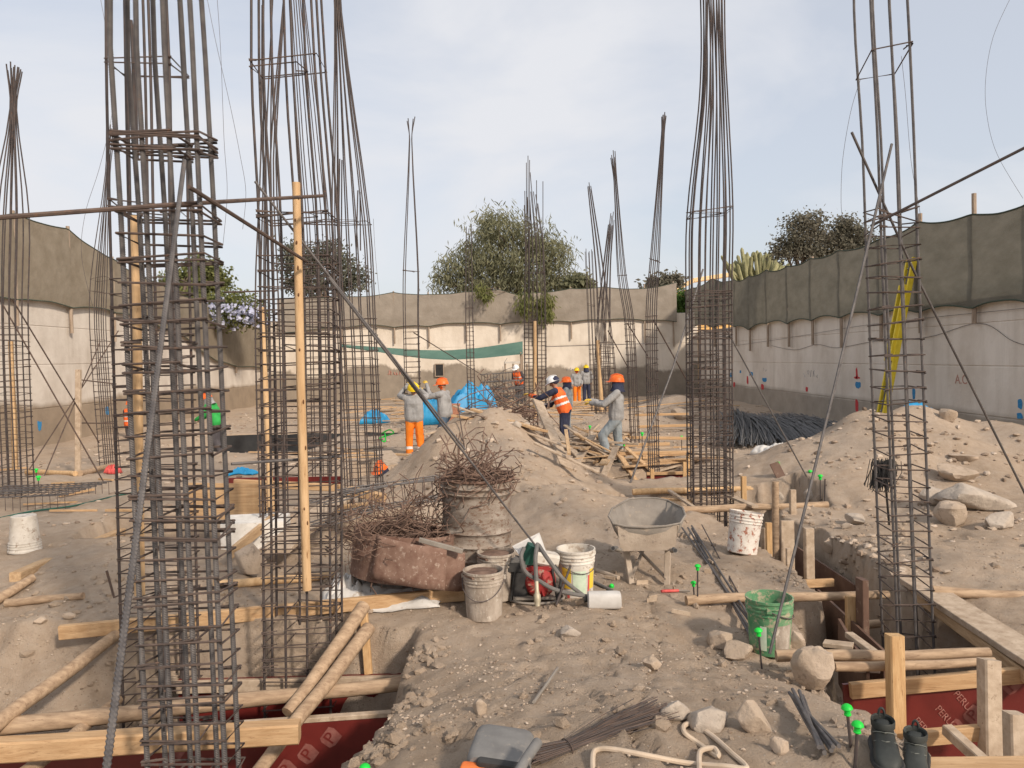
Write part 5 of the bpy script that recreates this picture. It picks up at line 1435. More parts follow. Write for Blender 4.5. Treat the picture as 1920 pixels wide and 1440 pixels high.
h2 = hose('', [W(1008, 1020, 5.85), W(1004, 1045, 5.72), W(1005, 1075, 5.68), W(1006, 1092, 5.66)], .0165, parent=t)
mb = MB(); a, b = W(1006, 1090, 5.66), W(1008, 1137, 5.6)
mb.tube([a, a.lerp(b, .35), a.lerp(b, .5), a.lerp(b, .55), a.lerp(b, .8), a.lerp(b, .85), b], .02, 12, rr=[.015, .015, .02, .026, .026, .021, .021]); mb.build('coupling', M['brass'], h2)
hose('', [W(1010, 1022, 5.85), W(1025, 1045, 5.74), W(1055, 1085, 5.72), W(1085, 1110, 5.75), W(1102, 1122, 5.78)], .016, parent=t)
hose('', [W(1040, 1060, 5.9), W(1052, 1080, 5.85), W(1048, 1110, 5.8), W(1046, 1130, 5.75)], .011, 'black_rubber', parent=t)
bar('short dark rod leaning by the paint bucket', [W(1070, 1060, 5.78), W(1043, 1134, 5.66)], .009, 'rebar', name='rod')
# pale jug lying down
p = drop(1133, 1138, 5.72)
t = thing('plastic_jug', 'pale translucent plastic jug lying beside the paint bucket', 'jug', p)
mb = MB(); vs, fs = [], []
R3 = Matrix.Rotation(-.05, 3, 'Z')
sec = [(-.125, .80), (-.115, 1), (.10, 1), (.12, .92), (.127, .7)]
for x, s in sec:
    for k in range(16):
        a = 2 * math.pi * k / 16
        cx, cz = math.copysign(abs(math.cos(a)) ** .55, math.cos(a)) * .062 * s, math.copysign(abs(math.sin(a)) ** .55, math.sin(a)) * .062 * s
        vs.append(p + R3 @ Vector((x, cx, cz + .062)))
for i in range(len(sec) - 1):
    for k in range(16):
        a, b = i * 16 + k, i * 16 + (k + 1) % 16; fs.append((a, b, b + 16, a + 16))
fs += [tuple(range(15, -1, -1)), tuple(range(64, 80))]
mb.add(vs, fs); mb.build('body', M['white_sack'], t)
mb = MB(); mb.tube([p + Vector((-.125, 0, .07)), p + Vector((-.15, 0, .07))], .02, 10); mb.build('neck', M['black_rubber'], t)
# tan hose bits behind the paint bucket
hose('dusty pipe end lying behind the paint bucket', [hit(1118, 1073) + Vector((0, 0, .02)), hit(1160, 1088) + Vector((0, 0, .02))], .02, 'hose_tan', name='pipe')
hose('second dusty pipe lying lower behind the paint bucket', [hit(1112, 1094) + Vector((0, 0, .015)), hit(1148, 1110) + Vector((0, 0, .01))], .014, 'rubber', name='pipe')

# wheelbarrow seen from its handles
wl_ = drop(1212, 1085, 6.55)
t = thing('wheelbarrow', 'dusty steel wheelbarrow seen from its handles', 'wheelbarrow', wl_)
def wp(px, py, d): return W(px, py, d)
near_rim = [wp(1141, 968, 6.35), wp(1150, 982, 6.28), wp(1175, 987, 6.25), wp(1212, 989, 6.24), wp(1250, 986, 6.25), wp(1276, 981, 6.28), wp(1285, 966, 6.35)]
far_rim = [wp(1166, 943, 6.95), wp(1178, 936, 7.05), wp(1195, 934, 7.1), wp(1212, 933, 7.12), wp(1232, 934, 7.1), wp(1252, 938, 7.05), wp(1263, 944, 6.95)]
rim = near_rim + [wp(1280, 952, 6.65)] + far_rim[::-1] + [wp(1148, 953, 6.65)]
zb = near_rim[3].z - .20
cx = sum(q.x for q in rim) / len(rim); cy = sum(q.y for q in rim) / len(rim)
bot = [Vector((cx + (q.x - cx) * .62, cy - .02 + (q.y - cy) * .55, zb)) for q in rim]
midr = [Vector((cx + (q.x - cx) * .86, cy - .01 + (q.y - cy) * .84, zb + (q.z - zb) * .52)) for q in rim]
mb = MB(); k = len(rim)
ring_o = [rim, midr, bot]
vs = [q for rg in ring_o for q in rg] + [Vector((cx, cy, zb))]
fs = [(i * k + j, i * k + (j + 1) % k, (i + 1) * k + (j + 1) % k, (i + 1) * k + j) for i in range(2) for j in range(k)] + [(2 * k + j, 2 * k + (j + 1) % k, 3 * k) for j in range(k)]
mb.add(vs, fs); tray = mb.build('tray', M['dust_grey'], t); sm = tray.modifiers.new('thickness', 'SOLIDIFY'); sm.thickness = .004; sm.offset = 0
mb = MB(); mb.tube(rim, .009, 6, closed=True); mb.build('rim', M['dust_grey'], tray)
mb = MB(); q = [near_rim[1] + Vector((.03, -.012, -.015)), near_rim[5] + Vector((-.03, -.012, -.015)), Vector((near_rim[5].x - .04, near_rim[5].y + .03, zb - .01)), Vector((near_rim[1].x + .06, near_rim[1].y + .03, zb - .01))]
mb.add(q + [v + Vector((0, .006, 0)) for v in q], [(3, 2, 1, 0), (4, 5, 6, 7), (0, 1, 5, 4), (1, 2, 6, 5), (2, 3, 7, 6), (3, 0, 4, 7)]); mb.build('end_panel', M['tan_steel'], t, smooth=False)
for s in (-1, 1):
    hx = wp(1150 if s < 0 else 1266, 1028 if s < 0 else 1032, 5.98)
    bx_ = Vector((wl_.x + s * .20, 6.5, zb - .03)); fx = Vector((wl_.x + s * .05, 7.45, .26))
    mb = MB(); mb.tube([hx, hx.lerp(bx_, .5) + Vector((-s * .01, 0, -.02)), bx_, fx], .016, 10); hd = mb.build('handle', M['dust_grey'], t)
    mb = MB(); mb.tube([hx + (hx - bx_).normalized() * .01, hx.lerp(bx_, .28)], .019, 10); mb.build('grip', M['rubber'], hd)
    mb = MB(); mb.tube([hx + (hx - bx_).normalized() * .012, hx + (hx - bx_).normalized() * .006], .013, 10); mb.build('grip_bore', M['black_rubber'], hd)
    lg = Vector((wl_.x + s * .15, 6.42, 0)); lg.z = gz(lg.x, lg.y)
    mb = MB(); mb.beam(lg, Vector((bx_.x - s * .02, 6.5, zb - .02)), .05, .03); mb.build('leg', M['tan_steel'], t, smooth=False)
    mb = MB(); mb.beam(lg + Vector((0, 0, .05)), Vector((wl_.x - s * .06, 6.9, .2)), .025, .02); mb.build('leg_brace', M['tan_steel'], t, smooth=False)
    mb = MB(); mb.tube([near_rim[1 if s < 0 else 5] + Vector((-s * .02, 0, -.02)), Vector((bx_.x, bx_.y - .12, zb - .01))], .008, 6); mb.build('stay', M['tan_steel'], t)
wh = Vector((wl_.x, 7.42, 0)); wh.z = gz(wh.x, wh.y) + .19
TW = Matrix.Translation(wh) @ Matrix.Rotation(math.pi / 2, 4, 'Y')
mb = MB(); mb.lathe([(.13, -.035), (.17, -.04), (.19, -.02), (.19, .02), (.17, .04), (.13, .035), (.13, -.035)], TW, 24); wo = mb.build('wheel', M['black_rubber'], t)
mb = MB(); mb.lathe([(0, -.02), (.13, -.02), (.13, .02), (0, .02)], TW, 20); mb.build('hub', M['tan_steel'], wo)

# ------------------------------------------------------------------ capped bar stubs
def capped(label, px, py, base_py, d=None, r=.023, lean=(0, 0)):
    if d is None:
        b = hit(px + lean[0], base_py); d = b.y
    else:
        b = W(px + lean[0], base_py, d); b.z = min(b.z, gz(b.x, b.y) + .02)
    c = W(px, py, d)
    t = thing('capped_bar', label, 'rebar cap', b, 'bars with green safety caps')
    ax = (c - b).normalized()
    mb = MB(); mb.tube([b - ax * .05, c], .006 * max(1, d / 6) ** .3, 6); mb.build('bar', M['rebar'], t)
    q = ax.to_track_quat('Z', 'Y').to_matrix().to_4x4()
    mb = MB(); mb.lathe([(.0, r * .75), (r * .5, r * .68), (r * .85, r * .40), (r, 0), (r * .95, -.1 * r), (r * .55, -.15 * r), (r * .52, -r * .9), (r * .62, -r), (r * .62, -r * 1.2), (0, -r * 1.2)], Matrix.Translation(c) @ q, 16); mb.build('cap', M['cap_green'], t)
for lab, px, py, by, d, r, ln in (('green capped bar beside the black boots, upper one', 1588, 1328, 1440, 2.85, .0215, (12, 0)), ('green capped bar beside the black boots, lower one', 1608, 1360, 1455, 2.75, .022, (-6, 0)),
        ('green capped bar against the green bucket', 1422, 1183, 1228, 4.7, .026, (6, 0)), ('green capped bar left of the rod bundle, taller one', 1308, 1062, 1130, 5.85, .024, (0, 0)), ('green capped bar left of the rod bundle, shorter one', 1300, 1093, 1120, 5.9, .022, (2, 0)),
        ('green capped bar leaning on the dark board', 1458, 868, 915, 11.2, .03, (3, 0)), ('green capped bar on the far rim, left of two', 1519, 884, 912, 10.5, .03, (0, 0)), ('green capped bar on the far rim, right of two', 1538, 893, 938, 9.8, .034, (0, 0)),
        ('green capped bar at the bottom edge by the left trench', 684, 1440, 1500, 2.9, .022, (0, 0)), ('green cap near the left wall, front', 72, 895, 912, None, .04, (0, 0)), ('green cap near the left wall, back', 68, 881, 892, None, .035, (0, 0)),
        ('small green cap behind the wood heap', 1106, 800, 825, 16, .035, (0, 0)), ('small green cap beside the slim cages', 1204, 813, 845, 14, .035, (0, 0)), ('small green cap at the foot of the slanting cage', 1170, 832, 850, 14.5, .035, (0, 0)), ('small green cap by the far boards', 1278, 819, 830, 16.5, .035, (0, 0))):
    capped(lab, px, py, by, d, r, ln)
p = hit(1147, 1103); mb = MB(); mb.lathe([(0, .018), (.012, .016), (.021, 0), (.012, -.004), (.012, -.022), (0, -.022)], Matrix.Translation(p + Vector((0, 0, .02))) @ Matrix.Rotation(.9, 4, 'X'), 14)
tag(mb.build('loose_cap', M['cap_green'], None), 'loose green cap on the ground by the pale jug', 'rebar cap')
bar('bare bar stub beside the far capped bars', [W(1547, 898, 9.7), W(1546, 948, 9.7)], .008, 'rebar')
bar('bent bar stub rising from the left bank', [W(200, 1070, 5.9), W(214, 1120, 5.9), W(252, 1105, 5.9)], .010, 'rebar_brown')

# ------------------------------------------------------------------ rods lying about
def lying(label, a, b, r, n=1, spread=.03, m='rebar_grey', lift=.012, group=None, seed=0):
    R = random.Random(seed)
    for i in range(n):
        p0, p1 = hit(*a), hit(*b)
        o = Vector((R.uniform(-1, 1), 0, 0)) * spread
        o2 = Vector((R.uniform(-1, 1), R.uniform(-.3, .3), 0)) * spread
        p0 = p0 + o2 * 1.3; p1 = p1 + o
        pts = []
        for k in range(9):
            q = p0.lerp(p1, k / 8); pts.append(q)
        for q in pts: q.z = max(q.z, gz(q.x, q.y)) + lift + (i % 3) * r * 1.5
        # straighten: rods are stiff, take the upper hull line
        za = max(q.z for q in pts[:3]); zb_ = max(q.z for q in pts[-3:])
        lift2 = max(q.z - (za + (zb_ - za) * k / 8) for k, q in enumerate(pts)); lift2 = max(0, lift2)
        A = Vector((p0.x, p0.y, za + lift2 * .6)); B = Vector((p1.x, p1.y, zb_ + lift2 * .6))
        bar(label, [A, A.lerp(B, .5) - Vector((0, 0, lift2 * .3)), B], r, m, name='rod', group=group)
lying('straight rod in the bundle lying left of the green bucket', (1290, 1000), (1432, 1228), .010, 5, .05, group='rod bundle by the green bucket', seed=1)
lying('single thin rod lying between bundle and green bucket', (1316, 998), (1440, 1230), .006, 1, .0, 'rebar', seed=2)
lying('straight rod in the bundle lying left of the capped bars at the bottom', (1482, 1328), (1558, 1432), .0085, 7, .045, group='rod bundle by the boots', seed=3)
lying('short rusty rod lying on the middle of the earth ridge', (1046, 1268), (1001, 1322), .008, 1, 0, 'dust_grey', seed=4)
# fan of tie wire
a, b = hit(1010, 1432), hit(1238, 1348)
t = thing('tie_wire_bundle', 'fanned bundle of straight tie wires lying on the earth in front', 'wire bundle', (a + b) * .5)
R_ = random.Random(3)
for i in range(120):
    u = R_.gauss(0, 1); v = abs(R_.gauss(0, 1)) + .4
    dv = (b - a).normalized(); sd = Vector((-dv.y, dv.x, 0))
    e0 = a - dv * R_.uniform(.0, .06) + sd * u * .022 + Vector((0, 0, .022 + v * .016))
    e1 = b + dv * R_.uniform(-.12, .05) + sd * (u * .042 + R_.gauss(0, .012)) + Vector((0, 0, .022 + v * .022))
    kn = a.lerp(b, .22) + sd * u * .015 + Vector((0, 0, .02 + v * .010))
    mb = MB(); mb.tube([e0, kn, kn.lerp(e1, .5) + Vector((0, 0, R_.uniform(-.004, .014))), e1], .0019, 4); mb.build('wire', M['rebar' if i % 3 else 'rebar_brown'], t)
mb = MB(); c_ = a.lerp(b, .22); dv = (b - a).normalized(); sd = Vector((-dv.y, dv.x, 0))
mb.tube([c_ + sd * .045 * math.cos(q) + Vector((0, 0, .026 + .026 * math.sin(q))) for q in np.linspace(0, 2 * math.pi, 17)[:-1]], .0025, 5, closed=True); mb.build('binding', M['rebar_brown'], t)
# tan hose in front
def gl(px, py, up=.012): return hit(px, py, 1.2) + Vector((0, 0, up))
hose('dusty tan hose looping over the stones in front', [gl(1112, 1465), gl(1112, 1422), gl(1122, 1411), gl(1150, 1411), gl(1210, 1422), gl(1290, 1437), gl(1360, 1443), gl(1400, 1446), gl(1372, 1418), gl(1335, 1385), gl(1300, 1364), gl(1283, 1366), gl(1284, 1380), gl(1310, 1400), gl(1345, 1424), gl(1340, 1418, .03), gl(1318, 1420, .03), gl(1311, 1432, .03), gl(1312, 1460)], .0105, 'hose_tan')
# power tool at the lower edge
p = hit(950, 1432, 1.5); p.z = gz(p.x, p.y)
t = thing('breaker_tool', 'grey demolition breaker with orange panel lying at the bottom edge', 'power tool', p)
mb = MB(); R3 = Matrix.Rotation(math.radians(-8), 3, 'Z') @ Matrix.Rotation(.10, 3, 'Y')
def rbox(mb, c, s, R3, ch=.02):
    vs = []; fs = []
    sec = []
    for (x, z) in ((-1, -1), (1, -1), (1, 1), (-1, 1)):
        for k in range(4):
            a = math.atan2(z, x) - math.pi / 4 + math.pi / 6 * k
            sec.append((x * (s[0] / 2 - ch) + ch * math.cos(a), z * (s[2] / 2 - ch) + ch * math.sin(a)))
    n = len(sec)
    for y, q in ((-s[1] / 2, .86), (-s[1] / 2 + ch * .6, .97), (-s[1] / 2 + ch * 1.4, 1), (s[1] / 2 - ch * 1.4, 1), (s[1] / 2 - ch * .6, .97), (s[1] / 2, .86)):
        vs += [Vector(c) + R3 @ Vector((a * q, y, b * q)) for a, b in sec]
    for i in range(5):
        for k in range(n):
            a, b = i * n + k, i * n + (k + 1) % n; fs.append((a, b, b + n, a + n))
    fs += [tuple(range(n - 1, -1, -1)), tuple(range(5 * n, 6 * n))]
    mb.add(vs, fs)
rbox(mb, p + Vector((-.02, -.06, .06)), (.24, .26, .13), R3, .035); mb.build('housing', M['tool_grey'], t)
mb = MB(); rbox(mb, p + Vector((-.10, -.21, .085)), (.14, .06, .035), R3, .01); mb.build('orange_panel', M['tool_orange'], t)
mb = MB(); rbox(mb, p + Vector((-.01, -.20, .10)), (.20, .05, .03), R3, .012); mb.build('vent_bar', M['black_rubber'], t)
mb = MB(); mb.tube([W(1008, 1392, 2.78), W(985, 1425, 2.68), W(960, 1470, 2.55)], .018, 12, rr=[.0195, .018, .018]); mb.build('side_handle', M['tool_grey'], t)
# boots
def boot(label, px, py, d, yaw, s=1.0):
    p = W(px, py, d); p.z = gz(p.x, p.y) - .01
    t = thing('rubber_boot', label, 'boot', p, 'pair of boots')
    R3 = Matrix.Rotation(yaw, 3, 'Z')
    mb = MB(); vs, fs = [], []
    #  stations from heel (far, +y) over the shaft opening to the toe (near, -y): y, halfwidth, height
    n = 16
    st = [(.105, .030, .05, .0), (.098, .040, .105, .0), (.07, .046, .118, .0), (.03, .047, .116, .0), (.0, .046, .10, .0), (-.03, .045, .085, .0), (-.07, .050, .073, .0), (-.11, .053, .066, .0), (-.145, .049, .056, .0), (-.17, .036, .042, .0), (-.182, .018, .026, .0)]
    for (y, hw, hh, z0) in st:
        for k in range(n):
            a = 2 * math.pi * k / n
            x = hw * math.copysign(abs(math.cos(a)) ** .7, math.cos(a)); z = hh / 2 + hh / 2 * math.copysign(abs(math.sin(a)) ** .65, math.sin(a))
            if z > hh * .5: x *= 1 - .22 * (z / hh - .5)
            vs.append(p + R3 @ Vector((x * s, y * s, z * s)))
    for i in range(len(st) - 1):
        for k in range(n):
            a, b = i * n + k, i * n + (k + 1) % n; fs.append((a, a + n, b + n, b))
    fs += [tuple(range(n)), tuple(range(len(st) * n - 1, (len(st) - 1) * n - 1, -1))]
    mb.add(vs, fs); mb.build('shoe', M['boot'], t)
    mb = MB(); mb.lathe([(.044, 0), (.045, .02), (.043, .025), (.038, .02), (.036, 0)], Matrix.Translation(p) @ R3.to_4x4() @ Matrix.Translation((0, .045 * s, .10 * s)) @ Matrix.Diagonal((.95, 1.15, 1, 1)), 20); mb.build('shaft', M['boot'], t)
    mb = MB(); mb.tube([p + R3 @ Vector((.012 * math.cos(a) * s, .098 * s, (.125 + .028 * math.sin(a)) * s)) for a in np.linspace(-.4, math.pi + .4, 10)], .005, 6); mb.build('pull_loop', M['boot'], t)
    for (y0, hh) in ((-.02, .097), (-.06, .077)):
        mb = MB(); mb.tube([p + R3 @ Vector((x * s, (y0 + .55 * abs(x)) * s, (hh - 6.5 * x * x) * s)) for x in np.linspace(-.044, .044, 9)], .0022, 5); mb.build('seam', M['boot_seam'], t)
    mb = MB(); pts = [p + R3 @ Vector((hw * 1.04 * sg * s, y * s, .012)) for sg, rng in ((1, st), (-1, st[::-1])) for (y, hw, _, _) in rng]
    mb.tube(pts, .010, 6, closed=True); mb.build('sole', M['black_rubber'], t)
boot('black rubber boot at the ridge edge, left of the pair', 1658, 1402, 2.80, -.34, .86)
boot('black rubber boot at the ridge edge, right of the pair', 1716, 1400, 2.84, -.5, .86)
# red handled chisel
p0, p1 = hit(1240, 1113), hit(1272, 1112)
t = thing('chisel', 'red handled chisel lying by the pole end', 'chisel', p0)
mb = MB(); mb.tube([p0 + Vector((0, 0, .02)), p1 + Vector((0, 0, .02))], .012, 8); mb.build('handle', M['red_label'], t)
mb = MB(); mb.tube([p1 + Vector((0, 0, .02)), p1 + Vector((.09, -.02, .02))], .008, 6); mb.build('blade', M['dust_grey'], t)

# ------------------------------------------------------------------ stones
def rock(label, px, py, wpx, hpx, seed, m='rock', d=None, dep=.8, group='loose boulders'):
    base = hit(px, py + hpx / 2) if d is None else W(px, py + hpx / 2, d)
    D = base.y
    rx, rz_ = wpx * D / F / 2 * 1.12, hpx * D / F / 2 * 1.25
    c = base + Vector((0, rx * dep * .6, rz_ * .62))
    R = random.Random(seed); mb = MB(); nu, nv = 28, 18
    vs, fs = [], []
    planes = [(Vector((R.gauss(0, 1), R.gauss(0, 1), R.gauss(0, .8))).normalized(), R.uniform(.50, .78)) for _ in range(14)]
    for i in range(nv + 1):
        ph = math.pi * i / nv
        for j in range(nu):
            t_ = 2 * math.pi * j / nu
            q = Vector((math.sin(ph) * math.cos(t_), math.sin(ph) * math.sin(t_), math.cos(ph)))
            s = 1 + .26 * mnoise.noise(q * 1.3 + Vector((seed, 0, 0))) + .10 * mnoise.noise(q * 3.1 + Vector((0, seed, 0))) + .04 * mnoise.noise(q * 7 + Vector((0, 0, seed)))
            q = q * s
            # flat facets
            for nn, lim in planes:
                over = q.dot(nn) - lim
                if over > 0: q = q - nn * over * .92
            vs.append(c + Vector((q.x * rx, q.y * rx * dep, q.z * rz_)))
    for i in range(nv):
        for j in range(nu):
            a = i * nu + j; b = i * nu + (j + 1) % nu; fs.append((a, a + nu, b + nu, b))
    mb.add(vs, fs); return tag(mb.build('boulder', M[m], None), label, 'rock', group)
for i, (lab, px, py, w, h, m) in enumerate((('large rounded boulder on the ridge below the pole pair', 1536, 1258, 96, 82, 'rock'), ('squarish boulder behind the nearest cage', 466, 1046, 62, 72, 'rock'),
        ('flat slab stone left of the rod bundle, upper one', 1352, 1202, 62, 34, 'rock'), ('flat slab stone at the end of the rod bundle', 1392, 1222, 70, 26, 'rock'), ('blocky tan stone near the bottom centre right', 1416, 1352, 72, 58, 'rock'),
        ('long grey stone left of the blocky tan stone', 1332, 1358, 92, 42, 'rock_grey'), ('grey stone touching the wire fan', 1270, 1334, 52, 46, 'rock_grey'), ('small stone right of the blocky tan stone', 1466, 1398, 38, 34, 'rock'),
        ('pale angular stone left among the right rocks', 1757, 928, 56, 42, 'rock_grey'), ('smooth rounded stone in front of the right rocks', 1797, 966, 82, 46, 'rock'), ('broad dusty stone behind the right rocks', 1850, 936, 120, 50, 'rock_grey'),
        ('low broken stone at the right end of the rocks', 1885, 976, 66, 30, 'rock_grey'), ('small clod on the middle of the ridge', 900, 1327, 36, 30, 'rock'), ('dark sharp stone on the ridge under the red motor', 1069, 1187, 44, 24, 'rock_grey'),
        ('stone touching the foot of the green bucket', 1498, 1202, 38, 38, 'rock'), ('small stone between bucket and trench', 1478, 1208, 16, 18, 'rock'), ('long boulder half sunk on the right heap', 1800, 888, 80, 34, 'rock'),
        ('flat rock jutting from the right heap', 1818, 858, 60, 18, 'rock'), ('boulder on the crest of the right heap', 1780, 776, 34, 30, 'rock'), ('big buried boulder behind the slim cages', 1282, 776, 42, 26, 'rock'),
        ('round stone in the undercut trench bank', 1560, 1022, 26, 24, 'rock'), ('stone heap left among rubble on the far rim', 1610, 972, 42, 26, 'rock_grey'), ('second stone in the rubble on the far rim', 1590, 985, 22, 14, 'rock_grey'),
        ('stone at the foot of the leaning plank, left', 968, 795, 18, 14, 'rock_grey'), ('stone at the foot of the leaning plank, right', 988, 797, 18, 14, 'rock_grey'), ('half buried stone near the ridge top', 1225, 1245, 40, 20, 'rock'), ('small stone on the left bank', 70, 1165, 26, 14, 'rock'), ('pebbly clod near the left pole', 128, 1155, 26, 16, 'rock'), ('stone by the far pole on the rim', 1522, 925, 34, 22, 'rock_grey'), ('white rock beside the far pole', 1466, 928, 26, 20, 'rock_grey'))):
    rock(lab, px, py, w, h, i * 1.37 + 2, m)
# far white rag stone heap by the wall
p = hit(1383, 738, dmin=22); cloth('pale rag bundle on the far heap by the right wall', 'rag_bundle', 'white_sack', p, .7, .6, .5, 9, 'rag', fold=1.3)

# ------------------------------------------------------------------ rebar pile by the right wall
mb = MB(); R_ = random.Random(17)
for i in range(420):
    u = R_.random(); k = R_.random()
    a = Vector((4.5 + 3.6 * u + R_.gauss(0, .2), 16.3 + 1.0 * u + R_.uniform(-.3, 1.3), 0))
    b = Vector((7.2 + 2.5 * u + R_.gauss(0, .15), 25.0 + R_.uniform(-1.5, 2.0), 0))
    za, zb2 = gz(a.x, a.y) + .03, gz(b.x, b.y) + .04
    h = .05 + .24 * k * (1 - .5 * abs(u - .5))
    pts = []
    for q in range(6):
        f_ = q / 5; p_ = a.lerp(b, f_); p_.z = za + (zb2 - za) * f_ + h * (.25 + .75 * math.sin(math.pi * min(1, f_ * 1.2 + .05)) ** .6) + R_.uniform(-.015, .015); p_.x += .12 * math.sin(f_ * 3 + u * 5); pts.append(p_)
    mb.tube(pts, .011, 4)
M['pile_steel'] = mat('pile_steel', (.085, .085, .088), (.15, .148, .148), 6, .6, metal=.25)
tag(mb.build('rebar_pile', M['pile_steel'], None), 'wide fan of dark steel bars piled along the right wall', 'rebar pile', kind='stuff')
for i, (px, py, w, h) in enumerate(((1437, 793, 22, 8), (1448, 806, 14, 8), (1425, 780, 14, 6))):
    p = hit(px, py); plank('scrap of board lying on the dark steel pile', p + Vector((-w / 2 * p.y / F, 0, .34)), p + Vector((w / 2 * p.y / F, .1, .36)), .10, .03, 'wood_old', group='scraps on the steel pile', name='board_scrap')
# tarps
def tarp(label, px, py_base, wpx, hpx, seed, m='tarp', d=None, dep=.8, name='tarpaulin', cat='tarpaulin', fold=.5):
    p = hit(px, py_base) if d is None else W(px, py_base, d)
    D = p.y; wx = wpx * D / F; h = hpx * D / F
    return cloth(label, name, m, p + Vector((0, wx * dep * .5, 0)), wx * 1.15, wx * dep * 1.15, h, seed, cat, fold=fold, n=34, group='blue tarpaulins' if m == 'tarp' else None, ragged=.25, sharp=1.1, yaw=.2)
tarp('bright blue tarpaulin humped on the crest of the right heap', 1729, 786, 84, 30, 3, d=12.6)
tarp('narrow blue tarpaulin scrap at the left of the right heap', 1588, 792, 40, 10, 5, d=13.2)
tarp('big blue tarpaulin draped over goods behind the far thin cage', 888, 754, 80, 62, 7, d=27, dep=.5)
tarp('blue tarpaulin on the ground left of the worker in yellow helmet', 700, 752, 44, 22, 9, d=27, dep=.5)
tarp('blue tarpaulin hanging behind the two workers tying steel', 800, 752, 50, 52, 11, d=25.5, dep=.45)
tarp('white plastic sacking left of the right heap', 1478, 832, 96, 17, 13, 'white_sack', d=14.6, dep=.5, name='plastic_sack', cat='sacking', fold=.8)
p = W(908, 757, 25.5); p.z = gz(p.x, p.y)
mb = MB(); mb.ball(p + Vector((0, 0, .2)), (.36, .25, .22), dis=.3); tag(mb.build('cement_bag', M['white_sack'], None), 'white bag under the big blue tarpaulin', 'bag')
p = W(849, 745, 26); p.z = gz(p.x, p.y)
mb = MB(); mb.box(p + Vector((0, 0, .3)), (.45, .35, .6)); mb.box(p + Vector((0, 0, .62)), (.48, .38, .05)); tag(mb.build('orange_crate', M['brick_red'], None, smooth=False), 'red orange crate left of the big blue tarpaulin', 'crate')

# ------------------------------------------------------------------ yellow ladder
top = Vector((RIGHT_X - .16, 19.25, W(1706, 486, 19.3).z)); bot_ = Vector((8.55, 18.0, 0)); bot_.z = gz(8.55, 18.0)
t = thing('extension_ladder', 'yellow extension ladder leaning on the right wall and net', 'ladder', bot_)
ax = (top - bot_).normalized(); sdv = Vector((.15, 1, 0)).normalized() * .20
for s in (-1, 1):
    mb = MB(); mb.beam(bot_ + sdv * s, top + sdv * s, .06, .13, up=Vector((-1, 0, .4))); mb.build('rail', M['ladder_yellow'], t, smooth=False)
    mb = MB(); a = bot_.lerp(top, .42) + Vector((-.08, 0, .03)); mb.beam(a + sdv * s * .8, a + (top - bot_) * .42 + sdv * s * .8, .05, .11, up=Vector((-1, 0, .4))); mb.build('fly_rail', M['ladder_yellow'], t, smooth=False)
    mb = MB(); mb.box(bot_ + sdv * s + Vector((0, 0, .03)), (.12, .06, .06)); mb.build('foot', M['black_rubber'], t, smooth=False)
for k in range(1, 19):
    c_ = bot_.lerp(top, k / 19); mb = MB(); mb.tube([c_ - sdv, c_ + sdv], .018, 8); mb.build('rung', M['alu'], t)
mb = MB(); mb.beam(bot_.lerp(top, .02) + Vector((.03, 0, 0)), bot_.lerp(top, .98) + Vector((.03, 0, 0)), .03, .26); mb.build('pull_strap', M['rubber'], t)
# ------------------------------------------------------------------ beam cages lying on the ground
def beam_cage(label, a, b, w, h, n_s, nb=4, r=.008, rt=.0045, m='rebar_grey', legs=0.0):
    a, b = Vector(a), Vector(b)
    t = thing('beam_cage', label, 'rebar cage', (a + b) * .5, 'beam cages lying on the ground')
    d = (b - a).normalized(); s = d.cross(Vector((0, 0, 1))).normalized()
    for i in range(nb):
        for z in ((0, h) if not legs else (h,)):
            o = s * (-w / 2 + w * i / (nb - 1)) + Vector((0, 0, z)); mb = MB(); mb.tube([a + o, a.lerp(b, .5) + o + Vector((0, 0, random.uniform(-.02, .02))), b + o], r, 5); mb.build('long_bar', M[m], t)
    for k in range(n_s):
        c_ = a.lerp(b, (k + .5) / n_s); mb = MB(); e = random.uniform(-.02, .02)
        if legs: mb.tube([c_ - s * w / 2 + Vector((0, 0, -legs + random.uniform(-.02, .02))), c_ - s * w / 2 + Vector((0, 0, h)), c_ + s * w / 2 + Vector((0, 0, h)), c_ + s * w / 2 + Vector((0, 0, -legs))], rt, 5)
        else: mb.tube([c_ + d * e - s * w / 2, c_ - d * e + s * w / 2, c_ + d * e + s * w / 2 + Vector((0, 0, h)), c_ - s * w / 2 + Vector((0, 0, h))], rt, 5, closed=True)
        mb.build('stirrup', M['tie'], t)
    return t
beam_cage('flat bar mat on legs lying by the far left cage', W(-40, 945, 10.6), W(172, 936, 10.6), 1.1, .16, 16, 9, legs=.02)
beam_cage('beam cage lying in the trench behind the low cut drum', W(640, 962, 7.9), W(830, 932, 8.4), .3, .22, 10)
beam_cage('beam cage lying beside the pit behind the wide left cage', W(590, 985, 7.6), W(700, 950, 8.2), .3, .22, 8)
for i, (a, b, dd) in enumerate((((898, 745), (985, 742), 30), ((905, 732), (985, 728), 31), ((900, 718), (980, 712), 32))):
    beam_cage('stacked beam cage before the far awning, %s' % ('lowest', 'middle', 'top')[i], W(*a, dd), W(*b, dd), .5, .35, 14, 4, r=.014, rt=.009)
tangle('grey tangle of stirrups and rods behind the mound by the far awning', tuple(W(950, 752, 29)), (.75, .6, .55), 80, .009, 'rebar_grey', seed=9, step=.3)
tangle('low brown tangle of scrap wood and rod behind the mound', tuple(W(950, 778, 16.5)), (.8, .5, .22), 70, .010, 'scrap', seed=19, step=.28, up=.2)
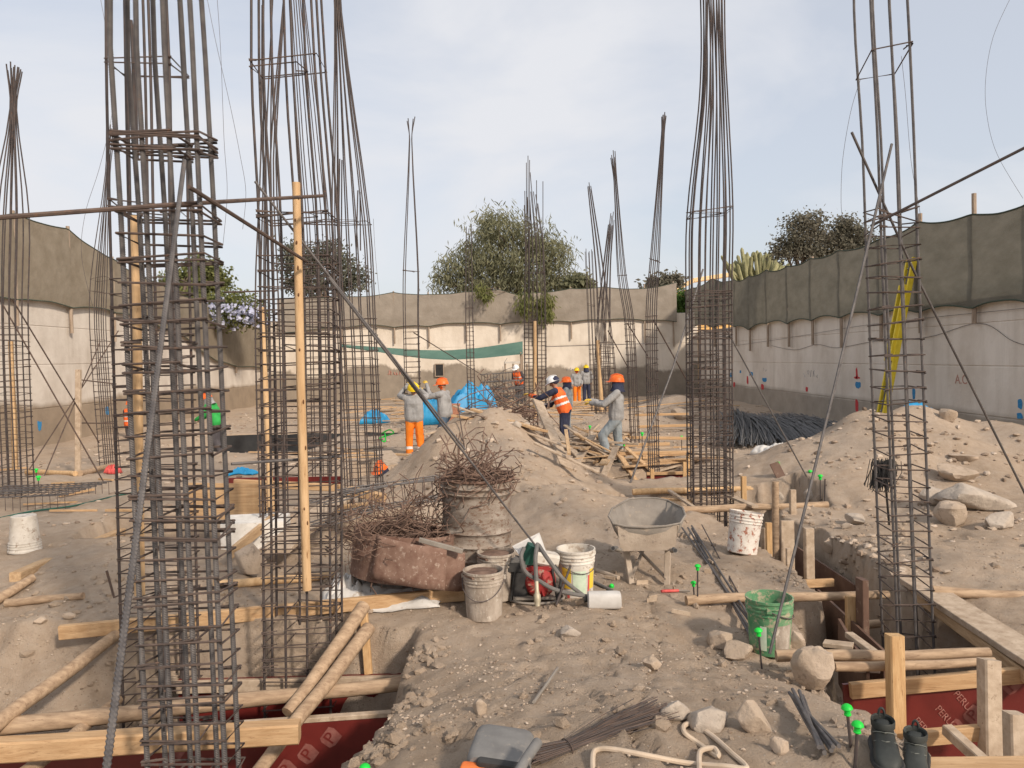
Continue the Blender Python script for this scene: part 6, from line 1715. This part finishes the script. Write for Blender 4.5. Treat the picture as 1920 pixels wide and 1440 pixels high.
# dark board and broom
plank('dark narrow board standing behind the far pole end', W(1451, 868, 10.9), W(1478, 922, 10.7), .13, .02, 'film_brown', up=UPY)
mb = MB(); R_ = random.Random(8); c_ = W(1657, 868, 7.9)
for i in range(120):
    a = c_ + Vector((R_.gauss(0, .05), R_.gauss(0, .05), R_.uniform(-.02, .05))); mb.tube([a, a + Vector((R_.gauss(-.02, .02), 0, -.12)), a + Vector((R_.gauss(-.04, .04), R_.gauss(0, .03), -.28))], .004, 4)
mb.tube([c_, Vector((c_.x + .3, c_.y + .5, gz(c_.x + .3, c_.y + .5)))], .012, 6)
tag(mb.build('bristle_broom', M['black_rubber'], None), 'dark frayed broom head hanging behind the tallest right cage', 'broom')
hose('thin green hose lying across the left ground', [hit(-20, 978) + Vector((0, 0, .015)), hit(60, 961) + Vector((0, 0, .015)), hit(140, 950) + Vector((0, 0, .015)), hit(225, 930) + Vector((0, 0, .015)), hit(300, 918) + Vector((0, 0, .015))], .012, 'green_dark')
hose('coil of bright green hose by the small black pit', [W(715, 813, 17.8), W(730, 806, 17.9), W(738, 812, 17.8), W(722, 818, 17.7), W(712, 822, 17.6), W(722, 828, 17.5), W(722, 812, 17.7)], .016, 'cap_green')
p = hit(212, 888); cloth('red plastic bag by the leaning left cage', 'plastic_bag', 'red_label', p, .24, .22, .13, 3, 'plastic bag', fold=1.0)
p = hit(455, 889); cloth('blue rag lying behind the left cages', 'rag', 'tarp', p, .45, .3, .08, 5, 'rag', fold=1.0)
# sloping concrete slab pieces beside the worker in jeans
mb = MB(); p = W(812, 826, 16.8); mb.box(p + Vector((.1, 0, -.15)), (.45, .6, .34), Matrix.Rotation(.3, 3, 'Y') @ Matrix.Rotation(.4, 3, 'Z')); tag(mb.build('concrete_slab', M['concrete'], None, smooth=False), 'tilted concrete slab beside the worker in jeans', 'slab')
plank('tilted thin plate with a red glove near the crouching worker', W(718, 846, 13.5), W(742, 872, 12.3), .30, .02, 'wood_old')
# far shed bits by the end wall
t = thing('shed', 'small open lean to under the awning by the far wall', 'shed', drop(968, 738, 38))
mb = MB(); a = W(945, 680, 38); b = W(990, 680, 38); mb.box(((a.x + b.x) / 2, 38.8, a.z), (b.x - a.x, 2.0, .08)); mb.build('roof', M['concrete'], t, smooth=False)
for px in (947, 962, 975, 988):
    mb = MB(); q = W(px, 682, 37.9); mb.tube([(q.x, q.y, gz(q.x, q.y)), q], .05, 6); mb.build('post', M['post'], t)
t = thing('wall_opening', 'small dark framed opening in the far wall behind the workers', 'window', W(824, 706, 41.9))
q = W(824, 694, 41.93); mb = MB(); mb.box(q, (.42, .04, .62)); mb.build('pane', M['black_film'], t, smooth=False)
for dx, dz, sx, sz in ((-.23, 0, .05, .72), (.23, 0, .05, .72), (0, .335, .42, .05), (0, -.335, .42, .05)):
    mb = MB(); mb.box(q + Vector((dx, -.02, dz)), (sx, .06, sz)); mb.build('frame', M['post'], t, smooth=False)

# ================================================================== PEOPLE
M['skin'] = mat('skin', (.28, .155, .10), (.36, .21, .14), 8, .6)
M['grey_cloth'] = mat('grey_work_shirt', (.25, .245, .24), (.35, .345, .34), 6, .95, .5, 12, bdist=.03)
M['grey_jeans'] = mat('pale_grey_jeans', (.19, .225, .25), (.30, .33, .345), 6, .95, .5, 12, bdist=.03)
M['blue_jeans'] = mat('blue_jeans', (.06, .10, .15), (.12, .17, .24), 6, .95, .5, 12, bdist=.03)
M['navy'] = mat('navy_cloth', (.022, .025, .05), (.045, .05, .085), 6, .95, .5, 12, bdist=.03)
M['dark_cloth'] = mat('dark_cloth', (.06, .055, .06), (.10, .09, .095), 6, .95)
M['orange_cloth'] = mat('orange_cloth', (.74, .17, .012), (.86, .25, .03), 5, .9, .5, 10, bdist=.03)
M['orange_vest'] = mat('orange_red_vest', (.74, .11, .02), (.84, .17, .04), 5, .85, .4, 10, bdist=.02)
M['green_cloth'] = mat('green_shirt', (.02, .26, .05), (.04, .36, .08), 5, .9, .5, 12, bdist=.03)
M['reflective'] = mat('reflective_tape', (.62, .62, .60), (.72, .72, .70), 12, .5)
M['glove'] = mat('yellow_glove', (.58, .38, .05), (.68, .48, .10), 9, .85)
M['boot_dark'] = mat('work_boot', (.05, .045, .04), (.10, .09, .075), 9, .85)
M['hat_yellow'] = mat('yellow_helmet', (.72, .50, .01), (.80, .58, .02), 9, .4)
M['hat_orange'] = mat('orange_helmet', (.78, .13, .02), (.86, .18, .03), 9, .42)
M['hat_white'] = mat('white_helmet', (.72, .72, .72), (.78, .78, .78), 9, .4)
M['eye'] = mat('dark_eye', (.015, .012, .01), None, rough=.3)
def person(label, loc, yaw, arms, shirt, pants, hat, legs=None, lean=0.0, twist=0.0, scale=1.0, hood=None, vest=None, gloves=False, cuffs=None, head_turn=0.0, mask=None, head_pitch=0.0, hatcap=None, sleeves=None, side=0.0):
    """arms: ((elbow),(wrist)) left, right in body frame (x right, y forward, z up); legs: ((knee),(ankle)) left, right"""
    loc = Vector(loc)
    t = thing('person', label, 'person', loc)
    RZ = Matrix.Rotation(yaw, 3, 'Z')
    hip = Vector((0, 0, .92))
    RL = Matrix.Rotation(-lean, 3, 'X') @ Matrix.Rotation(side, 3, 'Y') @ Matrix.Rotation(twist, 3, 'Z')
    def up(v): return hip + RL @ (Vector(v) - hip)
    J = {}
    J['neck'] = up((0, 0, 1.43)); J['head'] = up((0, .02, 1.56)); J['chest'] = up((0, 0, 1.26)); J['belly'] = up((0, 0, 1.06))
    J['sl'], J['sr'] = up((-.185, 0, 1.385)), up((.185, 0, 1.385))
    (el, wl2), (er, wr2) = arms
    J['el'], J['wl'], J['er'], J['wr'] = Vector(el), Vector(wl2), Vector(er), Vector(wr2)
    if legs is None: legs = (((-.10, .02, .49), (-.11, -.01, .09)), ((.10, .02, .49), (.11, -.01, .09)))
    (kl, al), (kr, ar) = legs
    J['hl'], J['hr'] = Vector((-.095, 0, .88)), Vector((.095, 0, .88))
    J['kl'], J['al'], J['kr'], J['ar'] = Vector(kl), Vector(al), Vector(kr), Vector(ar)
    prim = []   # (a, b, ra, rb, region)
    S = sleeves or shirt
    up_l = [('hl', 'kl', .105, .085, 'pants'), ('kl', 'al', .086, .075, 'pants'), ('hr', 'kr', .105, .085, 'pants'), ('kr', 'ar', .086, .075, 'pants'),
            ('sl', 'el', .076, .062, 'sleeve'), ('el', 'wl', .060, .045, 'sleeve'), ('sr', 'er', .076, .062, 'sleeve'), ('er', 'wr', .060, .045, 'sleeve')]
    for a, b, r0, r1, g in up_l: prim.append((J[a], J[b], r0, r1, g))
    prim.append((J['sl'] * .82 + J['sr'] * .18, J['sr'] * .82 + J['sl'] * .18, .075, .075, 'shirt'))
    prim.append((J['chest'] + RL @ Vector((-.075, 0, 0)), J['chest'] + RL @ Vector((.075, 0, 0)), .138, .138, 'shirt'))
    prim.append((J['belly'] + RL @ Vector((-.065, 0, 0)), J['belly'] + RL @ Vector((.065, 0, 0)), .140, .140, 'shirt'))
    for s in (-1, 1): prim.append((J['chest'] + RL @ Vector((s * .085, 0, .03)), up((s * .075, 0, .95)), .125, .145, 'shirt'))
    prim.append((Vector((-.06, -.01, .93)), Vector((.06, -.01, .93)), .125, .125, 'pants'))
    prim.append((up((-.06, 0, .95)), up((.06, 0, .95)), .146, .146, 'shirt'))
    prim.append((J['neck'] - Vector((0, 0, .03)), J['head'], .055, .058, 'neck'))
    HR = RL @ Matrix.Rotation(head_turn, 3, 'Z') @ Matrix.Rotation(-head_pitch, 3, 'X')
    J['head'] = J['neck'] + HR @ Vector((0, .02, .13))
    prim.append((J['head'] + HR @ Vector((0, 0, .025)), J['head'] + HR @ Vector((0, .005, -.03)), .088, .066, 'skin'))
    prim.append((J['head'] + HR @ Vector((0, .088, .0)), J['head'] + HR @ Vector((0, .105, -.02)), .012, .016, 'skin'))
    for s in (-1, 1):
        prim.append((J['head'] + HR @ Vector((s * .082, -.005, .01)), J['head'] + HR @ Vector((s * .08, -.005, -.025)), .016, .012, 'skin'))
    for k, yv in (('al', 1), ('ar', 1)):
        prim.append((J[k] - Vector((0, .05, .035)), J[k] + Vector((0, .13, -.045)), .048, .043, 'boots'))
        prim.append((J[k] + Vector((0, 0, .06)), J[k], .055, .052, 'boots' if cuffs is None else 'pants'))
    # gather, remesh to one skin
    mb = MB()
    for a, b, r0, r1, g in prim:
        n = max(3, int((b - a).length / .05) + 2)
        P = [a.lerp(b, i / (n - 1)) for i in range(n)]; rr = [r0 + (r1 - r0) * i / (n - 1) for i in range(n)]
        mb.tube(P, r0, 12, rr=rr); mb.ball(a, r0, nu=12, nv=8); mb.ball(b, r1, nu=12, nv=8)
    tmp = bpy.data.objects.new('tmp_body', mb.mesh([M['skin']], smooth=False)); COL.objects.link(tmp)
    md = tmp.modifiers.new('r', 'REMESH'); md.mode = 'VOXEL'; md.voxel_size = .015
    ms = tmp.modifiers.new('s', 'SMOOTH'); ms.iterations = 4; ms.factor = .5
    dg = bpy.context.evaluated_depsgraph_get(); me = bpy.data.meshes.new_from_object(tmp.evaluated_get(dg)); me.name = 'body'
    bpy.data.objects.remove(tmp, do_unlink=True)
    nv = len(me.vertices); V = np.empty(nv * 3); me.vertices.foreach_get('co', V); V = V.reshape(-1, 3)
    # loose cloth folds below the neck
    sd = sum(map(ord, label)) % 97
    for i in range(nv):
        v = V[i]
        if v[2] < J['neck'].z - .02:
            q = Vector((v[0] * 13 + sd, v[1] * 13, v[2] * 3.2)); k = mnoise.noise(q) * .014 + mnoise.noise(q * 2.1) * .008
            c = Vector((v[0], v[1], 0)).normalized() if abs(v[0]) + abs(v[1]) > 1e-4 else Vector((1, 0, 0))
            V[i, 0] += c.x * k; V[i, 1] += c.y * k; V[i, 2] += mnoise.noise(q * 1.7) * .006
    regs = ['shirt', 'sleeve', 'pants', 'skin', 'neck', 'boots', 'glove', 'stripe', 'vest', 'mask']
    A = np.array([p[0] for p in prim]); B = np.array([p[1] for p in prim]); RA_ = np.array([p[2] for p in prim]); RB_ = np.array([p[3] for p in prim])
    nf = len(me.polygons); C = np.empty(nf * 3); me.polygons.foreach_get('center', C); C = C.reshape(-1, 3)
    AB = B - A; tt = np.clip(((C[:, None] - A[None]) * AB[None]).sum(-1) / np.maximum((AB ** 2).sum(-1), 1e-9)[None], 0, 1)
    dist = np.linalg.norm(C[:, None] - (A[None] + tt[..., None] * AB[None]), axis=-1) - (RA_ + (RB_ - RA_) * tt)
    best = dist.argmin(1)
    mi = np.array([regs.index(prim[k][4]) for k in best])
    if cuffs is not None:
        z = C[:, 2]; leg = mi == regs.index('pants'); mi[leg & (z > .245) & (z < .30)] = regs.index('stripe')
    if vest:
        inv = np.array(RL.inverted()); L_ = (C - np.array(hip)) @ inv.T + np.array(hip)
        tor = (mi == 0) | ((mi == 1) & (np.abs(L_[:, 0]) < .19) & (L_[:, 2] > 1.2))
        mi[tor] = regs.index('vest')
        band = tor & (((L_[:, 2] > 1.045) & (L_[:, 2] < 1.09)) | ((L_[:, 2] > 1.19) & (L_[:, 2] < 1.235)))
        mi[band] = regs.index('stripe')
    if mask:
        inv = np.array(HR.inverted()); L_ = (C - np.array(J['head'])) @ inv.T
        mi[(mi == regs.index('skin')) & (L_[:, 2] < .005) & (L_[:, 1] > -.01)] = regs.index('mask')
    Vw = V @ np.array(RZ.to_3x3()).T * scale
    me.vertices.foreach_set('co', Vw.ravel().astype(np.float32))
    me.materials.clear()
    for m in (shirt, S, pants, 'skin', hood or 'skin', 'boot_dark', 'glove', 'reflective', vest or shirt, mask or 'skin'): me.materials.append(M[m])
    me.polygons.foreach_set('material_index', mi.astype(np.int32)); me.polygons.foreach_set('use_smooth', np.full(nf, True)); me.update()
    body = bpy.data.objects.new('body', me); COL.objects.link(body); body.parent = t
    def put(name, mb2, m, par=None):
        mb2.v = [tuple(loc + (RZ @ Vector(v)) * scale) for v in mb2.v]; return mb2.build(name, M[m], par or t)
    # hands with fingers
    for (e, w_, s) in (('el', 'wl', -1), ('er', 'wr', 1)):
        d = (J[w_] - J[e]).normalized(); x = d.cross(Vector((0, 0, 1)));
        if x.length < .1: x = d.cross(Vector((0, 1, 0)))
        x.normalize(); y = x.cross(d)
        h = MB(); pc = J[w_] + d * .045
        R3 = Matrix((x, d, y)).transposed()
        h.ball(pc, (.042, .055, .022), R3, nu=12, nv=8)
        for k, (o, L) in enumerate(((-.030, .062), (-.010, .075), (.010, .070), (.029, .055))):
            p0 = pc + d * .04 + x * o; p1 = p0 + d * L * .5 - y * .012; p2 = p1 + d * L * .3 - y * .03
            h.tube([p0, p1, p2], .011, 6, rr=[.0115, .0105, .009])
        p0 = pc + x * (-s) * .036; h.tube([p0, p0 + d * .035 + x * (-s) * .022 - y * .01, p0 + d * .06 + x * (-s) * .018 - y * .025], .011, 6, rr=[.013, .0115, .010])
        h.tube([J[w_] - d * .05, J[w_] + d * .02], .036, 10, rr=[.040, .034])
        put('glove' if gloves else 'hand', h, 'glove' if gloves else 'skin')
    # face
    f = MB()
    for s in (-1, 1): f.ball(J['head'] + HR @ Vector((s * .033, .083, .018)), (.012, .008, .007), nu=8, nv=6)
    f.ball(J['head'] + HR @ Vector((0, .083, -.052)), (.024, .006, .005), nu=8, nv=6)
    put('face_details', f, 'eye')
    # helmet
    def helmet(m):
        hm = MB(); T = (Matrix.Translation(J['head'] + HR @ Vector((0, 0, .04))) @ HR.to_4x4() @ Matrix.Diagonal((1.1, 1.1, 1.1, 1)))
        hm.lathe([(.0, .122), (.03, .120), (.065, .107), (.095, .078), (.112, .04), (.117, .0), (.122, -.004), (.112, -.004), (.105, .02), (.0, .09)], T @ Matrix.Diagonal((1, 1.14, 1, 1)), 24)
        hm.lathe([(.112, -.002), (.165, -.016), (.168, -.012), (.113, .006)], T @ Matrix.Diagonal((.92, 1.1, 1, 1)) @ Matrix.Translation((0, .012, 0)), 12, math.radians(35), math.radians(145))
        for s in (-.025, 0, .025):
            hm.tube([T @ Vector((s, .14 * math.sin(a) * .93, .04 + .093 * math.cos(a))) for a in np.linspace(-1.0, 1.0, 9)], .007, 5)
        return put('helmet', hm, m)
    if hat: ho = helmet(hat)
    if hood:
        nk = MB(); T = Matrix.Translation(J['head']) @ HR.to_4x4(); n = 20
        rows = [(.092, .07), (.104, .02), (.108, -.05), (.115, -.10), (.145, -.15)]
        vs, fs = [], []
        for (r, z) in rows:
            for k in range(n + 1):
                a = math.radians(40) + math.radians(280) * k / n + math.pi / 2
                wv = 1 + .06 * math.sin(k * 2.3 + z * 40)
                vs.append(T @ Vector((r * wv * math.cos(a), r * 1.1 * wv * math.sin(a) - .01, z)))
        for i in range(len(rows) - 1):
            for k in range(n):
                a = i * (n + 1) + k; fs.append((a, a + 1, a + n + 2, a + n + 1))
        nk.add(vs, fs); o = put('neck_cloth', nk, hood); s_ = o.modifiers.new('thickness', 'SOLIDIFY'); s_.thickness = .006
    if hatcap:
        hc = MB(); T = Matrix.Translation(J['head'] + HR @ Vector((0, -.035, .062))) @ HR.to_4x4()
        hc.ball(T @ Vector((0, 0, 0)), (.120, .118, .10), HR, nu=16, nv=10); put('cap_cloth', hc, hatcap)
    # belt of dark tool pouch
    return t
def stand(px, py_head, d, hgt=1.70, off=0.0):
    """feet point of a person whose helmet top is at the pixel"""
    p = W(px, py_head, d); p.z = p.z - hgt; return p
H = 1.735
def at_feet(px, py, d, sc=1.0): return stand(px, py, d, H * sc)
PEOPLE_LOC = {}
# 1 yellow helmet, orange trousers, back to the camera, both arms up
person('worker in yellow helmet and orange trousers with reflective bands, back turned, arms raised', at_feet(775, 716, 17.0), .06, (((-.33, .16, 1.42), (-.16, .36, 1.66)), ((.36, .14, 1.40), (.27, .38, 1.66))), 'grey_cloth', 'orange_cloth', 'hat_yellow',
       gloves=True, cuffs=True, head_pitch=-.45, legs=(((-.12, .03, .49), (-.13, 0, .09)), ((.12, .02, .49), (.14, 0, .09))))
# 2 jeans, orange helmet and mask, arms stretched left
person('worker in blue jeans and red orange helmet reaching left to the steel', at_feet(833, 709, 17.2), 1.25, (((-.20, .30, 1.32), (-.10, .56, 1.50)), ((.20, .30, 1.30), (.08, .54, 1.47))), 'grey_cloth', 'blue_jeans', 'hat_orange', gloves=True, mask='orange_vest',
       legs=(((-.10, .05, .49), (-.11, -.06, .09)), ((.10, .20, .52), (.11, .02, .14))), lean=.05, head_turn=.35)
# 3 orange vest, white helmet under navy cap
person('worker in orange safety vest and white helmet pulling steel behind the mound', at_feet(1058, 700, 16.9), 1.25, (((-.20, .52, 1.20), (-.10, .78, 1.27)), ((.26, .40, 1.02), (.16, .62, 1.00))), 'navy', 'navy', 'hat_white', vest='orange_vest', lean=.36, hatcap='navy', hood=None, sleeves='navy', gloves=True)
# 4 orange helmet behind
person('worker in orange helmet and pale grey shirt half hidden behind the orange vest', at_feet(1063, 707, 21.5), 1.35, (((-.26, .05, 1.15), (-.18, .22, .98)), ((.26, .05, 1.15), (.18, .22, .98))), 'grey_jeans', 'grey_jeans', 'hat_orange', hood='navy')
# 5, 6 far pair
person('distant worker in yellow helmet and orange trousers facing us', at_feet(1081, 689, 36.0), math.pi, (((-.27, .0, 1.15), (-.22, .18, .95)), ((.27, .0, 1.15), (.22, .18, .95))), 'grey_cloth', 'orange_cloth', 'hat_yellow', mask='orange_vest')
person('distant worker in yellow helmet and navy trousers, back turned', at_feet(1099, 684, 36.0, 1.02), .1, (((-.28, .03, 1.15), (-.24, .16, .95)), ((.28, .03, 1.15), (.26, .12, .95))), 'grey_cloth', 'navy', 'hat_yellow', hood='navy', scale=1.02)
# 7 foreground right in grey
person('worker in orange helmet with navy neck cloth and pale grey clothes pulling on the right', at_feet(1154, 702, 14.6), 1.40, (((-.28, .22, 1.18), (-.12, .46, 1.20)), ((.25, .20, 1.16), (.08, .47, 1.24))), 'grey_cloth', 'grey_jeans', 'hat_orange', hood='navy', gloves=True,
       legs=(((-.12, .26, .58), (-.13, .16, .18)), ((.11, -.02, .49), (.12, -.08, .09))), lean=-.06)
# 8 green shirt
person('worker in green shirt and orange helmet stooping behind the nearest cage', at_feet(392, 742, 19.5) + Vector((.2, 0, .12)), 1.45, (((-.20, .28, 1.12), (-.15, .50, 1.02)), ((.20, .28, 1.12), (.15, .50, 1.02))), 'green_cloth', 'dark_cloth', 'hat_orange', hood='grey_cloth', lean=.38, legs=(((-.10, .02, .49), (-.11, -.14, .09)), ((.10, .10, .50), (.11, .04, .09))))
# 9 far orange vest
person('distant worker in orange vest bending by the far awning', at_feet(973, 682, 33.0), 2.6, (((-.28, .05, 1.10), (-.20, .25, .95)), ((.28, .05, 1.10), (.20, .25, .95))), 'dark_cloth', 'dark_cloth', 'hat_white', vest='orange_vest', lean=.35)
# 10 in the pit
q = W(737, 876, 14.6); q.z = q.z - 1.45; q.y -= .25
person('worker in orange helmet crouching in the pit behind the low cut drum', q, 2.6, (((-.28, .10, .98), (-.18, .32, .80)), ((.28, .10, .98), (.18, .32, .80))), 'grey_jeans', 'dark_cloth', 'hat_orange', hood='navy', lean=.42, scale=.98)
# 11 left far
person('worker in orange helmet and vest glimpsed beyond the leaning left cage', at_feet(243, 750, 24.0, .97), -.4, (((-.28, .05, 1.12), (-.20, .25, .95)), ((.28, .05, 1.12), (.20, .25, .95))), 'navy', 'dark_cloth', 'hat_orange', vest='orange_vest', scale=.97)
